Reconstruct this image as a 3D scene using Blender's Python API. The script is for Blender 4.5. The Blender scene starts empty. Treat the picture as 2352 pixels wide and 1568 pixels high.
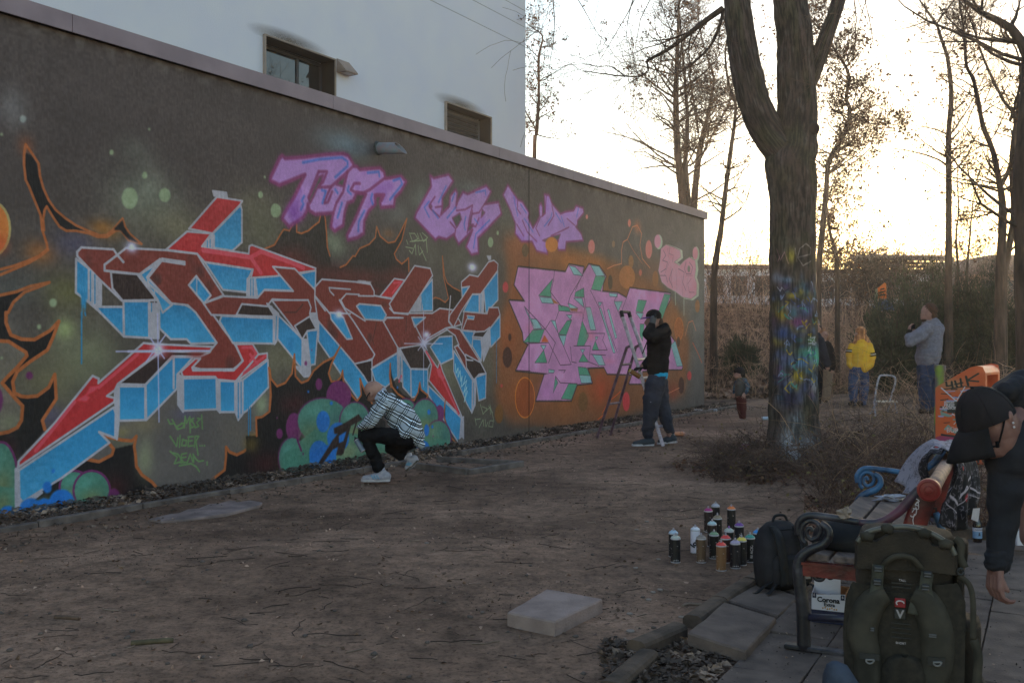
import bpy, math, random
import numpy as np
from mathutils import Vector, Matrix
random.seed(7); RS = np.random.RandomState(11)
SC = bpy.context.scene
COL = SC.collection
# ------------------------------------------------------------------ camera
H = 1.45          # eye height
F = 2287.0        # focal length in units of a 2352 px wide picture
cam_d = bpy.data.cameras.new('camera'); cam = bpy.data.objects.new('camera', cam_d); COL.objects.link(cam)
cam_d.sensor_width = 36.0; cam_d.lens = 36.0 * F / 2352.0
cam_d.clip_start = 0.05; cam_d.clip_end = 3000
cam.location = (0, 0, H); cam.rotation_euler = (math.radians(90), 0, 0)
SC.camera = cam
# ------------------------------------------------------------------ sky and sun
SUN_AZ, SUN_EL = math.radians(26.8), math.radians(4.8)
world = bpy.data.worlds.new('World'); SC.world = world; world.use_nodes = True
wn = world.node_tree; bg = wn.nodes['Background']
sky = wn.nodes.new('ShaderNodeTexSky'); sky.sky_type = 'NISHITA'; sky.sun_disc = False
sky.sun_elevation = SUN_EL; sky.sun_rotation = SUN_AZ
sky.air_density = 1.0; sky.dust_density = 0.6; sky.ozone_density = 1.35
wn.links.new(sky.outputs[0], bg.inputs[0]); bg.inputs[1].default_value = 0.15
sun_d = bpy.data.lights.new('sun', 'SUN'); sun_d.energy = 2.0; sun_d.angle = math.radians(0.6); sun_d.color = (1.0, 0.72, 0.45)
sun = bpy.data.objects.new('sun', sun_d); COL.objects.link(sun)
sd = Vector((math.sin(SUN_AZ)*math.cos(SUN_EL), math.cos(SUN_AZ)*math.cos(SUN_EL), math.sin(SUN_EL)))
sun.rotation_euler = sd.to_track_quat('Z', 'Y').to_euler(); sun.location = (10, 30, 20)
SC.view_settings.view_transform = 'Standard'; SC.view_settings.look = 'None'
SC.view_settings.exposure = 1.8; SC.view_settings.gamma = 1.0; SC.view_settings.use_curve_mapping = False
# ------------------------------------------------------------------ coordinates
Q = 4096.0 / 2352.0
ZONES = {'D': (0, 0, Q), '1': (0, 400, 1100/2029), '2': (0, 1250, 1100/1916), '3': (1000, 500, 1100/2029),
         '4': (1000, 1200, 1100/2029), '5': (1900, 700, 1000/1493)}
def zd(z, x, y):
    a = ZONES[z]; return ((a[0] + x*a[2])/Q, (a[1] + y*a[2])/Q)
def at(px, py, Y):                       # picture point at distance Y -> world point
    return Vector(((px-1176)/F*Y, Y, H - (py-784)/F*Y))
def gnd(px, py, z=0.0):                  # picture point on the level z
    Y = F*(H-z)/(py-784); return Vector(((px-1176)/F*Y, Y, z))
# ------------------------------------------------------------------ colour
def lin(c):
    c = c/255.0
    return c/12.92 if c <= 0.04045 else ((c+0.055)/1.055)**2.4
KEYT = (0.53, 0.62, 0.62); KEYW = (0.55, 0.65, 0.62)
def alb(r, g, b, k=None):                # surface colour of a thing that shows (r,g,b) in the open shade of this place
    k = k or KEYT
    return tuple(min(0.85, max(0.004, lin(v)/q)) for v, q in zip((r, g, b), k))
# ------------------------------------------------------------------ materials
MATS = {}
def nt(name):
    m = bpy.data.materials.new(name); m.use_nodes = True
    return m, m.node_tree, m.node_tree.nodes['Principled BSDF']
def mat(name, c1, c2=None, scale=8.0, rough=0.85, bump=0.0, bscale=None, detail=6.0, metal=0.0, spec=0.3, stretch=(1, 1, 1), c3=None, lo=0.35, hi=0.65, bdist=0.01, hs=None, coord='Object'):
    if name in MATS: return MATS[name]
    m, t, p = nt(name); N = t.nodes; L = t.links
    p.inputs['Roughness'].default_value = rough; p.inputs['Metallic'].default_value = metal
    p.inputs['Specular IOR Level'].default_value = spec
    tc = N.new('ShaderNodeTexCoord'); mp = N.new('ShaderNodeMapping'); mp.inputs['Scale'].default_value = stretch
    L.new(tc.outputs[coord], mp.inputs['Vector'])
    c2 = c2 or tuple(v*0.7 for v in c1)
    no = N.new('ShaderNodeTexNoise'); no.inputs['Scale'].default_value = scale; no.inputs['Detail'].default_value = detail
    L.new(mp.outputs[0], no.inputs['Vector'])
    cr = N.new('ShaderNodeValToRGB'); L.new(no.outputs['Fac'], cr.inputs[0])
    cr.color_ramp.elements[0].position = lo; cr.color_ramp.elements[0].color = (*c2, 1)
    cr.color_ramp.elements[1].position = hi; cr.color_ramp.elements[1].color = (*c1, 1)
    if c3:
        e = cr.color_ramp.elements.new(0.5*(lo+hi)); e.color = (*c3, 1)
    L.new(cr.outputs[0], p.inputs['Base Color'])
    rr = N.new('ShaderNodeMapRange'); rr.inputs[3].default_value = max(0, rough-0.1); rr.inputs[4].default_value = min(1, rough+0.1)
    L.new(no.outputs['Fac'], rr.inputs[0]); L.new(rr.outputs[0], p.inputs['Roughness'])
    if bump:
        nb = N.new('ShaderNodeTexNoise'); nb.inputs['Scale'].default_value = bscale or scale*4; nb.inputs['Detail'].default_value = 5
        L.new(mp.outputs[0], nb.inputs['Vector'])
        bp = N.new('ShaderNodeBump'); bp.inputs['Strength'].default_value = bump; bp.inputs['Distance'].default_value = bdist
        L.new(nb.outputs['Fac'], bp.inputs['Height']); L.new(bp.outputs[0], p.inputs['Normal'])
    MATS[name] = m
    return m
# ------------------------------------------------------------------ mesh builder
class MB:
    def __init__(s): s.v = []; s.f = []; s.uv = {}; s.mi = {}
    def add(s, vs, fs):
        o = len(s.v); s.v.extend([tuple(p) for p in vs]); s.f.extend([tuple(o+i for i in f) for f in fs]); return s
    def box(s, c, size, M=None, bev=0.0):
        x, y, z = [a/2 for a in size]; c = Vector(c)
        if bev <= 0:
            P = [Vector((i*x, j*y, k*z)) for k in (-1, 1) for j in (-1, 1) for i in (-1, 1)]
            Fc = [(0, 2, 3, 1), (4, 5, 7, 6), (0, 1, 5, 4), (2, 6, 7, 3), (0, 4, 6, 2), (1, 3, 7, 5)]
        else:
            b = min(bev, x*0.99, y*0.99, z*0.99); P = []; idx = {}
            for i in (-1, 1):
                for j in (-1, 1):
                    for k in (-1, 1):
                        for a in range(3):
                            q = [i*(x-b), j*(y-b), k*(z-b)]; q[a] = (i*x, j*y, k*z)[a]
                            idx[(i, j, k, a)] = len(P); P.append(Vector(q))
            Fc = []
            for a in range(3):
                o = [t for t in range(3) if t != a]
                for sg in (-1, 1):
                    q = []
                    for u, w in ((-1, -1), (1, -1), (1, 1), (-1, 1)):
                        k = [0, 0, 0]; k[a] = sg; k[o[0]] = u; k[o[1]] = w; q.append(idx[(k[0], k[1], k[2], a)])
                    flip = (sg < 0) != (a == 1)
                    Fc.append(tuple(q[::-1]) if flip else tuple(q))
            for a in range(3):
                o = [t for t in range(3) if t != a]
                for u in (-1, 1):
                    for w in (-1, 1):
                        k0 = [0, 0, 0]; k0[o[0]] = u; k0[o[1]] = w
                        ka = list(k0); ka[a] = -1; kb = list(k0); kb[a] = 1
                        Fc.append((idx[(*ka, o[0])], idx[(*kb, o[0])], idx[(*kb, o[1])], idx[(*ka, o[1])]))
            for i in (-1, 1):
                for j in (-1, 1):
                    for k in (-1, 1): Fc.append((idx[(i, j, k, 0)], idx[(i, j, k, 1)], idx[(i, j, k, 2)]))
        if M is not None: P = [M @ p for p in P]
        return s.add([p + c for p in P], Fc)
    def tube(s, pts, rad, n=8, cap=True, flat=1.0, up=None):
        pts = [Vector(p) for p in pts]; m = len(pts)
        if not hasattr(rad, '__len__'): rad = [rad]*m
        vs = []; fs = []; ref = None
        for i in range(m):
            t = (pts[min(i+1, m-1)] - pts[max(i-1, 0)])
            if t.length < 1e-9: t = Vector((0, 0, 1))
            t.normalize()
            if ref is None:
                ref = Vector(up) if up is not None else (Vector((0, 0, 1)) if abs(t.z) < 0.9 else Vector((1, 0, 0)))
            a = ref - t*ref.dot(t)
            if a.length < 1e-6: a = t.orthogonal()
            a.normalize(); b = t.cross(a); ref = a
            for k in range(n):
                w = 2*math.pi*k/n; vs.append(pts[i] + (a*math.cos(w)*flat + b*math.sin(w))*rad[i])
        for i in range(m-1):
            for k in range(n):
                k2 = (k+1) % n; fs.append((i*n+k, i*n+k2, (i+1)*n+k2, (i+1)*n+k))
        if cap: fs.append(tuple(range(n))[::-1]); fs.append(tuple((m-1)*n+k for k in range(n)))
        return s.add(vs, fs)
    def lathe(s, prof, c=(0, 0, 0), n=16, M=None, cap=True):
        vs = []; fs = []
        for r, z in prof:
            for k in range(n):
                w = 2*math.pi*k/n; vs.append(Vector((r*math.cos(w), r*math.sin(w), z)))
        m = len(prof)
        for i in range(m-1):
            for k in range(n):
                k2 = (k+1) % n; fs.append((i*n+k, i*n+k2, (i+1)*n+k2, (i+1)*n+k))
        if cap: fs.append(tuple(range(n))[::-1]); fs.append(tuple((m-1)*n+k for k in range(n)))
        if M is not None: vs = [M @ p for p in vs]
        return s.add([p + Vector(c) for p in vs], fs)
    def ball(s, c, r, M=None, nu=14, nv=9):
        if not hasattr(r, '__len__'): r = (r, r, r)
        vs = [Vector((0, 0, -r[2]))]; fs = []
        for i in range(1, nv):
            a = math.pi*i/nv - math.pi/2
            for k in range(nu):
                w = 2*math.pi*k/nu; vs.append(Vector((r[0]*math.cos(a)*math.cos(w), r[1]*math.cos(a)*math.sin(w), r[2]*math.sin(a))))
        vs.append(Vector((0, 0, r[2])))
        for k in range(nu):
            k2 = (k+1) % nu; fs.append((0, 1+k2, 1+k)); e = 1+(nv-2)*nu; fs.append((len(vs)-1, e+k, e+k2))
        for i in range(nv-2):
            for k in range(nu):
                k2 = (k+1) % nu; a = 1+i*nu; fs.append((a+k, a+k2, a+nu+k2, a+nu+k))
        if M is not None: vs = [M @ p for p in vs]
        return s.add([p + Vector(c) for p in vs], fs)
    def prism(s, poly, d, M=None, c=(0, 0, 0)):      # polygon in xz, thickness d along y, centred
        n = len(poly); vs = [Vector((p[0], -d/2, p[1])) for p in poly] + [Vector((p[0], d/2, p[1])) for p in poly]
        fs = [tuple(range(n)), tuple(range(2*n-1, n-1, -1))] + [(i, n+i, n+(i+1) % n, (i+1) % n) for i in range(n)]
        if M is not None: vs = [M @ p for p in vs]
        return s.add([p + Vector(c) for p in vs], fs)
    def arr(s, V, Fq):                               # numpy verts, faces
        o = len(s.v); s.v.extend(map(tuple, V.tolist())); s.f.extend(map(tuple, (Fq+o).tolist())); return s
ORG = {}
def obj(name, mb, m, parent=None, origin=None, smooth=False, label=None, uvf=None):
    """one mesh object; geometry is given in world coordinates"""
    if parent is not None: org = ORG[parent.name]
    else: org = Vector(origin) if origin is not None else Vector((0, 0, 0))
    me = bpy.data.meshes.new(name)
    V = np.array(mb.v, dtype=np.float64).reshape(-1, 3) - np.array(org)
    me.from_pydata(V.tolist(), [], mb.f)
    if isinstance(m, (list, tuple)):
        for q in m: me.materials.append(q)
    elif m is not None: me.materials.append(m)
    if smooth: me.polygons.foreach_set('use_smooth', np.ones(len(me.polygons), dtype=bool))
    if uvf is not None:
        uv = me.uv_layers.new(name='UVMap'); n = len(me.loops); li = np.zeros(n, dtype=np.int32); me.loops.foreach_get('vertex_index', li)
        W = np.array(mb.v)[li]; UVs = uvf(W); uv.data.foreach_set('uv', np.asarray(UVs, dtype=np.float32).ravel())
    me.update()
    o = bpy.data.objects.new(name, me); COL.objects.link(o)
    if parent is not None: o.parent = parent
    else: o.location = org
    ORG[o.name] = org
    if label: o['label'] = label
    return o
def tag(o, label=None, cat=None, group=None, kind=None):
    if label: o['label'] = label
    if cat: o['category'] = cat
    if group: o['group'] = group
    if kind: o['kind'] = kind
    return o
def thing(name, loc, label, cat, group=None):
    o = bpy.data.objects.new(name, None); COL.objects.link(o); o.location = loc; o.empty_display_size = 0.1
    ORG[o.name] = Vector(loc); return tag(o, label, cat, group)
def struct(name, mb, m, **k):
    o = obj(name, mb, m, **k)
    o['kind'] = 'structure'; return o
def copy_tree(o, loc, rz=None, label=None, parent=None, scale=None):
    c = o.copy(); COL.objects.link(c)
    if parent is not None: c.parent = parent
    else:
        c.location = loc
        if rz is not None: c.rotation_euler = (0, 0, rz)
        if scale: c.scale = (scale,)*3
        if label: c['label'] = label
    for ch in o.children: copy_tree(ch, None, parent=c)
    return c
def Rz(a): return Matrix.Rotation(a, 3, 'Z')
def Rx(a): return Matrix.Rotation(a, 3, 'X')
def Ry(a): return Matrix.Rotation(a, 3, 'Y')
def frame(xd, zd_=(0, 0, 1)):            # matrix with local x along xd and z near zd_
    x = Vector(xd).normalized(); z = Vector(zd_); y = z.cross(x).normalized(); z = x.cross(y)
    return Matrix((x, y, z)).transposed()
def smooth_path(P, n=6):
    P = [Vector(p) for p in P]; out = []
    for i in range(len(P)-1):
        a, b, c, d = P[max(i-1, 0)], P[i], P[i+1], P[min(i+2, len(P)-1)]
        for k in range(n):
            t = k/n; out.append(0.5*((2*b) + (c-a)*t + (2*a-5*b+4*c-d)*t*t + (3*b-a-3*c+d)*t*t*t))
    out.append(P[-1]); return out
# ------------------------------------------------------------------ painter: flat print made as an image in memory
class Canvas:
    def __init__(s, w, h, base, tf=None):
        s.w, s.h = w, h; s.a = np.empty((h, w, 3), np.float32); s.a[:] = base
        s.tf = tf or (lambda x, y: (x, y)); s.ppu = 1.0
        r = np.random.RandomState(5); s.noise = s.smooth_noise(r, 60)*0.6 + s.smooth_noise(r, 24)*0.4
    def smooth_noise(s, r, cell):
        gw, gh = s.w//cell+3, s.h//cell+3; g = r.rand(gh, gw).astype(np.float32)
        y = np.arange(s.h)/cell; x = np.arange(s.w)/cell; y0 = y.astype(int); x0 = x.astype(int)
        fy = (y-y0); fx = (x-x0); fy = fy*fy*(3-2*fy); fx = fx*fx*(3-2*fx); fy = fy[:, None]; fx = fx[None, :]
        return (g[y0][:, x0]*(1-fy)*(1-fx) + g[y0][:, x0+1]*(1-fy)*fx + g[y0+1][:, x0]*fy*(1-fx) + g[y0+1][:, x0+1]*fy*fx).astype(np.float32)
    def box(s, x0, y0, x1, y1):
        x0 = max(0, int(math.floor(x0))); y0 = max(0, int(math.floor(y0))); x1 = min(s.w, int(math.ceil(x1))+1); y1 = min(s.h, int(math.ceil(y1))+1)
        return (x0, y0, x1, y1) if x1 > x0 and y1 > y0 else None
    def blend(s, b, m, c):
        x0, y0, x1, y1 = b; A = s.a[y0:y1, x0:x1]; m = m[..., None]
        A += (np.asarray(c, np.float32) - A)*m
    def blur(s, m, r):
        r = int(max(1, r))
        for ax in (0, 1):
            for _ in range(2):
                p = np.pad(m, [(r+1, r) if i == ax else (0, 0) for i in (0, 1)], mode='edge'); c = np.cumsum(p, axis=ax)
                m = (np.take(c, range(2*r+1, c.shape[ax]), axis=ax) - np.take(c, range(0, c.shape[ax]-2*r-1), axis=ax))/(2*r+1)
        return m
    def pmask(s, P, pad):
        P = np.array(P, float); b = s.box(P[:, 0].min()-pad, P[:, 1].min()-pad, P[:, 0].max()+pad, P[:, 1].max()+pad)
        if not b: return None, None
        x0, y0, x1, y1 = b; X = np.arange(x0, x1)+0.5; m = np.zeros((y1-y0, x1-x0), np.float32)
        ys = np.arange(y0, y1)+0.5; n = len(P)
        cr = np.zeros((y1-y0, x1-x0), bool)
        for i in range(n):
            ax, ay = P[i]; bx, by = P[(i+1) % n]
            if ay == by: continue
            rows = np.where((ys > min(ay, by)) & (ys <= max(ay, by)))[0]
            if not len(rows): continue
            xi = ax + (ys[rows]-ay)*(bx-ax)/(by-ay)
            cr[rows] ^= (X[None, :] > xi[:, None])
        m[cr] = 1; return b, m
    def poly(s, P, c, alpha=1.0, soft=1, c2=None, gdir='y', nz=0.0, cn=None, conv=True):
        T = [s.tf(*p) for p in P] if conv else P
        b, m = s.pmask(T, soft*3+2)
        if b is None: return
        m = s.blur(m, soft)*alpha; x0, y0, x1, y1 = b
        C = np.empty(m.shape+(3,), np.float32); C[:] = c
        if c2 is not None:
            t = np.linspace(0, 1, m.shape[0])[:, None, None] if gdir == 'y' else np.linspace(0, 1, m.shape[1])[None, :, None]
            C = C*(1-t) + np.asarray(c2, np.float32)*t
        if cn is not None:
            k = np.clip((s.noise[y0:y1, x0:x1]-0.5+nz)*4, 0, 1)[..., None]; C = C*(1-k) + np.asarray(cn, np.float32)*k
        s.blend(b, m, C)
    def line(s, P, w, c, alpha=1.0, soft=1.5, conv=True, closed=False):
        T = [s.tf(*p) for p in P] if conv else list(P)
        if closed: T.append(T[0])
        xs = [t[0] for t in T]; ys = [t[1] for t in T]; pad = w+soft+2
        b = s.box(min(xs)-pad, min(ys)-pad, max(xs)+pad, max(ys)+pad)
        if not b: return
        x0, y0, x1, y1 = b; M = np.zeros((y1-y0, x1-x0), np.float32)
        for (ax, ay), (bx, by) in zip(T[:-1], T[1:]):
            q = s.box(min(ax, bx)-pad, min(ay, by)-pad, max(ax, bx)+pad, max(ay, by)+pad)
            if not q: continue
            u0, v0, u1, v1 = q; X = np.arange(u0, u1)[None, :]+0.5; Y = np.arange(v0, v1)[:, None]+0.5
            dx, dy = bx-ax, by-ay; L2 = dx*dx+dy*dy+1e-9; t = np.clip(((X-ax)*dx+(Y-ay)*dy)/L2, 0, 1)
            d = np.sqrt((X-ax-t*dx)**2 + (Y-ay-t*dy)**2); k = np.clip((w/2-d)/soft+0.5, 0, 1)
            R = M[v0-y0:v1-y0, u0-x0:u1-x0]; np.maximum(R, k, out=R)
        s.blend(b, M*alpha, c)
    def ell(s, cx, cy, rx, ry, c, alpha=1.0, outline=None, ow=3):
        P = [(cx+rx*math.cos(a), cy+ry*math.sin(a)) for a in np.linspace(0, 2*math.pi, 25)[:-1]]
        s.poly(P, c, alpha)
        if outline: s.line(P, ow, outline, closed=True)
    def spray(s, cx, cy, rx, ry, c, alpha=0.6):
        x, y = s.tf(cx, cy); xa, ya = s.tf(cx+rx, cy); xb, yb = s.tf(cx, cy+ry)
        rx = abs(xa-x)+1; ry = abs(yb-y)+1
        b = s.box(x-2.2*rx, y-2.2*ry, x+2.2*rx, y+2.2*ry)
        if not b: return
        x0, y0, x1, y1 = b; X = (np.arange(x0, x1)[None, :]-x)/rx; Y = (np.arange(y0, y1)[:, None]-y)/ry
        m = np.exp(-1.2*(X*X+Y*Y)).astype(np.float32)*alpha*(0.75+0.5*s.noise[y0:y1, x0:x1])
        m = np.clip(m - 0.006, 0, 1)
        s.blend(b, m, c)
    def image(s, name, key=None, grain=0.0):
        c = np.clip(s.a/255.0, 0, 1)
        if grain:
            c = np.clip(c*(1+grain*(np.random.RandomState(3).rand(s.h, s.w, 1).astype(np.float32)-0.5)), 0, 1)
        L_ = np.where(c <= 0.04045, c/12.92, ((c+0.055)/1.055)**2.4)/np.array(key or KEYW, np.float32)
        L_ = np.clip(L_, 0.003, 0.85)
        out = np.ones((s.h, s.w, 4), np.float32)
        out[..., :3] = np.where(L_ <= 0.0031308, L_*12.92, 1.055*np.power(L_, 1/2.4)-0.055)[::-1]
        im = bpy.data.images.new(name, s.w, s.h, alpha=False); im.colorspace_settings.name = 'sRGB'
        im.pixels.foreach_set(out.ravel()); im.update(); im.pack(); return im
def print_mat(name, im, rough=0.7, bump=0.0, bscale=60, bdist=0.004, spec=0.3, stretch=(1, 1, 1)):
    m, t, p = nt(name); N = t.nodes; L = t.links
    ti = N.new('ShaderNodeTexImage'); ti.image = im; ti.extension = 'EXTEND'
    L.new(ti.outputs[0], p.inputs['Base Color']); p.inputs['Roughness'].default_value = rough; p.inputs['Specular IOR Level'].default_value = spec
    if bump:
        tc = N.new('ShaderNodeTexCoord'); mp = N.new('ShaderNodeMapping'); mp.inputs['Scale'].default_value = stretch
        nb = N.new('ShaderNodeTexNoise'); nb.inputs['Scale'].default_value = bscale; nb.inputs['Detail'].default_value = 4
        L.new(tc.outputs['Object'], mp.inputs[0]); L.new(mp.outputs[0], nb.inputs['Vector'])
        bp = N.new('ShaderNodeBump'); bp.inputs['Strength'].default_value = bump; bp.inputs['Distance'].default_value = bdist
        L.new(nb.outputs['Fac'], bp.inputs['Height']); L.new(bp.outputs[0], p.inputs['Normal'])
    MATS[name] = m; return m
# ------------------------------------------------------------------ thin haze volume added to imitate veiling glare from the low sun
hz = bpy.data.meshes.new('haze')
_b = [(-60, -12, -1.2), (140, -12, -1.2), (140, 90, -1.2), (-60, 90, -1.2), (-60, -12, 19), (140, -12, 19), (140, 90, 19), (-60, 90, 19)]
hz.from_pydata(_b, [], [(0, 3, 2, 1), (4, 5, 6, 7), (0, 1, 5, 4), (1, 2, 6, 5), (2, 3, 7, 6), (3, 0, 4, 7)])
hzo = bpy.data.objects.new('haze', hz); COL.objects.link(hzo); hzo['kind'] = 'stuff'; hzo['label'] = 'thin haze volume added over the yard and the bank to imitate sun glare'
_m = bpy.data.materials.new('haze_air'); _m.use_nodes = True; _t = _m.node_tree; _t.nodes.remove(_t.nodes['Principled BSDF']); _v = _t.nodes.new('ShaderNodeVolumePrincipled')
_v.inputs['Color'].default_value = (.96, .97, 1, 1); _v.inputs['Density'].default_value = 0.0010; _v.inputs['Anisotropy'].default_value = 0.7; _t.links.new(_v.outputs[0], _t.nodes['Material Output'].inputs['Volume']); hz.materials.append(_m)
# ------------------------------------------------------------------ painted wall (the mural is flat paint on the annex wall)
WT = math.atan(1400.0/F); WD = Vector((math.sin(WT), math.cos(WT), 0)); WN = Vector((math.cos(WT), -math.sin(WT), 0))
W0 = Vector((-4.2006, 8.1683, 0)); WTOP = 4.14; WEND = 16.17
def wall_sh(px, py):
    t = (px-1176)/F; s = (4.2006+8.1683*t)/(WD.x-WD.y*t); Y = 8.1683+WD.y*s
    return s, H-(py-784)/F*Y
def wp(s, h, out=0.0): return W0 + WD*s + WN*out + Vector((0, 0, h))
PPM = 190; WS0 = -0.7; WH = 4.3
cv = Canvas(int((WEND-WS0)*PPM)+2, int((WH+0.1)*PPM), (66, 61, 59))
def wtf(z):
    def f(x, y):
        s, h = wall_sh(*zd(z, x, y)); return ((s-WS0)*PPM, (WH-h)*PPM)
    return f
PAL = {'b': (34, 116, 162), 'B': (58, 144, 186), 'r': (162, 42, 46), 'm': (108, 48, 42), 'd': (44, 32, 32), 'w': (150, 155, 164), 'k': (22, 20, 22),
       'g': (98, 96, 84), 'o': (150, 88, 48), 'v': (150, 112, 178), 'V': (120, 46, 104), 'p': (172, 122, 164), 't': (72, 138, 112), 'c': (122, 168, 168),
       'h': (228, 72, 86), 'u': (92, 36, 84), 'e': (66, 122, 104), 'l': (26, 104, 182), 'G': (92, 128, 80), 's': (86, 84, 80)}
def sp(z, *L):
    cv.tf = wtf(z)
    for x, y, rx, ry, c, a in L: cv.spray(x, y, rx, ry, PAL.get(c, c) if isinstance(c, str) else c, a)
def el(z, *L):
    cv.tf = wtf(z)
    for q in L:
        c = PAL[q[4]] if isinstance(q[4], str) else q[4]; u = q[5] if len(q) > 5 else None; cv.ell(q[0], q[1], q[2], q[3], c, q[6] if len(q) > 6 else 0.95, PAL[u] if isinstance(u, str) else u, 4)
def nums(t): return [tuple(float(v) for v in p.split(',')) for p in t.split()]
def po(z, c, t, out=None, ow=5.0, soft=1, alpha=1.0):
    cv.tf = wtf(z); P = nums(t)
    kw = {}
    if c == 'b': kw = dict(c2=PAL['B'], nz=-0.25, cn=(28, 104, 152))
    if c == 'm': kw = dict(cn=(54, 34, 33), nz=-0.2)
    if c == 'r': kw = dict(cn=(142, 34, 40), nz=-0.15)
    if c == 'p': kw = dict(cn=(186, 132, 170), nz=-0.1)
    cv.poly(P, PAL[c] if isinstance(c, str) else c, alpha, soft, **kw)
    if out: cv.line(P, ow, PAL[out] if isinstance(out, str) else out, closed=True)
def ln(z, c, w, *T, a=1.0, soft=1.5):
    cv.tf = wtf(z)
    for t in T: cv.line(nums(t), w, PAL[c] if isinstance(c, str) else c, a, soft)
# base tone: brown grey left, cooler grey towards the far end, soft sprayed patches of paler tone
sp('D', (1500, 620, 160, 220, (92, 90, 86), .75), (1590, 720, 60, 280, (96, 100, 96), .7), (1100, 600, 160, 260, (78, 74, 68), .6), (300, 600, 260, 130, (78, 76, 66), .5), (900, 260, 200, 90, (76, 70, 66), .5))
sp('1', (90, 60, 120, 170, (118, 126, 128), .42), (1000, 380, 150, 120, (96, 104, 94), .45), (1080, 720, 260, 230, (116, 130, 112), .7), (1350, 930, 330, 150, (112, 112, 84), .6),
   (760, 950, 130, 70, (150, 98, 34), .7), (300, 1120, 120, 90, (150, 92, 40), .65), (540, 1050, 170, 120, (74, 74, 100), .7), (480, 1420, 200, 150, (92, 96, 52), .6), (100, 1400, 220, 140, (74, 86, 84), .5), (1900, 850, 200, 200, (112, 114, 86), .55), (190, 340, 60, 80, (150, 84, 50), .5))
sp('2', (600, 330, 330, 300, (112, 122, 92), .75), (450, 110, 80, 80, (140, 160, 104), .65), (300, 480, 230, 200, (104, 104, 74), .6), (60, 100, 160, 120, (92, 92, 84), .6), (70, 700, 110, 160, (104, 112, 94), .7), (1000, 900, 300, 300, (110, 116, 90), .6), (1760, 600, 160, 230, (112, 122, 88), .7), (1300, 700, 250, 100, (78, 78, 98), .7), (350, 720, 90, 90, (80, 78, 104), .6))
sp('3', (700, 140, 200, 110, (106, 132, 140), .7), (620, 870, 110, 100, (124, 146, 116), .6), (1290, 560, 110, 140, (106, 122, 112), .55), (1060, 640, 150, 110, (104, 112, 108), .45), (1620, 470, 120, 60, (110, 124, 122), .5), (1900, 700, 120, 250, (84, 88, 78), .6), (1500, 950, 300, 200, (92, 94, 80), .6), (100, 800, 200, 200, (98, 102, 78), .6))
sp('4', (250, 420, 240, 150, (104, 106, 82), .7), (600, 560, 200, 160, (104, 104, 84), .6), (1450, 560, 200, 250, (106, 108, 86), .7), (1780, 420, 120, 350, (98, 98, 80), .6), (1700, 850, 160, 200, (80, 82, 70), .5))
# orange ground of the far piece
po('5', (128, 78, 44), '175,380 330,360 520,420 760,500 900,560 1100,640 1210,790 1280,1000 1255,1300 1010,1400 760,1490 560,1520 200,1480 120,1330 150,900 210,700', soft=16, alpha=.8)
sp('5', (300, 430, 130, 100, (140, 86, 58), .7), (640, 520, 170, 60, (160, 98, 44), .7), (230, 720, 60, 200, (140, 78, 44), .6), (200, 1000, 90, 200, (150, 74, 34), .6), (620, 1300, 200, 120, (142, 82, 36), .7), (760, 1270, 90, 120, (150, 60, 34), .7), (300, 1300, 160, 100, (144, 76, 36), .6), (1240, 1050, 50, 260, (128, 78, 46), .6), (1200, 870, 50, 60, (150, 92, 46), .6), (1050, 560, 120, 90, (110, 70, 52), .5), (1180, 1290, 40, 60, (140, 52, 36), .6))
# green and pale dots
GD = (128, 150, 116)
el('1', (957, 725, 60, 80, GD), (1216, 702, 43, 52, GD), (1068, 556, 20, 26, GD), (823, 387, 16, 20, GD), (1101, 216, 8, 11, GD), (1922, 700, 18, 26, GD), (2025, 815, 26, 50, GD), (392, 1495, 28, 32, GD), (12, 255, 11, 13, GD), (170, 140, 24, 28, (128, 142, 138)), (1953, 569, 7, 11, GD))
el('1', (-62, 950, 136, 200, (186, 112, 52), (150, 142, 92)))
sp('1', (0, 1060, 60, 70, (172, 74, 40), .7))
el('3', (192, 632, 38, 50, GD), (1775, 865, 20, 38, GD), (1828, 797, 9, 17, GD))
# flames, left
po('1', 'k', '190,390 230,410 270,460 290,560 310,650 345,720 400,800 470,870 560,930 650,965 560,962 490,960 440,930 390,870 345,790 325,830 312,950 300,840 255,740 215,640 190,590 178,480')
ln('1', 'o', 4.5, '190,330 178,400 178,480 190,590 215,640 255,740 300,850 312,960 345,1060 350,1100 290,1150 210,1185 100,1225 0,1250', '190,330 240,400 285,470 295,560 320,650 360,740 410,810 480,870 560,925 660,970 740,1000 790,995 840,950 905,875 925,940 960,990 1045,1062', '325,960 318,880 330,810 345,785 395,870 440,935 490,965 560,965 660,985 720,1010 790,1010 850,965 890,960 950,1035 1040,1062', '0,1290 110,1245 215,1200 300,1150 355,1105')
po('1', 'k', '840,955 905,885 915,935 960,1000 1025,1055 950,1030 890,965')
po('2', 'k', '-40,0 42,0 45,90 75,155 150,185 240,185 350,120 395,85 370,170 330,260 210,340 120,410 88,480 100,560 190,587 260,580 340,520 382,440 392,600 340,680 295,750 310,815 240,900 120,1020 60,1400 -80,1480 -60,900')
po('1', 'k', '-40,1450 0,1445 120,1415 205,1385 150,1430 80,1500 50,1568 40,1600 -60,1600')
ln('1', 'o', 5, '0,1440 120,1415 220,1375 365,1345 270,1385 185,1415 100,1490 60,1568')
po('2', 'g', '-80,197 60,200 130,245 180,275 188,300 120,380 50,450 15,490 50,530 110,600 158,650 150,750 120,800 60,830 -80,840')
sp('2', (30, 280, 100, 70, (86, 84, 78), .7), (60, 760, 80, 60, (120, 128, 100), .7), (60, 600, 60, 60, (100, 92, 84), .6))
el('2', (-20, 610, 40, 90, 'u'))
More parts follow.
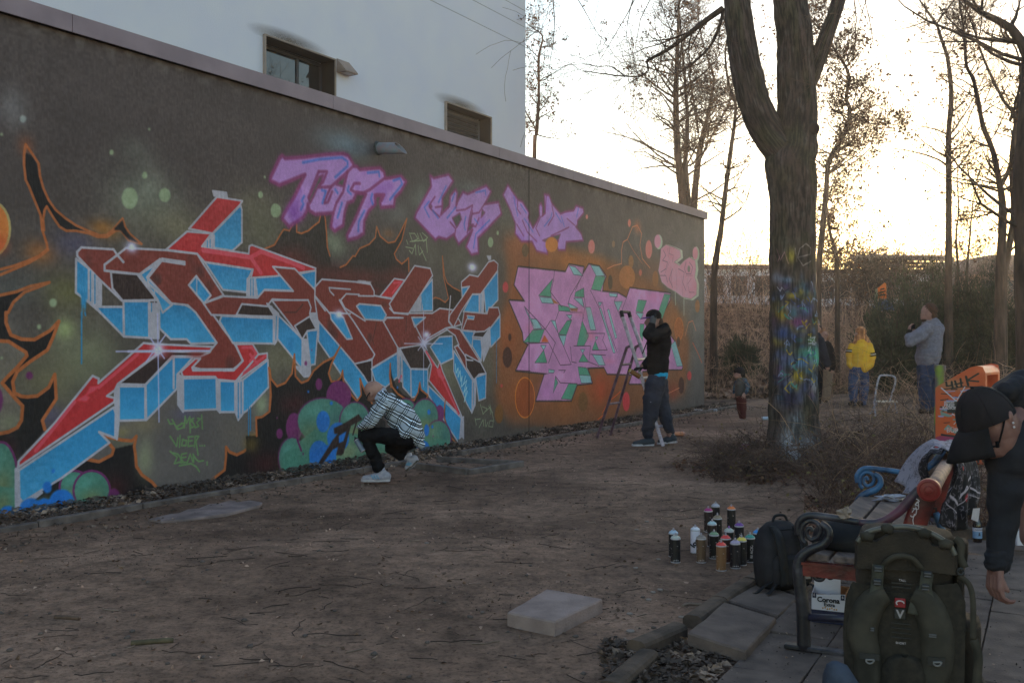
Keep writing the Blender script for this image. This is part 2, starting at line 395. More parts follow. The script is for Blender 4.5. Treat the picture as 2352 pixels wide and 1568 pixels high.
ln('2', 'o', 6, '42,0 42,70 75,155 150,185 240,188 350,125 410,60 370,170 330,260 210,340 120,410 88,480 100,560 150,583 190,587 260,580 340,520 382,430 392,600 340,680 295,750 312,812', '0,197 60,200 130,245 180,275 188,300 120,380 50,450 15,490 50,530 110,600 158,650 150,750 120,800 60,830 0,842')
el('2', (272, 98, 14, 18, GD), (205, 438, 24, 27, 'u'), (12, 315, 8, 11, GD))
# dark band under the left letters
po('2', 'k', '-80,860 130,1030 600,1020 690,1000 790,950 1000,900 1880,520 1990,620 2100,900 1990,1250 1900,1230 1400,1290 700,1390 -80,1440')
sp('2', (60, 950, 60, 90, (60, 24, 30), .7), (800, 1230, 110, 120, (62, 24, 26), .7), (1860, 1100, 90, 110, (60, 22, 26), .6))
po('2', 's', '690,835 740,862 850,887 920,892 950,860 935,930 945,1000 950,1070 990,1130 1060,1180 1110,1240 1140,1275 1300,1255 1430,1220 1480,1160 1565,1095 1575,1000 1575,935 1600,970 1650,990 1700,965 1760,920 1790,870 1785,730 1840,735 1878,700 1885,560 1880,400 1700,400 1200,440 800,640')
sp('2', (1010, 1010, 60, 150, (126, 134, 104), .8), (850, 830, 60, 40, (112, 108, 76), .8), (1000, 780, 120, 70, (118, 112, 84), .7), (1820, 640, 50, 100, (126, 140, 110), .8), (1770, 880, 50, 40, (168, 118, 40), .8), (1290, 700, 90, 50, (80, 80, 104), .7), (1640, 830, 120, 120, (96, 92, 80), .5))
ln('2', 'o', 6, '690,830 740,862 850,887 920,892 950,860 935,930 945,1000 950,1070 990,1130 1060,1180 1110,1240 1140,1270', '1430,1220 1480,1160 1565,1095 1575,1000 1575,935 1600,970 1650,990 1700,965 1760,920 1790,870 1785,730 1840,735 1878,700 1885,560 1880,400')
po('2', 's', '600,1020 690,1037 780,990 792,950 755,910')
ln('2', 'o', 6, '600,1020 690,1037 780,990 792,950 765,915')
# clouds bottom left
for (z, x, y, rx, ry) in (('2', 10, 1150, 112, 250), ('2', 520, 1215, 105, 115), ('2', 640, 1240, 128, 140)):
    el(z, (x, y, rx, ry, 'e', 'u')); sp(z, (x, y+70, rx*.7, ry*.6, (116, 120, 76), .7), (x-rx*.3, y-ry*.4, rx*.45, ry*.3, (80, 144, 130), .55))
po('2', 'e', '-80,1200 100,1220 120,1330 750,1290 760,1400 -80,1500')
sp('2', (300, 1330, 160, 60, (96, 118, 88), .6), (20, 1330, 60, 80, (110, 112, 70), .7))
el('2', (795, 1275, 42, 52, 'u'))
# flames above the brown letters
po('3', (42, 39, 37), '105,915 180,885 235,790 250,770 290,780 330,710 343,675 345,790 380,800 430,780 470,745 510,715 530,600 555,690 565,800 570,900 590,970 600,1040 665,1050 710,1030 760,965 775,970 810,910 880,880 925,830 935,750 960,820 1020,870 1070,860 1100,810 1130,750 1158,690 1120,850 1065,950 1080,990 1120,1025 1150,1000 1170,980 1172,1200 1000,1320 480,1250 480,1050')
sp('3', (330, 980, 150, 90, (78, 38, 36), .85), (700, 1110, 330, 70, (90, 40, 38), .9), (1100, 1130, 120, 90, (86, 40, 38), .8), (900, 1220, 80, 40, (96, 34, 36), .7), (1020, 800, 50, 40, (130, 92, 58), .5))
ln('3', 'o', 4, '105,915 180,885 235,790 250,770 290,780 330,710 343,675 345,790 380,800 430,780 470,745 510,715 535,600 555,690 565,800 570,900 590,965', '665,1050 710,1030 760,965 775,970 810,910 880,880 925,830 935,750 960,820 1020,870 1070,860 1100,810 1130,750 1158,690 1120,850 1065,950 1080,990 1120,1025 1150,1000 1170,980 1172,1080')
po('3', (40, 34, 32), '1430,1130 1450,1160 1500,1200 1550,1225 1570,1360 1340,1380 1345,1285 1400,1285 1440,1310 1465,1280')
ln('3', 'o', 3.5, '1420,968 1435,1110 1455,1165 1500,1200 1550,1225', '1420,968 1428,1120 1445,1190 1465,1280 1440,1308 1400,1282 1370,1272 1345,1282')
# writing above: three words
def word(z, fills, hl, col='v', out='V', ow=11):
    for t in fills: po(z, col, t)
    for t in fills: ln(z, out, ow, t + ' ' + t.split()[0], a=.85, soft=5)
    ln(z, (64, 104, 178), 6, *hl, a=.75, soft=5)
ZONES['6'] = (1060, 580, 600/1344); ZONES['7'] = (1640, 660, 420/990); ZONES['8'] = (1980, 700, 400/1054)
def word2(z, sil, holes, mg, bl, ow, lw):
    ln(z, 'V', ow+5, sil + ' ' + sil.split()[0], a=.35, soft=12); po(z, 'v', sil, soft=2); cv.tf = wtf(z); cv.poly(nums(sil), (168, 136, 188), .55, 2, cn=(126, 84, 156), nz=-.1)
    for h in holes: po(z, (74, 76, 72), h, soft=2)
    for h in holes: ln(z, 'V', lw*.8, h + ' ' + h.split()[0], a=.8, soft=4)
    ln(z, 'V', ow, sil + ' ' + sil.split()[0], a=.92, soft=5); ln(z, 'V', lw, *mg, a=.85, soft=4); ln(z, (58, 100, 176), lw*.8, *bl, a=.85, soft=5)
PAL['v'] = (146, 108, 172); PAL['V'] = (116, 50, 96)
word2('6', '155,95 180,120 350,110 560,85 700,78 745,95 780,150 800,190 825,195 850,220 1030,205 1065,240 1080,300 1220,280 1265,330 1215,420 1165,470 1155,550 1040,560 1030,510 1045,455 985,450 990,530 930,590 890,680 885,790 830,830 745,850 735,810 800,680 860,540 905,440 820,430 790,500 740,520 715,600 700,720 625,770 590,735 610,610 450,620 400,590 385,530 375,590 340,650 215,730 155,660 170,620 260,470 360,265 130,360 50,320 50,290 130,120',
  ['480,290 520,270 500,340 460,400 430,470 400,525 392,480 430,400', '665,315 725,282 700,372 640,355'],
  ['490,240 555,240 520,330 480,370', '490,380 590,375 740,240 790,190', '590,380 560,440 530,520 565,510 600,420', '740,240 700,420 640,520 612,610', '850,345 800,345 770,400 800,420 880,430 940,400 1070,300', '985,480 1000,445 1070,445 1045,500', '480,240 390,470'],
  ['340,158 480,130 690,112 740,150 740,190 630,290', '510,405 545,415 515,520', '630,400 650,430', '750,370 740,410 770,440', '690,520 650,650', '920,250 1020,240 1025,280', '960,440 950,480 965,530', '890,590 840,690 835,770', '1150,320 1210,300 1230,350 1120,490', '350,460 330,500 345,530 322,580'], 8, 7)
sp('6', (260, 600, 70, 90, (104, 52, 140), .7))
word2('7', '190,100 225,125 365,90 408,150 305,310 305,400 290,470 330,430 370,390 380,290 430,230 447,270 432,400 455,330 500,255 545,275 720,195 765,250 705,370 835,350 862,460 720,610 640,690 645,830 580,845 530,770 590,610 545,660 460,745 430,690 415,650 345,700 270,680 240,705 45,500 60,450 200,200',
  ['400,500 470,455 485,510 440,590', '590,430 560,540 548,620 575,610 600,560 572,560', '680,420 706,450 670,495', '180,395 195,375 208,390 195,412'],
  ['235,300 180,380 200,420 280,490', '240,400 300,390', '440,430 520,420 590,380 560,500 540,640', '590,460 650,450 700,370', '560,570 620,580 650,500', '380,540 430,600 420,680'],
  ['340,200 270,350', '180,345 135,400 180,490', '215,430 265,500', '420,270 395,340', '430,400 350,500', '620,260 710,240 715,280', '525,490 510,560 520,610', '610,510 640,550', '750,520 620,650 600,780'], 6, 5)
word2('8', '135,105 240,260 290,285 360,400 350,450 400,560 450,480 470,430 465,330 485,295 500,340 500,430 530,400 520,205 570,215 600,300 690,410 740,390 830,375 855,325 930,350 935,400 870,480 865,530 850,545 910,620 930,690 750,705 740,790 670,790 650,730 670,690 540,720 552,830 440,800 390,700 280,700 215,620 215,510 150,340 85,210',
  ['500,690 620,642 690,625 668,684 545,706'], ['240,260 235,360 270,410', '290,480 340,600 440,700', '540,220 530,400 490,440', '600,320 620,430 560,530', '590,640 700,590 780,550', '760,460 840,530', '230,520 300,640', '480,440 430,560 470,640'],
  ['200,230 210,300 240,430', '270,310 330,400', '310,460 400,600', '600,400 590,450 520,540', '700,440 730,540', '640,400 700,500', '880,350 860,440'], 5, 4)
# fine dots of the far piece
el('5', (458, 415, 38, 45, (176, 112, 54)), (300, 450, 20, 40, (92, 74, 52)), (696, 428, 20, 42, (196, 116, 108)), (1038, 444, 20, 55, (196, 116, 108)), (922, 287, 9, 24, (190, 116, 100)), (668, 250, 7, 14, (190, 120, 110)), (827, 412, 9, 20, (120, 100, 78)),
   (932, 517, 15, 38, (136, 98, 62)), (908, 610, 48, 70, (154, 100, 58)), (1077, 620, 18, 48, (130, 88, 54)), (1218, 918, 26, 66, (150, 86, 44), (170, 96, 44)), (1328, 783, 14, 38, (140, 96, 58)), (182, 670, 17, 33, (172, 62, 66)), (193, 1088, 28, 62, (62, 32, 28)), (208, 968, 10, 22, (62, 34, 28)),
   (298, 1328, 58, 120, (138, 68, 30), (206, 112, 40)), (142, 1430, 25, 52, (106, 70, 34)), (645, 1355, 28, 60, (108, 72, 34)), (903, 1352, 22, 58, (190, 56, 64)), (1232, 1255, 17, 50, (64, 36, 30)), (1280, 1197, 13, 28, (180, 62, 62)), (988, 583, 9, 20, (170, 96, 80)), (808, 640, 14, 44, (70, 56, 44)), (1215, 995, 10, 30, (70, 44, 34)), (160, 1258, 6, 10, (180, 70, 60)))
ln('5', (196, 120, 84), 3.5, '790,560 830,540 875,530 875,450 885,400 910,385 940,310 970,300 995,350 985,420 1000,500 1045,555', '1120,1290 1160,1300 1220,1270', '1255,960 1275,880 1300,870 1320,930')
ln('5', (190, 84, 40), 4, '690,1510 720,1470 770,1430 790,1400', '760,1420 800,1350 850,1310 870,1290', '1300,1000 1330,1060 1355,1120')
ln('5', (180, 110, 80), 2, '910,385 945,450 1000,530')
sp('5', (970, 310, 22, 40, (170, 104, 70), .6))
# small rosy bubble writing at the far end
BW = (158, 172, 150)
for t in ('1110,440 1140,415 1185,430 1225,450 1228,490 1190,520 1222,540 1250,510 1280,490 1315,510 1320,560 1312,610 1325,650 1322,715 1290,740 1240,730 1200,700 1150,672 1115,640 1095,570 1105,510',):
    po('5', BW, ' '.join('%f,%f' % (x+12, y+4) for x, y in nums(t)), BW, 6)
    po('5', (190, 132, 148), t, (140, 96, 110), 2)
el('5', (1098, 400, 22, 44, BW), (1090, 396, 19, 40, (186, 128, 146)), (1322, 472, 18, 44, BW), (1315, 468, 16, 38, (190, 126, 140)), (1277, 560, 8, 20, (110, 112, 100)))
ln('5', (136, 96, 112), 2, '1170,550 1178,680', '1200,560 1206,690', '1235,600 1240,720', '1150,440 1160,520 1130,600', '1260,600 1300,600', '1260,670 1275,600')
ln('5', BW, 5, '1195,690 1198,775', '1248,730 1248,838')
ln('5', (118, 84, 100), 3, '1125,450 1140,480 1120,510 1150,520 1140,560 1110,580', '1165,430 1160,470 1185,480 1180,520', '1105,600 1140,600 1150,640', '1180,560 1160,620 1180,670', '1215,560 1250,580 1240,640 1260,690', '1260,520 1250,560 1262,590 1290,590 1300,550 1280,520', '1290,620 1270,650 1280,700 1310,700')
ln('5', (120, 126, 108), 2.5, '1110,440 1140,415 1185,430 1225,450 1228,490 1190,520 1222,540 1250,510 1280,490 1315,510 1320,560 1312,610 1325,650 1322,715 1290,740 1240,730 1200,700 1150,672 1115,640 1095,570 1105,510 1110,440')
sp('5', (1190, 480, 40, 40, (204, 132, 146), .5), (1300, 660, 30, 60, (200, 124, 140), .5))
# the rosy piece
PK = '258,550 470,572 540,580 562,535 650,550 640,600 680,533 745,548 782,605 765,650 760,695 690,690 855,705 905,735 925,675 1168,707 1165,745 1110,850 1110,880 1190,990 1240,1145 1235,1160 1155,1160 1000,1170 1000,1245 920,1245 940,1190 790,1185 770,1145 670,1150 700,1240 610,1250 575,1345 365,1345 415,1190 440,1185 245,1165 320,1010 290,990 285,940 205,750 300,755 235,655'
ln('5', (44, 38, 36), 9, PK + ' 258,550'); po('5', 'p', PK)
for t in ('465,620 380,720 455,727 450,680', '720,602 778,606 750,692 695,682', '600,700 650,675 650,730 595,725', '497,775 560,790 570,815 500,810', '345,925 415,920 385,1000 290,998 300,985', '410,1045 430,1120 357,1120', '550,870 578,865 545,955 498,950', '640,870 680,960 650,1020 608,1020',
          '645,1065 678,1115 620,1115', '718,990 740,1045 700,1045', '615,1145 665,1150 690,1200 622,1192', '560,1245 610,1245 575,1340 515,1335', '480,1205 495,1240 467,1300', '975,745 1025,750 1000,820 960,815', '1130,710 1168,715 1118,860 1092,830', '985,890 1010,890 1000,990 985,960'): po('5', 't', t, (48, 52, 50), 1.6)
for t in ('385,728 455,732 470,768 400,762', '690,538 740,545 776,602 725,604', '562,540 600,550 645,602 590,595', '330,860 368,860 400,915 350,920', '295,785 335,860 350,900 310,825', '392,1017 425,1017 410,1045', '455,868 480,870 495,940', '498,957 545,957 530,1025', '660,790 690,790 722,925 690,925', '630,1040 655,1040 643,1065',
          '718,965 735,965 722,990', '700,1070 755,1075 778,1135 740,1135', '622,1192 690,1197 695,1240 635,1242', '735,760 758,760 745,785', '742,795 752,795 838,1060 826,1062', '790,805 800,800 848,968 838,978', '960,822 1006,825 990,862', '1170,1015 1196,990 1240,1140 1206,1142', '830,755 880,755 855,815', '800,705 850,710 850,728 805,724', '545,835 580,835 570,862', '590,735 640,735 650,790', '555,765 580,775 615,795 570,800', '440,1160 475,1165 470,1180 440,1180'): po('5', 'c', t, (48, 60, 64), 1.6)
po('5', (146, 92, 44), '458,735 503,770 470,764'); po('5', (120, 84, 54), '565,795 615,797 610,815 575,812'); po('5', (176, 86, 46), '415,955 440,995 395,997')
ln('5', (62, 38, 54), 2.2, '295,785 420,920 480,1000', '470,625 452,700 520,790', '450,870 420,920', '555,770 570,720 630,620', '650,700 660,790', '640,735 655,800 640,870', '500,815 480,870 495,940 530,1025 575,1130 510,1135 440,1000 320,1005', '590,1020 690,1020 680,1115 740,1140', '665,945 775,945 762,985 790,1045 700,1045', '570,1025 578,1115 605,1120', '690,690 740,790 800,960', '760,760 790,900 850,1060', '855,705 830,755 890,900', '905,735 880,800 920,1000', '475,570 470,620', '500,1165 540,1165 530,1180', '480,1000 440,1120', '690,1070 780,1075', '570,820 640,820 650,860', '245,1165 330,1170', '480,1200 510,1240 610,1245', '640,600 620,640 600,690')
sp('5', (640, 820, 50, 30, (196, 120, 150), .5), (690, 960, 30, 30, (200, 110, 130), .5), (1070, 730, 60, 30, (204, 116, 160), .5), (330, 910, 30, 30, (186, 112, 140), .5), (800, 1110, 40, 20, (200, 116, 150), .5), (420, 1280, 60, 60, (170, 112, 170), .4))
# ---- main letters, left (zones 1 and 2)
W = 'w'
for z, c, t in (
    ('1', 'b', '1775,775 1785,810 1785,1050 1715,1112 1575,1092 1562,995'), ('1', 'w', '1562,995 1580,1000 1580,1092 1490,1085 1530,1020'),
    ('1', 'b', '1510,1195 1865,1250 1835,1310 1820,1418 1645,1400'), ('3', 'b', '10,1130 220,1100 320,1222 110,1215 60,1278 10,1270'), ('3', 'b', '355,1100 485,1072 482,1218 430,1212'),
    ('1', 'r', '1225,1105 1380,970 1560,985 1490,1080 1835,1135 1840,1078 1860,1070 2330,1242 2325,1258 2195,1276 2030,1300 1852,1312 1866,1250 1510,1195 1455,1135'),
    ('1', 'r', '1600,715 1788,745 1770,775 1568,985 1395,950'), ('1', 'w', '1570,672 1670,685 1676,714 1580,706'),
    ('1', 'w', '1825,1318 1882,1312 1900,1450 1822,1442'),
    ('1', 'b', '562,1172 745,1312 745,1568 650,1488 560,1420'), ('1', 'w', '655,1245 742,1312 742,1568 655,1490'),
    ('2', 'b', '668,-40 860,-40 862,165 700,0'), ('2', 'b', '860,-80 1040,-80 1040,176 865,166'), ('2', 'w', '1036,-60 1108,-60 1106,178 1040,176'),
    ('2', 'b', '1080,-120 1280,-60 1385,0 1512,212 1330,216 1300,185 1190,185 1112,110 1108,-60'),
    ('1', 'b', '1035,1285 1178,1178 1195,1200 1090,1310 1270,1510 1200,1568 1165,1475'),
    ('1', 'm', '570,1120 600,1088 838,1102 866,1145 772,1215 772,1258 1030,1285 1160,1475 900,1480 720,1310 570,1150'),
    ('1', 'd', '818,1268 1012,1285 1158,1475 905,1480 830,1390'),
    ('1', 'm', '772,1215 866,1143 930,1092 1225,1108 1455,1135 1485,1185 1650,1440 1505,1498 1562,1568 1640,1680 1787,1875 1787,1935 1720,1985 1480,1985 1418,1970 1475,1910 1400,1890 1550,1850 1600,1790 1445,1568 1385,1513 1265,1500 1092,1312 1190,1190 1030,1285 772,1258'),
    ('1', 'b', '1448,1298 1556,1440 1505,1500 1392,1365'),
    ('3', 'm', '-342,1316 -195,1262 55,1275 105,1218 320,1225 168,1045 330,1060 480,1215 600,1385 370,1392 430,1300 165,1285 130,1330 180,1415 0,1410 -285,1400'),
    ('3', 'd', '-60,1320 160,1340 178,1412 0,1408 -100,1400'),
    ('2', 'b', '1545,22 1905,40 1905,216 1622,210 1530,60')): po(z, c, t, W, 4.3)
ln('1', 'w', 5, '1035,1283 1180,1175 1195,1185 1362,1212', '1195,1172 1362,1196', '866,1143 910,1195', '1092,1312 1092,1350 1265,1510', '1180,1178 1085,1310')
ln('1', 'h', 9, '1500,1108 1850,1160 1925,1275', '1850,1160 1925,1118 2150,1200 2240,1240', a=.9)
ln('1', 'b', 2, '668,1262 668,1480', '700,1290 700,1500', '1530,1040 1530,1085', '1550,1030 1550,1085', '1118,1500 1118,1560', '1850,1320 1850,1440', '1868,1320 1868,1440')
ln('1', 'w', 2.5, '1452,1305 1452,1430', '1140,1400 1140,1500')
po('1', 'b', '594,1400 640,1450 628,1580 614,1500 608,1620 600,1500')
ln('2', 'b', 2.5, '568,0 568,355', '592,0 596,20')
for c, t in (('b', '1015,500 1205,308 1345,310 1290,372 1235,430 1232,530 1020,747'), ('b', '828,513 1012,513 1012,747 828,752'),
             ('d', '1130,268 1462,275 1395,305 1200,303 1012,502 820,497'),
             ('r', '125,1078 130,1035 380,770 645,440 688,460 685,490 1000,212 1060,218 1480,238 1462,270 1122,264 820,497 800,540 745,580 800,595 795,622'),
             ('w', '800,545 828,513 828,752 815,880 795,860 805,690'),
             ('b', '128,1098 792,660 806,700 802,872 690,830 762,905 430,1150 150,1322 130,1285'), ('w', '110,1088 130,1092 134,1290 160,1322 292,1253 112,1392'),
             ('b', '1275,458 1508,453 1512,672 1278,682'), ('b', '1530,475 1637,478 1637,692 1533,692'), ('b', '1690,470 1867,330 1870,520 1720,682 1690,702'),
             ('w', '1240,428 1276,455 1276,690 1240,640'), ('w', '1507,453 1530,475 1532,696 1512,672'), ('w', '1637,480 1692,470 1692,705 1660,748 1640,692'),
             ('r', '1262,410 1360,320 1396,320 1340,382 1345,402 1625,402 1692,335 1642,220 1760,218 1802,290 1862,283 1862,322 1650,478 1515,466 1500,446 1275,446')): po('2', c, t, W, 4.3)
ln('2', 'w', 5, '1210,315 1210,525', '1340,382 1345,400 1515,398', '1560,402 1630,400 1692,335 1640,225', '1800,290 1645,475', '895,270 1465,268')
ln('2', 'h', 6, '250,960 520,620', '690,520 960,290', '1690,243 1755,243 1785,285 1740,340', '1700,420 1850,300', a=.85)
po('2', 'h', '535,610 600,570 630,515 690,510 660,545 600,575 625,590 600,618'); sp('2', (1370, 290, 60, 20, (130, 44, 40), .8), (1150, 290, 60, 30, (150, 50, 50), .6))
ln('2', 'b', 2.5, '1732,660 1732,1040', '1745,660 1745,820', '1660,490 1660,730', '1680,485 1680,700')
for x, y, r1, r2 in ((330, 1215, 32, 42), (370, 1103, 12, 14), (55, 1400, 58, 58), (215, 1370, 80, 80), (430, 1320, 88, 92)): el('2', (x, y, r1, r2, 'l'))
po('2', 'l', '110,1390 300,1290 520,1330 520,1400 0,1460 0,1400')
# ---- main letters, middle (zones 3 and 4)
po('3', (40, 130, 176), '480,1500 900,1880 880,1900 800,2030 510,1600')
for z, c, t in (('4', 'w', '125,25 210,100 198,300 182,325 175,110'), ('4', 'b', '208,110 388,290 382,505 203,285'), ('4', 'w', '385,290 442,292 446,560 400,565 335,488 385,503'), ('4', 'b', '418,225 500,220 480,472 446,480'),
                ('4', 'w', '440,100 505,112 510,205 430,228'), ('4', 'b', '508,148 885,602 806,742 505,302'),
                ('4', 'm', '160,0 430,0 450,55 440,102 492,215 422,228 385,290'), ('4', 'd', '330,190 440,120 490,215 422,228 385,288'),
                ('3', 'm', '480,1195 530,1138 790,1158 890,1175 916,1225 916,1258 1045,1283 1180,1388 1345,1388 1400,1352 1505,1365 1560,1470 1470,1500 1300,1600 1262,1620 1335,1750 1312,1800 1185,1798 1092,1640 1086,1680 895,1795 902,1890 870,1905 848,1850 500,1440 478,1290'),
                ('4', 'd', '1105,355 1262,330 1335,460 1310,508 1185,506'), ('4', 'd', '770,470 900,440 900,600 870,612 840,560'),
                ('4', 'b', '806,28 966,42 1006,110 985,150 850,142 786,45'), ('4', 'b', '1193,128 1295,128 1215,197'), ('4', 'b', '592,92 650,98 690,130 755,285 715,288 598,140'),
                ('4', 'b', '895,508 1086,392 1096,560 1000,642 925,600'), ('4', 'w', '1088,352 1122,400 1118,600 1090,572'), ('4', 'b', '1122,420 1186,508 1186,705 1128,640'), ('4', 'b', '1186,508 1312,512 1312,702 1192,716'),
                ('3', 'r', '958,1265 1065,1133 1142,1145 1046,1278'), ('3', 'b', '1345,1138 1348,1370 1275,1372 1255,1250'), ('3', 'w', '1258,1250 1275,1372 1185,1372'),
                ('3', 'm', '1028,1320 1215,1038 1330,1058 1347,1110 1170,1390 1060,1386'),
                ('4', 'b', '1330,345 1398,272 1492,265 1497,430 1408,472'), ('4', 'b', '1503,372 1642,590 1637,830 1598,760 1503,525'), ('4', 'w', '1640,588 1668,588 1662,772 1637,832'), ('4', 'b', '1665,568 1742,543 1738,722 1688,742'),
                ('4', 'm', '1440,208 1480,198 1548,215 1702,460 1742,540 1690,546 1652,587 1598,520 1508,345 1542,330 1515,262'), ('4', 'd', '1590,400 1700,460 1742,540 1690,546 1652,587 1598,500'),
                ('4', 'b', '1318,632 1562,872 1562,1085 1440,900 1318,700'), ('4', 'w', '1558,868 1576,860 1577,1095 1540,1102'),
                ('4', 'r', '1290,362 1385,500 1400,452 1420,520 1565,862 1440,740 1320,592 1340,480'),
                ('3', 'b', '1562,1200 1618,1188 1566,1290'), ('3', 'b', '1640,1250 1702,1250 1692,1387 1573,1377'), ('3', 'w', '1690,1250 1728,1212 1722,1382 1690,1386'), ('3', 'b', '1725,1213 1828,1078 1830,1290 1740,1388'),
                ('3', 'm', '1760,1010 1800,998 1830,1025 1826,1075 1702,1247 1642,1247 1560,1372 1500,1495 1465,1450 1475,1400 1560,1282 1620,1190 1560,1200 1560,1158 1620,1105 1682,1118'),
                ('4', 'b', '1640,285 1716,292 1706,450 1642,342'), ('4', 'b', '1560,225 1650,232 1636,345'), ('4', 'w', '1702,290 1770,220 1772,330 1722,450'), ('4', 'b', '1770,212 1845,118 1845,272 1776,347'),
                ('4', 'm', '1580,85 1750,100 1762,55 1832,55 1845,110 1720,276 1640,271 1662,230 1558,222'), ('4', 'd', '1660,235 1730,230 1770,200 1720,276 1642,270'), ('4', 'b', '1602,115 1656,120 1650,142 1607,138')): po(z, c, t, W, 4.3)
ln('4', 'w', 4.5, '660,0 700,70 760,150 920,400 905,430 870,445', '985,160 1090,350', '985,160 1010,130 1110,130', '1200,150 1300,350', '590,100 480,-30', '1030,60 1060,92 1165,105 1245,10', '1480,-30 1465,150 1500,200 1440,210 1300,290', '1600,140 1570,215', '1530,330 1580,400 1600,440 1645,445')
ln('3', 'w', 4, '585,1200 740,1212', '585,1200 590,1225 618,1255', '805,1250 710,1245 670,1290 700,1350 850,1445', '740,1392 600,1385', '480,1270 555,1370', '800,1260 915,1262', '985,1450 1010,1420 1130,1422')
po('3', 'w', '780,1165 890,1175 895,1155 800,1142'); po('3', 'w', '1745,962 1780,962 1780,995 1760,1000')
ln('4', 'h', 6, '1300,380 1360,480', '1390,520 1540,840', '0,400 55,470', '1115,560 1100,600', a=.9); po('4', 'h', '1375,510 1405,505 1415,550 1440,575 1420,590 1390,560')
ln('3', 'h', 5, '1060,1165 1115,1160 1050,1240', a=.9)
ln('4', 'b', 2, '195,120 190,290', '1700,300 1695,420', '1110,420 1108,590', '1818,280 1818,610', '1650,610 1648,770'); ln('3', 'b', 2, '1705,1250 1702,1375', '1270,1270 1262,1370')
ln('4', 'd', 2.5, '260,90 340,90 390,30 370,60', '935,160 905,300 915,330', '1155,130 1150,230', a=.6)
# sparkles
for z, x, y, r in (('2', 1098, 255, 46), ('4', 1283, 315, 36), ('1', 970, 1082, 44), ('3', 655, 1395, 34), ('3', 1640, 1048, 34), ('3', 1300, 1545, 30)): sp(z, (x, y, r, r, (176, 182, 214), .95), (x, y, r*.45, r*.45, (200, 206, 232), .9))
ln('2', (160, 168, 206), 3, '1098,10 1108,760', '810,270 1460,266', '1020,340 1150,160', '1050,180 1145,318', a=.8); ln('4', (170, 176, 200), 3, '1281,85 1281,640', '1140,320 1420,322', '1240,370 1330,250', '1240,270 1310,370', a=.8)
# clouds and flames, bottom middle (zone 4)
FR = '140,500 155,580 200,635 260,610 310,540 328,400 335,560 380,610 430,590 470,520 540,460 620,420 665,340 600,470 580,540 600,600 640,600 670,570 683,520 690,600 750,700 790,745 820,700 812,580 850,680 900,760'
po('4', 'k', FR + ' 1000,900 1000,1250 500,1270 240,1300 100,1320 -20,1330 -30,1000 50,1000 45,870 90,860 145,820 155,700')
sp('4', (330, 760, 110, 90, (66, 26, 30), .8), (120, 1200, 130, 90, (58, 20, 24), .8), (10, 1060, 60, 60, (112, 96, 40), .6))
FL = '1035,470 1033,560 1050,640 1090,690 1150,730 1212,738 1240,680 1253,608 1262,660 1312,702 1300,735'
po('4', 'k', '1035,470 1048,560 1075,630 1130,698 1212,738 1240,680 1253,608 1262,660 1312,702 1290,760 1200,780 1060,700 1030,600')
po('4', 'k', '1440,740 1432,850 1455,920 1480,1010 1530,1070 1535,1098 1470,1100 1440,900')
ln('4', 'o', 5, FR, '140,500 155,700 145,820 90,860 45,870 50,1000', FL, '1035,470 1030,560 1040,640', '1440,740 1430,850 1455,950 1482,1010 1530,1065 1535,1090')
for x, y, r1, r2 in ((655, 705, 92, 112), (508, 620, 25, 45), (325, 940, 60, 110), (218, 985, 24, 38), (200, 868, 6, 8), (1400, 835, 32, 62), (412, 466, 10, 17)): el('4', (x, y, r1, r2, (104, 40, 92)))
for x, y, r1, r2 in ((540, 890, 188, 165), (775, 900, 110, 145), (312, 1165, 98, 150), (1150, 850, 80, 120), (1292, 860, 95, 128), (1390, 1020, 90, 130)):
    el('4', (x, y, r1+9, r2+11, (92, 34, 82))); el('4', (x, y, r1, r2, 'e')); sp('4', (x, y+r2*.55, r1*.7, r2*.5, (118, 126, 78), .75), (x-r1*.35, y-r2*.4, r1*.45, r2*.35, (84, 150, 136), .6), (x+r1*.5, y-r2*.1, r1*.3, r2*.4, (44, 92, 96), .5))
po('4', 'e', '230,1150 480,950 900,1000 1240,980 1470,1040 1465,1100 1290,1130 960,1180 700,1230 480,1275 250,1295')
sp('4', (720, 1120, 130, 90, (120, 130, 92), .7), (420, 1000, 60, 110, (92, 118, 84), .5), (1340, 960, 60, 90, (104, 116, 78), .5), (980, 1130, 100, 40, (100, 110, 76), .5))
ln('4', (92, 34, 82), 5, '345,960 350,1030 378,1108')
el('4', (540, 895, 50, 80, 'l'), (650, 1010, 82, 110, 'l'), (510, 1140, 74, 106, 'l'), (430, 675, 8, 10, 'l'), (600, 760, 11, 14, 'l'), (1303, 958, 19, 44, 'l'), (1320, 825, 12, 20, 'l'), (1275, 1090, 50, 56, 'l'), (1345, 933, 8, 13, 'l'), (1088, 643, 7, 11, 'l'), (455, 368, 4, 7, 'V'), (1352, 1003, 4, 7, 'V'), (392, 1133, 6, 9, 'u'), (1855, 632, 8, 12, (170, 66, 60)), (1840, 835, 28, 68, (112, 76, 34), None, .7))
po('4', 'l', '445,1120 640,1040 635,1200 560,1250 435,1265')
po('4', (38, 25, 23), '618,945 700,905 800,842 832,880 745,925 690,1130 672,1145 636,1140 650,1080 612,1100 530,1212 503,1205 612,1030 648,985 622,985')
po('4', 'l', '655,1000 712,965 690,1040 655,1055'); ln('4', (38, 25, 23), 5, '760,990 800,850')
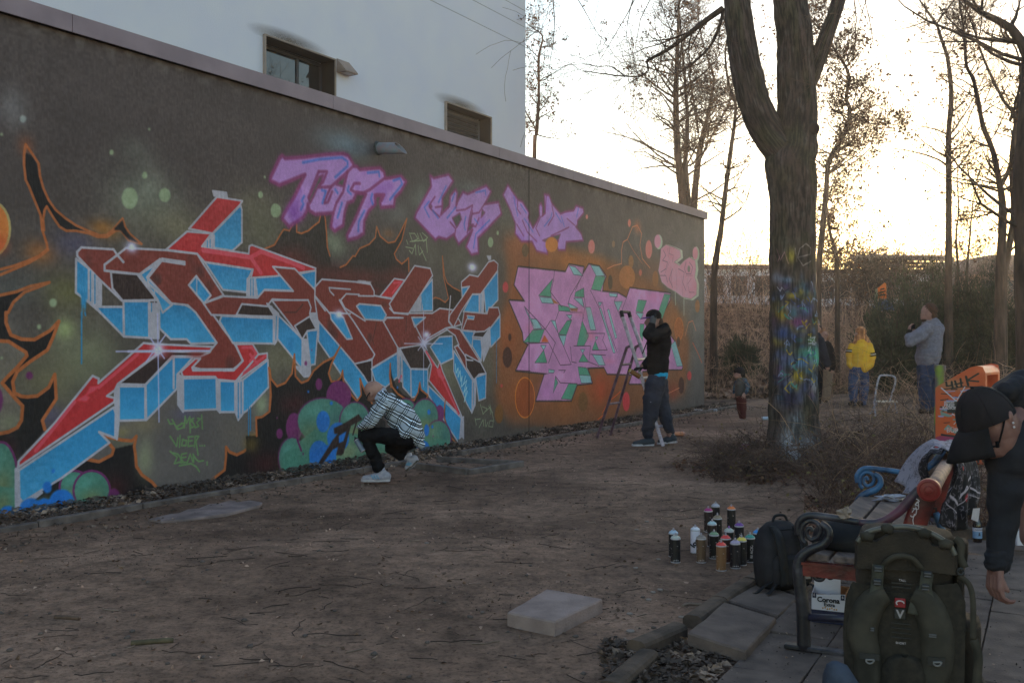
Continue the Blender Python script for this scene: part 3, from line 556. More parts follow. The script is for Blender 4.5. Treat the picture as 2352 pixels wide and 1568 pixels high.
# hand styles
ln('2', 'G', 3.2, '1170,745 1185,775 1215,770', '1200,745 1235,810', '1265,775 1235,790 1240,812 1275,800 1280,770 1262,770', '1285,800 1290,720 1300,770 1322,725 1325,835', '1345,750 1320,765 1335,800 1360,790 1345,765 1330,745 1350,735', '1375,735 1395,740 1370,765 1385,790 1360,800', '1405,712 1410,808',
   '1185,860 1230,930 1240,870', '1255,855 1250,935', '1275,880 1265,925 1295,925 1300,890 1270,885', '1315,865 1310,930 1345,925', '1310,895 1340,890', '1310,865 1345,862', '1355,935 1360,860 1385,860 1365,895 1380,990', '1392,925 1394,927', '1408,925 1410,927', '1424,925 1426,927',
   '1185,965 1235,1005 1215,1050 1275,1035 1240,985 1200,975', '1265,985 1260,1045 1300,1040', '1262,1010 1295,1005', '1265,985 1300,978', '1305,1045 1325,985 1345,1040', '1350,1040 1345,985 1365,1020 1385,1035 1418,1030', '1250,1065 1330,1050 1365,1070 1390,1105', '1443,1040 1443,1060')
TG = (122, 140, 108)
ln('3', TG, 2.4, '1175,795 1200,860 1240,840 1215,800 1180,800', '1235,800 1250,850', '1255,800 1280,860 1310,830 1270,795', '1300,840 1308,940', '1155,850 1165,880', '1150,900 1200,910', '1175,925 1195,950 1220,880 1225,960', '1240,890 1250,960 1275,930', '1255,900 1300,1000', '1180,860 1300,850')
ln('4', TG, 2.4, '1700,770 1720,840 1750,800 1715,785', '1740,820 1770,790 1775,840', '1770,770 1800,890', '1660,870 1670,920', '1662,880 1700,875', '1690,940 1720,880 1725,930', '1735,880 1740,935 1755,900', '1770,890 1760,930 1790,935 1795,890 1772,888', '1760,780 1790,830')
ln('4', (150, 196, 214), 2.6, '1515,470 1520,540 1535,500 1535,570 1550,520 1555,600 1565,560 1560,640 1600,590 1575,690 1600,640 1580,750 1605,670', '1590,560 1575,620')
# splashed foot of the wall
cvb = cv.smooth_noise(np.random.RandomState(8), 9)
for i in range(cv.w//4):
    x = i*4; s_ = x/PPM+WS0; hgt = (0.03+0.05*cvb[10, min(cv.w-1, x)] + (0.05 if 6.6 < s_ < 9 else 0))*PPM
    y0 = int(WH*PPM-hgt); cv.a[y0:, x:x+4] = cv.a[y0:, x:x+4]*0.25 + np.array((74, 70, 64))*0.75
# overspray mist: fine speckle that breaks up the flat fills
_n1 = cv.smooth_noise(np.random.RandomState(41), 5); _n2 = cv.smooth_noise(np.random.RandomState(42), 150); cv.a += ((_n1-.5)*14*(.4+_n2))[..., None]; cv.a += (np.array((92, 90, 84))-cv.a)*(np.clip(_n2*2-1.1, 0, 1)*.12)[..., None]; cv.a = np.clip(cv.a, 4, 250)
# worn plaster just below the coping and general blotches
k = (cv.noise[..., None]-0.5)*0.16; cv.a *= (1+k)
top = np.clip(1-np.abs(np.arange(cv.h)-0.16*PPM)/30.0, 0, 1)[:, None]*np.clip(cv.smooth_noise(np.random.RandomState(2), 16)*3-1.4, 0, 1)*0.5
cv.a += (np.array((120, 122, 120))-cv.a)*top[..., None]
MURAL = print_mat('mural_paint', cv.image('mural', grain=0.10), rough=0.62, bump=0.8, bscale=42, bdist=0.008, spec=0.35, stretch=(1, 1, 0.35))
# ------------------------------------------------------------------ annex with the mural, coping, spout
annex = thing('annex_building', wp(0, 0), 'low flat-roofed annex with dark rendered wall covered in graffiti lettering', 'building')
mb = MB(); s0, s1 = WS0, WEND
nS, nH = 40, 10
back = -7.0
def quad(mb, a, b, c, d): mb.add([a, b, c, d], [(0, 1, 2, 3)])
for i in range(nS):
    a, b = s0+(s1-s0)*i/nS, s0+(s1-s0)*(i+1)/nS
    for j in range(nH):
        u, v = WTOP*j/nH-(0.15 if j == 0 else 0), WTOP*(j+1)/nH
        quad(mb, wp(a, u), wp(b, u), wp(b, v), wp(a, v))
wall = obj('painted_wall', mb, MURAL, annex, uvf=lambda V: np.stack([((V-np.array(W0)) @ np.array(WD)-WS0)*PPM/cv.w, 1-(WH-V[:, 2])*PPM/cv.h], 1))
M_render = mat('dark_render', alb(84, 82, 80), alb(66, 62, 60), 3, 0.8, 0.4, 60)
mb = MB(); mb.box(wp((s0-8+s1)/2-0.001, WTOP/2-0.08, back/2-0.003), (s1-s0+8, -back, WTOP+0.15), frame(WD)); 
mb.v = [tuple(Vector(v)) for v in mb.v]
obj('wall_core', mb, M_render, annex)
M_cope = mat('coping_metal', alb(118, 112, 120), alb(104, 98, 106), 2.5, 0.55, 0.15, 8, bdist=0.004)
joints = [-8.7, -0.7, 0.62, 3.98, 7.6, 9.9, 11.35, 12.9, 14.75, 15.6, 16.22]
def fascia(a, b):
    m = MB(); m.box(wp((a+b)/2, 4.215, 0.055), (b-a-0.006, 0.012, 0.15), frame(WD)); m.box(wp((a+b)/2, 4.292, -0.11), (b-a-0.006, 0.34, 0.012), frame(WD)); return m
for a, b in zip(joints[:-1], joints[1:]):
    obj('coping', fascia(a, b), M_cope, annex)
m = MB(); m.box(wp(16.216, 4.215, -3.5), (0.012, 7.1, 0.15), frame(WD)); obj('coping', m, M_cope, annex)
m = MB(); m.box(wp((s0+s1)/2, 4.15, -0.15), (s1-s0-0.02, 0.34, 0.022), frame(WD)); obj('roof_edge_board', m, mat('edge_board', (0.02, 0.018, 0.016)), annex)
m = MB(); m.box(wp(8.55, 2.07, 0.0), (0.012, 0.008, 4.1), frame(WD)); obj('wall_joint', m, mat('joint', alb(50, 47, 45)), annex)
m = MB(); m.box(wp(7.3, 4.05, -3.6), (17, 6.6, 0.05), frame(WD)); obj('flat_roof', m, mat('roof_felt', (0.05, 0.05, 0.05)), annex)
# spout
sa, ha = wall_sh(868, 341)
sp0 = wp(sa, ha, 0); ax = (WN*0.42 + WD*0.02 + Vector((0, 0, -0.035)))
m = MB(); n = 20; R = 0.072; vs = []; fs = []
e1 = WD; e2 = ax.normalized().cross(e1).normalized()
for q, rr in ((0, R), (1, R*0.9)):
    for tt in (0, 1):
        for k in range(n):
            w = 2*math.pi*k/n; off = e1*math.cos(w)*rr + Vector((0, 0, 1))*math.sin(w)*rr
            L_ = 0.0 if tt == 0 else 1.0 - 0.28*(0.5+0.5*math.sin(w))*1.3
            vs.append(sp0 + ax*L_ + off)
for k in range(n):
    k2 = (k+1) % n; fs += [(k, k2, n+k2, n+k), (2*n+k2, 2*n+k, 3*n+k, 3*n+k2), (n+k, n+k2, 3*n+k2, 3*n+k)]
m.add(vs, fs)
sp_o = obj('drain_spout', m, mat('spout_paint', alb(108, 102, 106), alb(96, 112, 116), 14, 0.5), annex, smooth=True)
m = MB(); m.tube([sp0-ax*0.02, sp0+ax*0.06], [0.088, 0.08], 16); obj('spout_collar', m, mat('spout_seal', alb(70, 82, 84), alb(52, 52, 52), 30, 0.8, 0.6), annex, smooth=True)

# ------------------------------------------------------------------ white building behind, parallel to the annex
BO = -7.05                                       # set back from the mural face
def bld_s(px):                                   # along-wall coordinate of a facade pixel column
    t = (px-1176)/F; P = W0 + WN*BO
    return (t*P.y - P.x)/(WD.x-WD.y*t)
def bld_h(px, py):
    s = bld_s(px); Y = (W0+WN*BO+WD*s).y; return H-(py-784)/F*Y
def bp(s, h, out=0.0): return W0 + WD*s + WN*(BO+out) + Vector((0, 0, h))
house = thing('apartment_house', bp(bld_s(1207), 0), 'pale grey rendered building rising behind the graffiti annex', 'building')
M_plast = mat('pale_plaster', alb(168, 182, 204), alb(164, 178, 200), 1.2, 0.9, 0.5, 45, bdist=0.008, detail=10)
sE = bld_s(1207); sB = -12.0; HT = 16.0
wins = []
for x0, x1, yt, hh in ((606, 765, 83, 1.25), (1022, 1124, 236, 1.1)):
    a, b = bld_s(x0), bld_s(x1); tp = bld_h(x0, yt); wins.append((a, b, tp-hh, tp))
# facade with openings
def facade():
    m = MB(); xs = [sB]
    for a, b, c, d in wins: xs += [a, b]
    xs.append(sE)
    for i in range(len(xs)-1):
        a, b = xs[i], xs[i+1]
        w = [q for q in wins if abs(q[0]-a) < 1e-6]
        if w:
            q = w[0]
            for u, v in ((-0.2, q[2]), (q[3], HT)): quad(m, bp(a, u), bp(b, u), bp(b, v), bp(a, v))
        else: quad(m, bp(a, -0.2), bp(b, -0.2), bp(b, HT), bp(a, HT))
    quad(m, bp(sE, -0.2), bp(sE, -0.2, -11), bp(sE, HT, -11), bp(sE, HT)); quad(m, bp(sB, HT), bp(sE, HT), bp(sE, HT, -11), bp(sB, HT, -11))
    quad(m, bp(sB, -0.2), bp(sB, -0.2, -11), bp(sB, HT, -11), bp(sB, HT)); quad(m, bp(sB, -0.2, -11), bp(sE, -0.2, -11), bp(sE, HT, -11), bp(sB, HT, -11))
    return m
obj('facade', facade(), M_plast, house)
M_fr = mat('window_frame_metal', alb(120, 116, 108), alb(104, 100, 94), 5, 0.5)
M_rev = mat('reveal_dark', alb(30, 30, 29), alb(22, 22, 21), 5, 0.7)
for wi, (a, b, c, d) in enumerate(wins):
    w = MB(); t = 0.03
    w.box(bp((a+b)/2, d+t/2, -0.14), (b-a+2*t, 0.42, t), frame(WD)); w.box(bp((a+b)/2, c-t/2, -0.14), (b-a+2*t, 0.42, t), frame(WD))
    w.box(bp(a-t/2, (c+d)/2, -0.14), (t, 0.42, d-c-0.002), frame(WD)); w.box(bp(b+t/2, (c+d)/2, -0.14), (t, 0.42, d-c-0.002), frame(WD))
    o = obj('window_surround', w, M_fr, house)
    r = MB(); r.box(bp((a+b)/2, d-0.004, -0.16), (b-a-0.01, 0.40, 0.006), frame(WD)); r.box(bp(b-0.004, (c+d)/2, -0.16), (0.006, 0.40, d-c-0.02), frame(WD)); r.box(bp((a+b)/2, (c+d)/2, -0.4), (b-a, 0.02, d-c), frame(WD))
    obj('reveal', r, M_rev, house)
    f = MB(); z0, z1 = c+0.02, d-0.05; dep = -0.33
    for u, v in ((a+0.03, a+0.09), (b-0.09, b-0.03)): f.box(bp((u+v)/2, (z0+z1)/2, dep), (v-u, 0.06, z1-z0), frame(WD))
    f.box(bp((a+b)/2, z1-0.03, dep), (b-a-0.18, 0.06, 0.06), frame(WD)); f.box(bp((a+b)/2, z0+0.03, dep), (b-a-0.18, 0.06, 0.06), frame(WD))
    if wi == 0: f.box(bp(a+(b-a)*0.62, (z0+z1)/2, dep), (0.07, 0.06, z1-z0-0.12), frame(WD))
    win = obj('window' if wi == 0 else 'vent_grille', f, mat('anthracite_frame', alb(44, 48, 54), alb(36, 40, 46), 5, 0.4) if wi == 0 else mat('grille_metal', alb(86, 92, 98), alb(74, 80, 86), 5, 0.45), house)
    if wi == 0:
        g, tt, p = nt('window_glass'); p.inputs['Base Color'].default_value = (0.01, 0.012, 0.015, 1); p.inputs['Roughness'].default_value = 0.02; p.inputs['Specular IOR Level'].default_value = 1.0; p.inputs['Metallic'].default_value = 0.0
        gl = MB(); gl.box(bp((a+b)/2, (z0+z1)/2, dep), (b-a-0.2, 0.01, z1-z0-0.12), frame(WD)); obj('pane', gl, g, win)
    else:
        base = None
        for k in range(9):
            z = z1-0.1-k*0.105
            if z < z0+0.06: break
            sl = MB(); sl.box(bp((a+b)/2, z, dep), (b-a-0.19, 0.075, 0.008), frame(WD) @ Rx(math.radians(-35))); obj('louvre_slat', sl, mat('grille_metal', (0.1,)*3), win)
# wall lamp (wedge)
la, lb = bld_s(773), bld_s(795); zt, zb = bld_h(773, 134), bld_h(773, 166)
lamp = MB(); d_ = 0.26
P = [bp(la, zb), bp(la, zt), bp(la, zb+0.03, d_), bp(la, zb, d_)]; P2 = [bp(lb+0.1, zb), bp(lb+0.1, zt), bp(lb+0.1, zb+0.03, d_), bp(lb+0.1, zb, d_)]
lamp.add(P+P2, [(0, 1, 2, 3), (7, 6, 5, 4), (0, 4, 5, 1), (1, 5, 6, 2), (2, 6, 7, 3), (0, 3, 7, 4)])
lo = obj('wall_lamp', lamp, mat('lamp_housing', alb(118, 112, 104), alb(98, 92, 86), 6, 0.6), house)
lg = MB(); lg.box(bp((la+lb)/2+0.05, zb-0.006, d_*0.55), (abs(lb-la)*0.8, d_*0.6, 0.01), frame(WD)); obj('lamp_glass', lg, mat('frosted_glass', alb(150, 150, 148), alb(130, 130, 128), 4, 0.3), lo)
# facade joints
for (x0, y0, x1, y1) in ((990, -2, 1178, 94), (1095, -1, 1205, 63), (1160, 0, 1205, 25)):
    h_ = bld_h(x1, y1); j = MB(); j.box(bp((sB+sE)/2, h_, 0.0), (sE-sB, 0.006, 0.014), frame(WD)); obj('facade_joint', j, mat('joint_dark', alb(104, 114, 122)), house)
# soot above the windows: thin stain sheets on the plaster
def stain_mat(name, col):
    m, t, p = nt(name); N = t.nodes; L = t.links
    p.inputs['Base Color'].default_value = (*col, 1); p.inputs['Roughness'].default_value = 0.9
    tc = N.new('ShaderNodeTexCoord'); g = N.new('ShaderNodeTexGradient'); g.gradient_type = 'SPHERICAL'
    mp = N.new('ShaderNodeMapping'); mp.inputs['Location'].default_value = (-1, -0.55, 0); mp.inputs['Scale'].default_value = (2, 1.9, 1)
    L.new(tc.outputs['UV'], mp.inputs[0]); L.new(mp.outputs[0], g.inputs[0])
    no = N.new('ShaderNodeTexNoise'); no.inputs['Scale'].default_value = 60; no.inputs['Detail'].default_value = 8; L.new(tc.outputs['Object'], no.inputs[0])
    mu = N.new('ShaderNodeMath'); mu.operation = 'MULTIPLY'; L.new(g.outputs['Fac'], mu.inputs[0]); L.new(no.outputs['Fac'], mu.inputs[1])
    m2 = N.new('ShaderNodeMath'); m2.operation = 'MULTIPLY'; m2.inputs[1].default_value = 1.5; m2.use_clamp = True; L.new(mu.outputs[0], m2.inputs[0])
    L.new(m2.outputs[0], p.inputs['Alpha']); MATS[name] = m; return m
M_st = stain_mat('soot_stain', alb(84, 82, 72))
for (a, b, c, d) in wins:
    m = MB(); w_ = b-a; A, B_, C_, D_ = bp(a-0.25*w_, d-0.03, 0.004), bp(a+0.95*w_, d-0.03, 0.004), bp(a+0.95*w_, d+0.38, 0.004), bp(a-0.25*w_, d+0.38, 0.004)
    quad(m, A, B_, C_, D_)
    def uf(V, a=a, w_=w_, d=d):
        s_ = (V-np.array(W0+WN*BO)) @ np.array(WD); return np.stack([(s_-(a-0.25*w_))/(1.2*w_), (V[:, 2]-(d-0.03))/0.41], 1)
    obj('soot_stain', m, M_st, house, uvf=uf)
# ------------------------------------------------------------------ ground
def sstep(a, b, x):
    t = np.clip((x-a)/(b-a), 0, 1); return t*t*(3-2*t)
def vnoise(x, y, sc, seed=0):
    x = np.asarray(x, float)/sc+17.3*seed; y = np.asarray(y, float)/sc-9.1*seed
    xi = np.floor(x).astype(np.int64); yi = np.floor(y).astype(np.int64); fx = x-xi; fy = y-yi; fx = fx*fx*(3-2*fx); fy = fy*fy*(3-2*fy)
    def h(i, j):
        n = (i*374761393 + j*668265263 + seed*1442695041) & 0x7fffffff; n = ((n ^ (n >> 13))*1274126177) & 0x7fffffff; return (n % 100003)/100003.0
    return (h(xi, yi)*(1-fx)+h(xi+1, yi)*fx)*(1-fy) + (h(xi, yi+1)*(1-fx)+h(xi+1, yi+1)*fx)*fy - 0.5
def bank_v(x, y):                       # signed distance beyond the foot of the bank
    return (y-23.5) + 0.10*(x-6.0)*0 - 0.9*np.clip(x-7.0, 0, 6) + 0.6*np.sin(x*0.7)
def gz(x, y, fine=True):
    x = np.asarray(x, float); y = np.asarray(y, float)
    v = bank_v(x, y)
    z = 3.0*sstep(0, 15, v) + 0.16*sstep(12, 16, y)*sstep(5.5, 8, x)*(1-sstep(0, 4, v))
    z = z + 0.25*vnoise(x, y, 3.0, 3)*sstep(1, 6, v)
    if fine:
        k = 1-0.7*sstep(25, 40, y)
        z = z + k*(0.035*vnoise(x, y, 1.3, 1) + 0.016*vnoise(x, y, 0.35, 2) + 0.006*vnoise(x, y, 0.12, 5))
    return z
def grid_mesh(xs, ys, zf):
    X, Y = np.meshgrid(xs, ys); Z = zf(X, Y); V = np.stack([X, Y, Z], -1).reshape(-1, 3)
    nx, ny = len(xs), len(ys); i = np.arange(ny-1)[:, None]*nx + np.arange(nx-1)[None, :]; i = i.ravel()
    m = MB(); m.v = [tuple(p) for p in V.tolist()]; m.f = [tuple(q) for q in np.stack([i, i+1, i+nx+1, i+nx], 1).tolist()]; return m
def ground_mat():
    m, t, p = nt('trodden_earth'); N = t.nodes; L = t.links
    tc = N.new('ShaderNodeTexCoord')
    def noise(sc, det, st=(1, 1, 1), rough=0.6):
        mp = N.new('ShaderNodeMapping'); mp.inputs['Scale'].default_value = st; n = N.new('ShaderNodeTexNoise'); n.inputs['Scale'].default_value = sc; n.inputs['Detail'].default_value = det; n.inputs['Roughness'].default_value = rough
        L.new(tc.outputs['Object'], mp.inputs[0]); L.new(mp.outputs[0], n.inputs['Vector']); return n
    n1 = noise(0.55, 8); r1 = N.new('ShaderNodeValToRGB'); L.new(n1.outputs['Fac'], r1.inputs[0])
    r1.color_ramp.elements[0].position = 0.32; r1.color_ramp.elements[0].color = (*alb(70, 58, 49), 1); r1.color_ramp.elements[1].position = 0.68; r1.color_ramp.elements[1].color = (*alb(132, 113, 97), 1)
    n2 = noise(6, 9, (1, 1, 1), 0.75); r2 = N.new('ShaderNodeValToRGB'); L.new(n2.outputs['Fac'], r2.inputs[0])
    r2.color_ramp.elements[0].position = 0.36; r2.color_ramp.elements[0].color = (0.45, 0.45, 0.45, 1); r2.color_ramp.elements[1].position = 0.62; r2.color_ramp.elements[1].color = (1.25, 1.2, 1.15, 1)
    mx = N.new('ShaderNodeMixRGB'); mx.blend_type = 'MULTIPLY'; mx.inputs[0].default_value = 0.8; L.new(r1.outputs[0], mx.inputs[1]); L.new(r2.outputs[0], mx.inputs[2])
    n3 = noise(34, 8, (1, 1, 1), 0.8); r3 = N.new('ShaderNodeValToRGB'); L.new(n3.outputs['Fac'], r3.inputs[0])
    r3.color_ramp.elements[0].position = 0.36; r3.color_ramp.elements[0].color = (0.25, 0.24, 0.23, 1); r3.color_ramp.elements[1].position = 0.50; r3.color_ramp.elements[1].color = (1, 1, 1, 1)
    mx2 = N.new('ShaderNodeMixRGB'); mx2.blend_type = 'MULTIPLY'; mx2.inputs[0].default_value = 0.85; L.new(mx.outputs[0], mx2.inputs[1]); L.new(r3.outputs[0], mx2.inputs[2])
    L.new(mx2.outputs[0], p.inputs['Base Color']); p.inputs['Roughness'].default_value = 0.95; p.inputs['Specular IOR Level'].default_value = 0.15
    n4 = noise(26, 8, (1, 1, 1), 0.7); bp_ = N.new('ShaderNodeBump'); bp_.inputs['Strength'].default_value = 0.7; bp_.inputs['Distance'].default_value = 0.02
    L.new(n4.outputs['Fac'], bp_.inputs['Height']); L.new(bp_.outputs[0], p.inputs['Normal'])
    MATS['trodden_earth'] = m; return m
M_gr = ground_mat()
xs = np.unique(np.concatenate([np.arange(-400, -14, 24), np.arange(-14, 14, 0.09), np.arange(14, 40, 1.0), np.arange(40, 500, 30)]))
ys = np.unique(np.concatenate([np.arange(-60, 2, 6), np.arange(2, 12, 0.08), np.arange(12, 26, 0.14), np.arange(26, 50, 0.6), np.arange(50, 900, 50)]))
g = struct('ground', grid_mesh(xs, ys, gz), M_gr, smooth=True)
# ------------------------------------------------------------------ vegetation helpers
ZONES['S'] = (2050, 0, 1050/1497); ZONES['T'] = (2900, 0, 1196/1705); ZONES['P'] = (2750, 900, 1346/2111)
def fast(name, V, Fa, m, parent=None, origin=None, smooth=False):
    org = ORG[parent.name] if parent is not None else Vector(origin or (0, 0, 0))
    V = np.asarray(V, np.float32).reshape(-1, 3) - np.array(org, np.float32); Fa = np.asarray(Fa, np.int32); k = Fa.shape[1]
    me = bpy.data.meshes.new(name); me.vertices.add(len(V)); me.vertices.foreach_set('co', V.ravel())
    me.loops.add(Fa.size); me.loops.foreach_set('vertex_index', Fa.ravel()); me.polygons.add(len(Fa))
    me.polygons.foreach_set('loop_start', np.arange(0, Fa.size, k, dtype=np.int32)); me.polygons.foreach_set('loop_total', np.full(len(Fa), k, np.int32))
    if smooth: me.polygons.foreach_set('use_smooth', np.ones(len(Fa), bool))
    me.materials.append(m); me.update(calc_edges=True); me.validate()
    o = bpy.data.objects.new(name, me); COL.objects.link(o)
    if parent is not None: o.parent = parent
    else: o.location = org
    ORG[o.name] = org; return o
def tubes(P, R, n=3):
    """P (N,M,3) paths, R (N,M) radii -> verts, quads"""
    P = np.asarray(P, float); R = np.asarray(R, float); N, M, _ = P.shape
    T = np.empty_like(P); T[:, 1:-1] = P[:, 2:]-P[:, :-2]; T[:, 0] = P[:, 1]-P[:, 0]; T[:, -1] = P[:, -1]-P[:, -2]
    T /= np.linalg.norm(T, axis=2, keepdims=True)+1e-9
    ref = np.where(np.abs(T[..., 2:3]) < 0.8, np.array([0, 0, 1.0]), np.array([1.0, 0.2, 0])); A = ref-T*np.sum(ref*T, 2, keepdims=True)
    A /= np.linalg.norm(A, axis=2, keepdims=True)+1e-9; B = np.cross(T, A); w = 2*np.pi*np.arange(n)/n
    V = P[:, :, None, :] + R[:, :, None, None]*(A[:, :, None, :]*np.cos(w)[None, None, :, None] + B[:, :, None, :]*np.sin(w)[None, None, :, None])
    idx = np.arange(N*M*n).reshape(N, M, n); a = idx[:, :-1, :]; b = np.roll(a, -1, 2); d = idx[:, 1:, :]; c = np.roll(d, -1, 2)
    return V.reshape(-1, 3), np.stack([a, b, c, d], -1).reshape(-1, 4)
class Batch:
    def __init__(s): s.V = []; s.F = []; s.n = 0
    def add(s, V, F_): s.V.append(V); s.F.append(F_+s.n); s.n += len(V)
    def obj(s, name, m, **k):
        if not s.V: return None
        return fast(name, np.concatenate(s.V), np.concatenate(s.F), m, **k)
def leafquads(C, size, rs, flat=0.0, bend=0.25, elong=1.6):
    """small folded leaves: 2 quads sharing a midrib"""
    N = len(C); a = rs.normal(size=(N, 3)); a[:, 2] *= (1-flat); a /= np.linalg.norm(a, axis=1, keepdims=True)+1e-9
    r = rs.normal(size=(N, 3)); r[:, 2] *= (1-flat); b = r-a*np.sum(r*a, 1, keepdims=True); b /= np.linalg.norm(b, axis=1, keepdims=True)+1e-9; nrm = np.cross(a, b)
    s = (np.asarray(size)*(0.6+0.8*rs.rand(N)))[:, None]
    p0 = C-a*s*elong/2; p1 = C+a*s*elong/2; l = C+b*s*0.5+nrm*s*bend; r_ = C-b*s*0.5+nrm*s*bend
    V = np.stack([p0, l, p1, r_], 1).reshape(-1, 3); i = np.arange(N)*4
    return V, np.concatenate([np.stack([i, i+1, i+2], 1), np.stack([i, i+2, i+3], 1)])
class Grower:
    def __init__(s, seed): s.r = random.Random(seed); s.segs = {2: [], 1: [], 0: []}; s.tips = []
    def grow(s, p, d, L, r, lvl, up=0.15, kids=5, wob=0.25, minr=0.003):
        rr = s.r; m = 7; P = [Vector(p)]; d = Vector(d).normalized(); st = L/(m-1)
        for i in range(m-1):
            d = (d + Vector((rr.gauss(0, wob), rr.gauss(0, wob), rr.gauss(0, wob)+up))*0.5).normalized(); P.append(P[-1]+d*st)
        R = [max(minr, r*(1-0.8*i/(m-1))) for i in range(m)]
        s.segs[min(2, lvl)].append((P, R))
        if lvl <= 0: s.tips += P[2:]; return
        for k in range(kids):
            i = rr.randint(1, m-1); t = (P[min(i+1, m-1)]-P[i-1]).normalized()
            side = Vector((rr.gauss(0, 1), rr.gauss(0, 1), rr.gauss(0, 1))); side = (side-t*side.dot(t)).normalized()
            s.grow(P[i], t*0.6+side*0.8, L*rr.uniform(0.4, 0.7), max(minr, R[i]*0.6), lvl-1, up, kids, wob, minr)
    def batch(s, lv, n):
        b = Batch()
        if s.segs[lv]:
            V, F_ = tubes(np.array([[tuple(q) for q in P] for P, R in s.segs[lv]]), np.array([R for P, R in s.segs[lv]]), n); b.add(V, F_)
        return b
BARK = lambda nm, c1, c2, sc=9: mat(nm, c1, c2, sc, 0.95, 0.8, 22, stretch=(1, 1, 0.22), bdist=0.03)
M_bark = BARK('grey_brown_bark', alb(70, 60, 52), alb(40, 34, 30)); M_bark2 = BARK('far_bark', alb(80, 67, 57), alb(42, 35, 31)); M_twig = mat('twig_bark', alb(78, 64, 54), alb(50, 41, 35), 5, 0.9)
M_dleaf = mat('withered_leaf', alb(98, 68, 44), alb(60, 42, 30), 3, 0.9, lo=.4, hi=.6); M_dl2 = mat('leaf_litter', alb(140, 120, 104), alb(76, 64, 56), 2.5, 0.95, lo=.42, hi=.58, c3=alb(70, 56, 44), detail=10)
BG = 'bare trees beyond the mural wall'
def tree(z, stems, Y, label, seed, twig=1.0, leaves=600, base=True, lean=0.0, group=BG, lsize=0.05, barkm=None, drop=None, kids=5, upb=.12, name='bare_tree'):
    """stems: list of lists of (zx, zy, width in zone px); first point of the first stem is lowest"""
    rs = random.Random(seed); g = Grower(seed); sc = ZONES[z][2]/Q*Y/F
    W3 = []
    for st in stems:
        pts = [at(*zd(z, q[0], q[1]), Y + rs.uniform(-.3, .3)*0) for q in st]; W3.append((pts, [q[2]*sc/2 for q in st]))
    p0 = W3[0][0][0].copy(); gzv = float(gz(p0.x, p0.y, False)) if drop is None else drop
    t = thing(name, (p0.x, p0.y, gzv), label, 'tree', group)
    tr = Batch(); rr = W3[0][1][0]
    W3[0][0].insert(0, Vector((p0.x, p0.y, gzv-0.2))); W3[0][1].insert(0, rr*1.35)
    for si, (pts, rad) in enumerate(W3):
        if si: dy = rs.uniform(-.5, .5); pts = [p + Vector((0, dy*min(1, i), 0)) for i, p in enumerate(pts)]
        sp_ = smooth_path(pts, 5); rd = []
        for i in range(len(pts)-1):
            for k in range(5): rd.append(rad[i]+(rad[i+1]-rad[i])*k/5)
        rd.append(rad[-1]); rd = [q*(1+rs.uniform(-.07, .07)) for q in rd]
        V, F_ = tubes(np.array([[tuple(q) for q in sp_]]), np.array([rd]), 10); tr.add(V, F_)
        nb = int(len(sp_)*1.1*twig)
        for _ in range(nb):
            i = rs.randint(int(len(sp_)*0.3) if si == 0 else 1, len(sp_)-1); tdir = (sp_[i]-sp_[i-1]).normalized()
            side = Vector((rs.gauss(0, 1), rs.gauss(0, .7), rs.gauss(0.1, .4))); side = (side-tdir*side.dot(tdir)).normalized()
            L = rs.uniform(.6, 2.3)*min(1.4, max(0.5, rd[i]/0.08)); g.grow(sp_[i], side+tdir*0.5, L, min(rd[i]*0.4, 0.035), 2, upb, kids, .3, 0.0035*Y/25)
        g.grow(sp_[-1], sp_[-1]-sp_[-2], 1.6, rd[-1]*0.9, 2, .1, kids, .3, 0.0035*Y/25)
    tr.obj('trunk', barkm or M_bark2, parent=t, smooth=True)
    a = g.batch(2, 5); b = g.batch(1, 4); 
    for x in (b,):
        for V, F_ in zip(x.V, x.F): a.add(V, F_)
    tag(a.obj('branches', barkm or M_bark2, parent=t, smooth=True), kind='stuff'); c = g.batch(0, 3); tag(c.obj('twigs', M_twig, parent=t), kind='stuff')
    if leaves and g.tips:
        C = np.array([tuple(rs.choice(g.tips)) for _ in range(leaves//5)]); r2 = np.random.RandomState(seed); C = np.repeat(C, 5, 0)+r2.normal(0, .07, (len(C)*5, 3))
        V, F_ = leafquads(C, lsize, r2); tag(fast('withered_leaves', V, F_, M_dleaf, parent=t), kind='stuff')
    return t
# background trees, left to right
tree('S', [[(125, 900, 24), (138, 750, 22), (150, 560, 16), (150, 330, 14), (172, 212, 9), (122, 165, 6)], [(130, 730, 10), (95, 670, 8), (60, 600, 6)]], 30, 'slender bare tree right beside the corner of the pale building', 3, .9, 900)
tree('S', [[(975, 1200, 54), (955, 1000, 46), (938, 800, 38), (932, 560, 32), (938, 350, 26), (945, 150, 18), (952, -60, 10)], [(1010, 1200, 36), (990, 950, 30), (1002, 700, 24), (985, 430, 14), (962, 150, 9), (950, 0, 6)], [(930, 690, 8), (860, 590, 6), (780, 490, 4), (690, 465, 3)]], 30, 'tall multi-stemmed bare tree rising over the far end of the mural wall', 4, 1.2, 1500)
tree('S', [[(1035, 1230, 42), (1050, 1000, 38), (1075, 820, 32), (1110, 680, 22), (1140, 520, 16), (1146, 440, 12), (1090, 260, 9), (1060, 100, 7), (1058, -40, 5)], [(1075, 900, 14), (1125, 800, 12), (1230, 600, 9), (1250, 560, 8)], [(1060, 760, 14), (1020, 600, 11), (1000, 420, 8), (1080, 300, 6)]], 31.5, 'bare tree with crooked upper stem just left of the thin leaning trunk', 5, 1.2, 900)
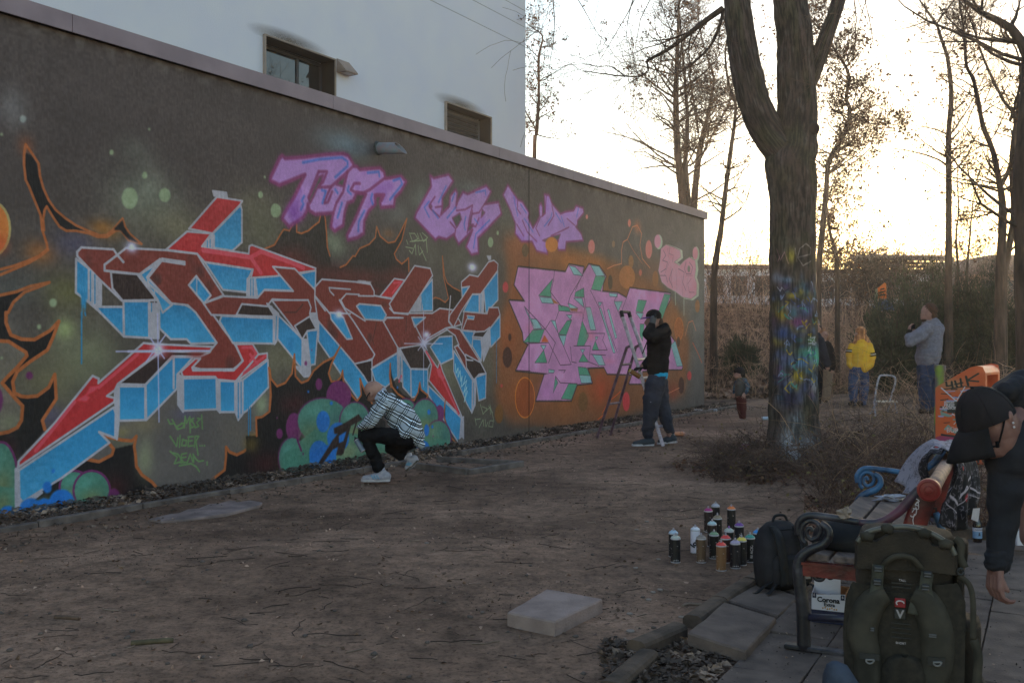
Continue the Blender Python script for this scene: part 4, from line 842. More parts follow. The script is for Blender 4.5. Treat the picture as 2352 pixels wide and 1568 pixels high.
tree('S', [[(1148, 1640, 38), (1165, 1450, 36), (1190, 1300, 32), (1213, 1100, 27), (1242, 880, 24), (1266, 700, 20), (1270, 580, 17), (1232, 480, 14), (1214, 300, 11), (1240, 150, 8)], [(1270, 690, 12), (1330, 620, 8), (1400, 560, 6)]], 26, 'thin leaning bare trunk between the mural wall and the painted trunk', 6, .9, 700)
tree('T', [[(530, 1620, 38), (552, 1350, 34), (575, 1120, 30), (590, 930, 26), (640, 830, 25), (700, 730, 23), (710, 620, 22), (692, 560, 20), (706, 430, 18), (650, 320, 14), (560, 190, 10), (480, 100, 8)], [(600, 1100, 10), (680, 980, 7), (860, 830, 7), (900, 700, 5), (1020, 690, 3)]], 24, 'bare tree with S-shaped trunk just right of the painted trunk', 7, 1.6, 3600)
tree('T', [[(640, 1640, 26), (632, 1450, 24), (600, 1330, 17), (588, 1240, 12), (575, 1100, 7)], [(640, 1380, 7), (690, 1290, 5)]], 27, 'short dark bare tree behind the S-shaped trunk', 8, 1.1, 1900)
tree('T', [[(1275, 1640, 42), (1276, 1300, 36), (1276, 1000, 33), (1274, 770, 29), (1290, 560, 27), (1272, 350, 22), (1226, 200, 18), (1206, 140, 15), (1150, 60, 12), (1095, -20, 9)], [(1206, 140, 12), (1260, 70, 10), (1345, -40, 8)], [(1285, 770, 8), (1340, 660, 7), (1410, 530, 6), (1425, 500, 5)], [(1290, 960, 6), (1400, 950, 4)]], 24, 'straight bare tree standing alone in the bright sky', 9, .6, 450)
tree('T', [[(1330, 1600, 14), (1318, 1350, 12), (1332, 1200, 9), (1322, 1000, 6)]], 26, 'thin sapling just right of the straight bare tree', 10, .9, 300)
tree('T', [[(1378, 1600, 16), (1392, 1400, 12), (1405, 1250, 9), (1415, 1130, 6)]], 27, 'wavy sapling between the straight tree and the forked tree', 12, .9, 500)
tree('T', [[(1568, 1640, 54), (1582, 1300, 46), (1580, 1150, 40), (1566, 1050, 34), (1530, 870, 30), (1472, 720, 27), (1440, 560, 24), (1415, 450, 22), (1376, 370, 17), (1366, 200, 14), (1345, 60, 12), (1330, -60, 9)], [(1575, 1060, 24), (1608, 920, 26), (1625, 690, 24), (1560, 590, 18), (1485, 440, 15), (1420, 280, 12), (1385, 140, 10), (1290, 0, 7)], [(1625, 690, 18), (1662, 570, 16), (1682, 420, 12), (1640, 250, 9), (1470, 180, 6), (1380, 145, 5)]], 21, 'forked bare tree with golden rim light left of the right edge trunk', 13, .7, 400)
tree('T', [[(1588, 1640, 40), (1622, 1400, 36), (1645, 1200, 30), (1632, 950, 26), (1650, 750, 22), (1680, 560, 18)]], 22.5, 'leaning trunk crossing behind the forked tree near the low sun', 14, .5, 200)
tree('T', [[(1725, 2150, 125), (1712, 1568, 112), (1708, 1250, 106), (1700, 980, 104), (1722, 760, 100), (1730, 500, 90), (1735, 330, 80)]], 15.5, 'thick rough trunk cut by the right edge of the view', 15, .3, 0, barkm=M_bark)
# ------------------------------------------------------------------ the painted tree in front
TY = 11.6
def zt(x, y, z='T'): return at(*zd(z, x, y), TY)
tw, th = 900, 2400; tc_ = Canvas(tw, th, (58, 52, 47)); TH = 8.0
rn = np.random.RandomState(21)
st_ = tc_.smooth_noise(rn, 26); st2 = tc_.smooth_noise(rn, 40); tc_.a *= (0.84+0.26*st_+0.2*st2)[..., None]
tc_.a += ((80, 82, 76)-tc_.a)*(np.clip(tc_.smooth_noise(rn, 30)*2.4-1.3, 0, 1)*.6)[..., None]
tc_.a += (np.array((56, 58, 38))-tc_.a)*(np.clip(tc_.smooth_noise(rn, 70)*2.4-1.1, 0, 1)*.5)[..., None]
tree_c = zt(390, 1500)
def tt(px, py):                                  # picture -> bark canvas
    X = (px-1176)/F*TY; z = H-(py-784)/F*TY; w = 53*TY/F; cx = (1822-1176)/F*TY
    u = 0.5+math.asin(max(-.99, min(.99, (X-cx)/w)))/(2*math.pi); return u*tw, (1-z/TH)*th
tc_.tf = lambda x, y: tt(*zd('P', x, y))
for k in range(130):
    x = rn.uniform(525, 800); y = rn.uniform(330, 1100)
    c = [(52, 62, 92), (44, 56, 84), (70, 86, 112), (96, 104, 118), (74, 58, 84), (40, 44, 60), (120, 112, 44), (56, 92, 100)][rn.randint(8)]
    tc_.spray(x, y, rn.uniform(10, 38), rn.uniform(12, 40), c, rn.uniform(.4, .85))
for x, y, r1, r2, c in ((740, 800, 60, 40, (66, 142, 118)), (790, 840, 30, 40, (72, 156, 130)), (650, 860, 70, 40, (84, 124, 158)), (570, 830, 40, 40, (78, 88, 120)), (650, 940, 40, 40, (146, 132, 40)), (560, 570, 30, 40, (130, 118, 44)), (620, 450, 30, 20, (130, 122, 52)), (740, 720, 30, 20, (72, 110, 56)), (650, 610, 60, 30, (96, 60, 92)),
                       (590, 350, 40, 20, (92, 116, 136)), (600, 1340, 60, 90, (128, 138, 142)), (700, 1340, 60, 70, (110, 120, 126)), (620, 1420, 60, 50, (140, 148, 150)), (760, 1000, 20, 60, (110, 116, 120)), (640, 1200, 40, 60, (100, 112, 118)), (560, 680, 50, 50, (50, 66, 104)), (700, 530, 60, 40, (72, 90, 122)), (600, 1080, 60, 60, (48, 44, 60))):
    tc_.spray(x, y, r1, r2, c, .95)
for k in range(60):
    x = rn.uniform(530, 790); y = rn.uniform(380, 1000); pts = [(x, y)]
    for _ in range(3): x += rn.uniform(-30, 30); y += rn.uniform(-30, 30); pts.append((x, y))
    tc_.line(pts, rn.uniform(3, 7), [(150, 134, 40), (110, 130, 160), (150, 160, 168), (60, 120, 110), (40, 40, 56), (70, 84, 130)][rn.randint(6)], .8, 3)
tc_.line([(540, 160), (560, 230), (580, 180), (600, 250)], 5, (128, 104, 104), .8, 3); tc_.spray(615, 205, 26, 46, (136, 130, 50), .9)
tc_.line([(655, 215), (735, 195), (745, 160), (710, 130), (670, 160), (655, 215), (690, 265), (745, 235)], 5, (112, 110, 104), .85, 3); tc_.line([(640, 160), (650, 240)], 5, (124, 120, 110), .8, 3)
tc_.line([(530, 170), (545, 240), (560, 190)], 4, (120, 96, 100), .7, 3)
grv = tc_.smooth_noise(np.random.RandomState(4), 7); g2 = tc_.smooth_noise(np.random.RandomState(6), 8); cs_ = np.cumsum(np.pad(g2, ((21, 20), (0, 0)), mode='edge'), 0); g2 = (cs_[41:]-cs_[:-41])/41; g2 = np.clip((g2-.5)*2.4+.5, 0, 1)
tc_.a *= (0.70+0.36*np.clip((g2-0.2)*2.2, 0, 1))[..., None]
M_main = print_mat('painted_bark', tc_.image('bark_paint', grain=.2), rough=0.9, bump=0.9, bscale=55, bdist=0.03, stretch=(1, 1, 0.25))
def ptrunk(name, P, R, parent, n=72, rows=14, amp=0.02, m=None, seed=0, uvw=True):
    pts = smooth_path(P, rows); rd = []
    for i in range(len(P)-1):
        for k in range(rows): rd.append(R[i]+(R[i+1]-R[i])*k/rows)
    rd.append(R[-1]); Pn = np.array([tuple(p) for p in pts]); M_ = len(pts)
    V, F_ = tubes(Pn[None], np.array([rd]), n)
    V = V.reshape(M_, n, 3); Cn = Pn[:, None, :]; D_ = V-Cn; w = 2*np.pi*np.arange(n)/n; circ = w[None, :]*np.array(rd)[:, None]
    zz = np.cumsum(np.r_[0, np.linalg.norm(np.diff(Pn, axis=0), axis=1)])[:, None]+0*w[None, :]
    nz = np.abs(vnoise(circ+0.02*np.sin(zz*9), zz*0.16, 0.035, 7+seed))*2 + 0.5*vnoise(circ, zz*.4, .12, 9+seed)
    s_ = 1+(nz-0.4)*amp/np.maximum(np.array(rd)[:, None], .05); V = Cn+D_*s_[..., None]
    me_o = fast(name, V.reshape(-1, 3), F_, m or M_main, parent=parent, smooth=True)
    me = me_o.data; uv = me.uv_layers.new(name='UVMap'); li = np.zeros(len(me.loops), np.int32); me.loops.foreach_get('vertex_index', li)
    W_ = V.reshape(-1, 3)[li]; cc = np.repeat(Pn, n, 0)[li]; rel = W_-cc; an = np.arctan2(rel[:, 0], -rel[:, 1])
    uv.data.foreach_set('uv', np.stack([0.5+an/(2*np.pi), np.clip(W_[:, 2]/TH, 0, 1)], 1).astype(np.float32).ravel()); return me_o
base = gnd(1822, 1066); mt = thing('painted_tree', (base.x, TY, 0), 'thick forked tree whose lower trunk is daubed with blue, green and yellow paint', 'tree')
r0 = 53*TY/F
tp = lambda x, y, z: zt(x, y, z)
ptrunk('trunk', [Vector((zt(668, 1000, 'P').x, TY, -0.15)), Vector((zt(668, 1000, 'P').x, TY, 0.12)), zt(666, 1250, 'P'), zt(665, 1000, 'P'), zt(666, 600, 'P'), zt(386, 1568), zt(386, 1250), zt(382, 1050), zt(376, 930), zt(400, 830), zt(412, 640), zt(405, 400), zt(395, 200), zt(370, 0), zt(350, -260), zt(330, -700)],
       [r0*1.55, r0*1.28, r0*1.08, r0*1.02, r0*.99, r0*.98, r0*.96, r0*1.02, r0*1.08, r0*.93, r0*.84, r0*.78, r0*.76, r0*.74, r0*.66, r0*.5], mt, amp=.022)
ptrunk('limb', [zt(400, 1010), zt(330, 870), zt(235, 740), zt(172, 600), zt(130, 440), zt(98, 270), zt(66, 0), zt(40, -260), zt(0, -700)], [r0*.72, r0*.74, r0*.72, r0*.68, r0*.66, r0*.62, r0*.56, r0*.5, r0*.36], mt, n=60, amp=.02, seed=2)
ptrunk('limb', [zt(440, 560), zt(500, 420), zt(545, 300), zt(590, 170), zt(648, 0), zt(700, -200), zt(740, -420)], [r0*.3, r0*.36, r0*.31, r0*.3, r0*.31, r0*.27, r0*.2], mt, n=36, amp=.02, seed=4)
m = MB(); kp = zt(488, 755); m.ball(kp+Vector((-0.02, -r0*.80, 0)), (0.06, 0.03, 0.07)); obj('branch_scar', m, M_bark, mt, smooth=True)
gw = Grower(77); rs = random.Random(3)
for P, R in (([(1200, 50), (1100, 120), (1010, 190), (900, 275), (765, 348)], .035), ([(765, 348), (772, 400), (720, 435), (600, 432), (400, 405)], .012), ([(1200, 50), (1190, 120), (1130, 260), (1030, 360), (955, 412)], .022), ([(640, 435), (560, 380), (480, 385)], .008)):
    pts = smooth_path([at(*zd('S', x, y), TY-0.8) for x, y in P], 5); rd = [R*(1-.55*i/(len(pts)-1)) for i in range(len(pts))]
    V, F_ = tubes(np.array([[tuple(q) for q in pts]]), np.array([rd]), 7); fast('bough', V, F_, M_bark, parent=mt, smooth=True)
    for _ in range(6):
        i = rs.randint(3, len(pts)-1); gw.grow(pts[i], (pts[i]-pts[i-1]).normalized()+Vector((rs.gauss(0, .6), rs.gauss(0, .5), rs.gauss(-.2, .5))), rs.uniform(.4, 1.0), rd[i]*.4, 1, -0.06, 4, .3, .0022)
for i in range(13):                                # hanging twigs at the top of the frame
    x = rs.choice([1240, 1290, 1330, 1950, 1970, 2000, 2040, 2080, 2110, 1480, 1540, 1600, 1900]); p = at(x+rs.uniform(-25, 25), -60, TY-1); gw.grow(p, Vector((rs.gauss(0, .4), rs.gauss(0, .3), -1)), rs.uniform(.9, 1.7), .007, 2, -0.16, 3, .25, .002)
b = gw.batch(0, 3)
for lv in (1, 2):
    x = gw.batch(lv, 4)
    for V, F_ in zip(x.V, x.F): b.add(V, F_)
tag(b.obj('twigs', M_twig, parent=mt), kind='stuff')
# ------------------------------------------------------------------ brambles and brush (nobody could count the canes)
def canes(n, reg, rs, hmin, hmax, rad, M=9, arch=1.0, up=1.0):
    P = np.zeros((n, M, 3)); x, y = reg(n, rs); z = gz(x, y, False); a = rs.rand(n)*2*np.pi; h = hmin+(hmax-hmin)*rs.rand(n)**1.5; L = h*(0.5+1.2*rs.rand(n))*arch
    t = np.linspace(0, 1, M)[None, :]; prof = (t*2.0-t*t*(1.0+0.8*rs.rand(n)[:, None]*arch))
    P[..., 0] = x[:, None]+np.cos(a)[:, None]*L[:, None]*t**1.3; P[..., 1] = y[:, None]+np.sin(a)[:, None]*L[:, None]*t**1.3; P[..., 2] = z[:, None]+h[:, None]*prof*up
    w = rs.normal(0, 0.05, (n, M, 3)); w[:, 0] = 0; P += np.cumsum(w, 1)*h[:, None, None]*0.6
    P[..., 2] = np.maximum(P[..., 2], z[:, None]+.005)
    return P, (rad*(0.5+rs.rand(n)))[:, None]*(1.15-t)
def px_region(polyD, ylo, yhi):                  # scatter region on the ground seen through a picture polygon: x range by depth
    def f(n, rs):
        y = ylo+(yhi-ylo)*rs.rand(n); k = rs.rand(n); a, b = polyD; X0 = (a-1176)/F*y; X1 = (b-1176)/F*y; return X0+(X1-X0)*k, y
    return f
M_cane = mat('bramble_cane', alb(92, 76, 64), alb(50, 41, 36), 4, .85, c3=alb(70, 56, 48)); M_brush = mat('brush_stem', alb(186, 156, 130), alb(112, 92, 76), 1.5, .9, c3=alb(150, 124, 104)); M_pale = mat('dry_stalk', alb(150, 128, 100), alb(96, 78, 62), 3, .9)
rs = np.random.RandomState(31)
def ring(cx, cy, r0_, r1_):
    def f(n, rs):
        a = rs.rand(n)*2*np.pi; r = r0_+(r1_-r0_)*rs.rand(n); return cx+np.cos(a)*r, cy+np.sin(a)*r
    return f
def brush(name, sets, m, label, leaves=None, lm=None):
    b = Batch(); tips = []
    for n, reg, h0, h1, rad, arch, up in sets:
        P, R = canes(n, reg, rs, h0, h1, rad, 9, arch, up); V, F_ = tubes(P, R, 3); b.add(V, F_); tips.append(P[:, 3:].reshape(-1, 3))
        k = n//1; i = rs.randint(0, n, k*2); j = rs.randint(3, 8, k*2); S_ = P[i, j]; d = rs.normal(0, 1, (k*2, 3)); d[:, 2] += .3; d *= (0.10+0.16*rs.rand(k*2))[:, None]*min(1.5, h1)
        tt_ = np.linspace(0, 1, 4)[None, :, None]; Q_ = S_[:, None, :]+d[:, None, :]*tt_+rs.normal(0, .012, (k*2, 4, 3)); V, F_ = tubes(Q_, np.full((k*2, 4), rad*.45), 3); b.add(V, F_)
    o = b.obj(name, m, origin=(0, 0, 0)); tag(o, label, None, None, 'stuff')
    return o, np.concatenate(tips)
o, tips = brush('bramble', [(480, px_region((1885, 2150), 8.8, 12.6), .2, .75, .0045, 1.0, 1.0), (500, px_region((1640, 1790), 10.2, 12.4), .10, .42, .0038, 1.6, 1.0), (420, ring(base.x, TY, .3, 1.0), .15, .55, .004, 1.4, 1.0), (330, px_region((1880, 2400), 7.3, 9.0), .2, .7, .004, 1.1, 1.0), (130, px_region((2050, 2420), 9, 14), .4, 1.35, .004, 1.2, 1.0)], M_cane, 'tangled leafless bramble canes around the painted trunk')
i = rs.randint(0, len(tips), 1500); V, F_ = leafquads(tips[i]+rs.normal(0, .02, (1500, 3)), .022, rs); o = fast('bramble_leaves', V, F_, mat('bramble_leaf', alb(86, 84, 50), alb(84, 58, 40), 2, .8), origin=(0, 0, 0)); tag(o, 'few small yellowed leaves left on the bramble', kind='stuff')
o, tips = brush('dry_brush', [(2300, px_region((1600, 2420), 25, 37), .3, 1.0, .006, .9, 1.0), (700, px_region((1600, 2450), 34, 42), .8, 2.0, .007, .4, 1.0), (160, px_region((2050, 2450), 16, 22), .3, 1.0, .005, 1.0, 1.0)], M_brush, 'dry brown brush covering the bank behind the people')
o, tips = brush('pale_stalks', [(700, px_region((1600, 2420), 24, 36), .4, 1.2, .005, .8, 1.0), (250, px_region((1850, 2400), 8.5, 22), .4, 1.2, .003, 1.0, 1.0)], M_pale, 'pale dry stalks standing in the brush')
# tall bare shrubs on the bank crest
def shrub(x, Y, h, seed, label, n=14, name='bare_shrub', grp='bare shrubs along the crest of the bank', spread=.5, mt_=None):
    p = at(x, 784, Y); z = float(gz(p.x, p.y, False)); t = thing(name, (p.x, p.y, z), label, 'shrub', grp); g = Grower(seed); r = random.Random(seed)
    for k in range(n): g.grow(Vector((p.x+r.gauss(0, .15), p.y+r.gauss(0, .15), z-.05)), Vector((r.gauss(0, spread), r.gauss(0, spread), 1)), h*r.uniform(.6, 1), .018, 2, .12, 4, .22, .005)
    a = g.batch(2, 4); 
    for lv in (1, 0):
        x_ = g.batch(lv, 3)
        for V, F_ in zip(x_.V, x_.F): a.add(V, F_)
    tag(a.obj('stems', mt_ or M_cane, parent=t), kind='stuff')
    C = np.array([tuple(r.choice(g.tips)) for _ in range(160)])+np.random.RandomState(seed).normal(0, .05, (160, 3)); V, F_ = leafquads(C, .05, np.random.RandomState(seed)); tag(fast('withered_leaves', V, F_, M_dleaf, parent=t), kind='stuff')
    return t
for i, (x, Y, h) in enumerate(((1640, 36, 2.6), (1700, 38, 3.2), (1745, 37, 2.4), (1905, 38, 2.8), (1935, 41, 2.4), (1985, 37, 1.5), (2030, 43, 1.7), (2085, 44, 1.8), (2130, 42, 1.8), (2190, 43, 3.2), (2250, 41, 3.0), (2300, 44, 3.4), (2350, 40, 2.8))):
    shrub(x, Y, h, 50+i, ['leafless shrub just beyond the mural wall end on the bank crest', 'taller leafless shrub behind the thin leaning trunk', 'leafless shrub left of the painted trunk on the crest', 'leafless shrub right of the painted trunk on the crest', 'leafless shrub left of the pergola', 'low leafless shrub at the pergola foot', 'leafless shrub behind the hilltop bin', 'leafless shrub under the pergola lattice', 'leafless shrub under the right end of the lattice', 'leafless shrub behind the straight tree', 'leafless shrub left of the forked tree', 'leafless shrub behind the forked tree', 'leafless shrub at the right edge of the crest'][i])
# junipers
M_jun = mat('juniper_green', alb(74, 76, 56), alb(38, 42, 32), 2.2, .9, c3=alb(54, 58, 42))
def juniper(x, Y, w, h, seed, label):
    p = at(x, 784, Y); z = float(gz(p.x, p.y, False)); t = thing('juniper_bush', (p.x, p.y, z), label, 'bush', 'dark evergreen bushes behind the people'); r = np.random.RandomState(seed)
    nb = 70; a = r.rand(nb)*2*np.pi; el_ = r.rand(nb)**.7; D_ = np.stack([np.cos(a)*(1-el_*.75), np.sin(a)*(1-el_*.75), .25+el_], 1); L = np.stack([w/2*np.ones(nb), w/2*np.ones(nb), h*np.ones(nb)], 1)*(.55+.5*r.rand(nb))[:, None]
    T_ = np.linspace(0, 1, 6)[None, :, None]; P = np.array([p.x, p.y, z+.05])+D_[:, None, :]*L[:, None, :]*T_; P[..., 2] += (T_[..., 0]**2)*h*.12
    V, F_ = tubes(P, np.full((nb, 6), .02)*np.linspace(1, .2, 6), 3); tag(fast('branches', V, F_, M_twig, parent=t), kind='stuff')
    n = 16000; i = r.randint(0, nb, n); u = r.rand(n)**.6; k = np.minimum((u*5).astype(int), 4); f = (u*5-k)[:, None]; C = P[i, k]*(1-f)+P[i, k+1]*f+r.normal(0, .10, (n, 3))*np.array([1, 1, .8])
    d = D_[i]+r.normal(0, .5, (n, 3)); d[:, 2] += .5; d /= np.linalg.norm(d, axis=1, keepdims=True); s_ = np.cross(d, r.normal(size=(n, 3))); s_ /= np.linalg.norm(s_, axis=1, keepdims=True); l = (.07+.09*r.rand(n))[:, None]
    V = np.stack([C-s_*.011, C+s_*.011, C+d*l], 1).reshape(-1, 3); tag(fast('foliage', V, np.arange(n*3).reshape(-1, 3), M_jun, parent=t), kind='stuff'); return t
for q in ((2045, 24.0, 2.2, 1.9, 2, 'dark evergreen bush behind the woman in yellow'), (2110, 24.5, 2.6, 2.5, 3, 'pointed dark evergreen bush just left of the man in grey'), (2190, 25.5, 2.8, 2.6, 4, 'tall dark evergreen bush behind the man in grey'), (2262, 25, 2.8, 2.5, 5, 'broad dark evergreen bush right of the man in grey'), (2330, 24, 2.4, 2.2, 6, 'dark evergreen bush at the right edge'), (1700, 27.5, 1.3, .8, 8, 'small low evergreen near the child on the bank')): juniper(*q)
# ------------------------------------------------------------------ far buildings on the plateau
M_far = mat('far_pale_wall', alb(190, 192, 204), alb(172, 176, 190), .8, .9); M_farroof = mat('far_roof', alb(110, 92, 84), alb(92, 78, 72), .8, .9)
def far_building(x0, x1, ytop, Y, depth, label, roof=None, wins=0, wm=None):
    a = at(x0, ytop, Y); b = at(x1, ytop, Y); z0 = 2.6; t = thing('far_building', ((a.x+b.x)/2, Y, z0), label, 'building', None)
    m = MB(); m.box(((a.x+b.x)/2, Y+depth/2, (z0+a.z)/2), (b.x-a.x, depth, a.z-z0)); obj('wall', m, wm or M_far, t)
    m = MB(); m.box(((a.x+b.x)/2, Y+depth/2, a.z+.12), (b.x-a.x+.5, depth+.5, .24)); obj('roof', m, M_farroof, t)
    if roof:
        m = MB(); w = b.x-a.x; m.prism([(-w/2-.3, 0), (w/2+.3, 0), (w/2*.75, roof), (-w/2*.75, roof)], depth, c=((a.x+b.x)/2, Y+depth/2, a.z+.24)); obj('roof_slope', m, M_farroof, t)
    gm = mat('far_glass', (0.05, 0.055, 0.06), (0.04, 0.045, 0.05), 2, .3)
    for k in range(wins):
        x = a.x+(b.x-a.x)*(k+.5)/wins; m = MB(); m.box((x, Y-.01, (z0+a.z)/2+.5), (.9, .06, 1.1)); w_ = obj('window', m, M_farroof, t); m = MB(); m.box((x, Y-.045, (z0+a.z)/2+.5), (.76, .02, .96)); obj('pane', m, gm, w_)
    return t
far_building(1880, 2140, 628, 62, 8, 'long low pale building seen through the shrubs behind the pergola', None, 7)
far_building(1560, 1835, 618, 55, 9, 'pale low building just beyond the end of the mural wall', None, 5)
far_building(2235, 2560, 630, 58, 9, 'brownish low building behind the forked tree at the right', .9, 5, mat('far_brown_wall', alb(140, 112, 92), alb(120, 96, 80), .8, .9))
# pergola
PX = 40.0
pg = thing('pergola', at(2040, 700, PX)*1.0, 'old metal pergola with lattice roof, its left half smothered in bare vines', 'pergola')
def P3(x, y, Y=PX): return at(*zd('P', x, y), Y)
M_pm = mat('pergola_metal', alb(120, 110, 104), alb(92, 82, 76), 6, .7)
for x in (1075, 1180, 1250, 1535, 1590, 1665):
    for dy in (0,):
        m = MB(); a = P3(x, 200, PX+(x % 3)); m.tube([a, Vector((a.x, a.y, 2.6))], .05, 6); obj('post', m, M_pm, pg)
for k, y in enumerate((196, 214, 236, 258)):
    m = MB(); a = P3(1045, y, PX-1+k*.7); b = P3(1625-k*6, y+4, PX-1+k*.7); m.box((a+b)/2, ((b-a).length, .07, .12), frame(b-a)); obj('beam', m, M_pm, pg)
for k in range(15):
    x = 1060+k*38; m = MB(); a = P3(x, 188, PX-1.6); b = P3(x+10, 240, PX+2.6); m.box((a+b)/2, ((b-a).length, .06, .09), frame(b-a)); obj('cross_bar', m, M_pm, pg)
r = np.random.RandomState(9); n = 1500
c0 = np.array(P3(1140, 240)); C = c0+np.stack([r.normal(0, 1.3, n), r.normal(0, 1.0, n), r.normal(0, .42, n)], 1); k = n//3
c1 = np.array(P3(1155, 380)); C[:k] = c1+np.stack([r.normal(0, .55, k), r.normal(0, .5, k), r.uniform(-1.7, 1.4, k)], 1)
P = C[:, None, :]+np.cumsum(r.normal(0, .10, (n, 7, 3))+np.array([0, 0, -.05]), 1); V, F_ = tubes(P, np.full((n, 7), .014), 3)
tag(fast('bare_vines', V, F_, M_cane, parent=pg), kind='stuff')
# ------------------------------------------------------------------ kerb along the mural wall
M_conc = mat('old_concrete', alb(94, 90, 86), alb(66, 62, 60), 7, .95, .5, 70, bdist=.005, detail=9, c3=alb(80, 76, 73))
kd = 0.62                                               # distance of the kerb from the wall
kb = thing('wall_kerb', wp(0, 0, kd), 'narrow weathered concrete kerb strip running along the foot of the mural wall', 'kerb')
rr = random.Random(4)
def kerbrun(par, A, B, w=.07, hgt=.05, L=1.0, name='kerb_stone', m_=None):
    A = Vector(A); B = Vector(B); n = max(1, int(round((B-A).length/L))); d = (B-A)/n
    for k in range(n):
        c = A+d*(k+.5); z = float(gz(c.x, c.y, False)); m = MB(); m.box((c.x, c.y, z+hgt/2-.06+rr.uniform(-.006, .006)), (d.length-.008, w, hgt+.12), frame(d) @ Rz(rr.uniform(-.006, .006)), bev=.008); obj(name, m, m_ or M_conc, par)
kerbrun(kb, wp(-3, 0, kd), wp(4.78, 0, kd)); kerbrun(kb, wp(5.75, 0, kd), wp(16.6, 0, kd))
fr = thing('kerb_frame', gnd(1075, 1090), 'small rectangular kerb frame jutting out beside the crouching man', 'kerb')
A, B, C_, D_ = gnd(925, 1071), gnd(1075, 1089), gnd(1200, 1068), gnd(1003, 1058)
kerbrun(fr, A, B, .06, .06, .9); kerbrun(fr, B, C_, .06, .055, .9); kerbrun(fr, C_, D_, .05, .05, .9)
# cement patch and lying slab
def gpoly(name, pts, h, m_, label=None, cat=None, kind=None, bevel=.01, zb=None, parent=None, tilt=None, grp=None):
    P = [Vector(p) for p in pts]; c = sum(P, Vector())/len(P); m = MB(); n = len(P)
    top = [p+Vector((0, 0, h)) for p in P]; ins = [c+Vector((0, 0, h))+(p-c)*(1-bevel*1.5/max(.01, (p-c).length))+Vector((0, 0, bevel*.6)) for p in P]
    m.add([p-Vector((0, 0, .03)) for p in P]+top+ins, [(i, (i+1) % n, n+(i+1) % n, n+i) for i in range(n)]+[(n+i, n+(i+1) % n, 2*n+(i+1) % n, 2*n+i) for i in range(n)]+[tuple(2*n+i for i in range(n))])
    o = obj(name, m, m_, parent, origin=c if parent is None else None)
    if label: tag(o, label, cat, grp, kind)
    return o
M_patch = mat('cement_patch', alb(118, 109, 106), alb(84, 77, 74), 5, .95, .5, 60, bdist=.006, detail=10)
gpoly('cement_patch', [gnd(x, y) for x, y in ((341, 1195), (370, 1199), (425, 1196), (470, 1189), (520, 1182), (560, 1172), (595, 1163), (603, 1156), (575, 1151), (550, 1155), (530, 1151), (505, 1158), (480, 1160), (455, 1170), (430, 1172), (410, 1181), (385, 1184))], .009, M_patch, 'long pale patch of bare cement set in the earth near the wall', 'paving patch', bevel=.006)
M_slab = mat('red_grey_slab', alb(90, 82, 76), alb(66, 60, 56), 7, .93, .7, 90, bdist=.006, detail=15, c3=alb(79, 72, 67))
def slab(name, pts, th_, zt_, parent=None, label=None, cat=None, m_=None, grp=None):
    """paving slab from four picture corners of its top face, at heights zt_"""
    P = [gnd(x, y, z) for (x, y), z in zip(pts, zt_)]; n = 4; c = sum(P, Vector())/4; b = .008; sub = []
    E = []
    r_ = random.Random(int(pts[0][0]*7+pts[0][1]))
    for i in range(4):                                     # slightly chipped edges
        a, d = P[i], P[(i+1) % 4]
        for k in range(5): q = a+(d-a)*k/5; E.append(q+(c-q).normalized()*(r_.uniform(0, .006) if k else .006))
    N_ = len(E); up = Vector((0, 0, 1)); m = MB()
    v = [q-up*th_ for q in E]+[q-up*b for q in E]+[q+(c-q).normalized()*b for q in E]
    m.add(v, [(i, (i+1) % N_, N_+(i+1) % N_, N_+i) for i in range(N_)]+[(N_+i, N_+(i+1) % N_, 2*N_+(i+1) % N_, 2*N_+i) for i in range(N_)]+[tuple(2*N_+i for i in range(N_)), tuple(N_-1-i for i in range(N_))])
    o = obj(name, m, m_ or M_slab, parent, origin=(c.x, c.y, 0) if parent is None else None)
    if label: tag(o, label, cat, grp)
    return o
slab('concrete_slab', [(1163, 1405), (1275, 1427), (1386, 1374), (1256, 1351)], .075, [.075]*4, None, 'loose grey concrete slab lying flat on the bare earth', 'slab', m_=mat('loose_slab', alb(122, 112, 107), alb(102, 93, 89), 7, .93, .7, 90, bdist=.006, detail=15, c3=alb(112, 103, 98)))
# ------------------------------------------------------------------ paving and edging stones bottom right
pv = thing('paved_strip', gnd(1900, 1500), 'strip of worn square paving slabs under and around the bench', 'paving')
pv['kind'] = 'structure'
for pts, z in (
    ([(1574, 1462), (1716, 1488), (1782, 1417), (1661, 1380)], [.05, .035, .03, .05]),
    ([(1668, 1376), (1784, 1414), (1862, 1352), (1735, 1328)], [.03, .02, .02, .03]),
    ([(1728, 1320), (1866, 1346), (1925, 1298), (1790, 1272)], [.02]*4),
    ([(1560, 1660), (1780, 1640), (1782, 1430), (1722, 1490)], [.02]*4),
    ([(1752, 1448), (1888, 1467), (1956, 1394), (1790, 1418)], [.02]*4)): pass
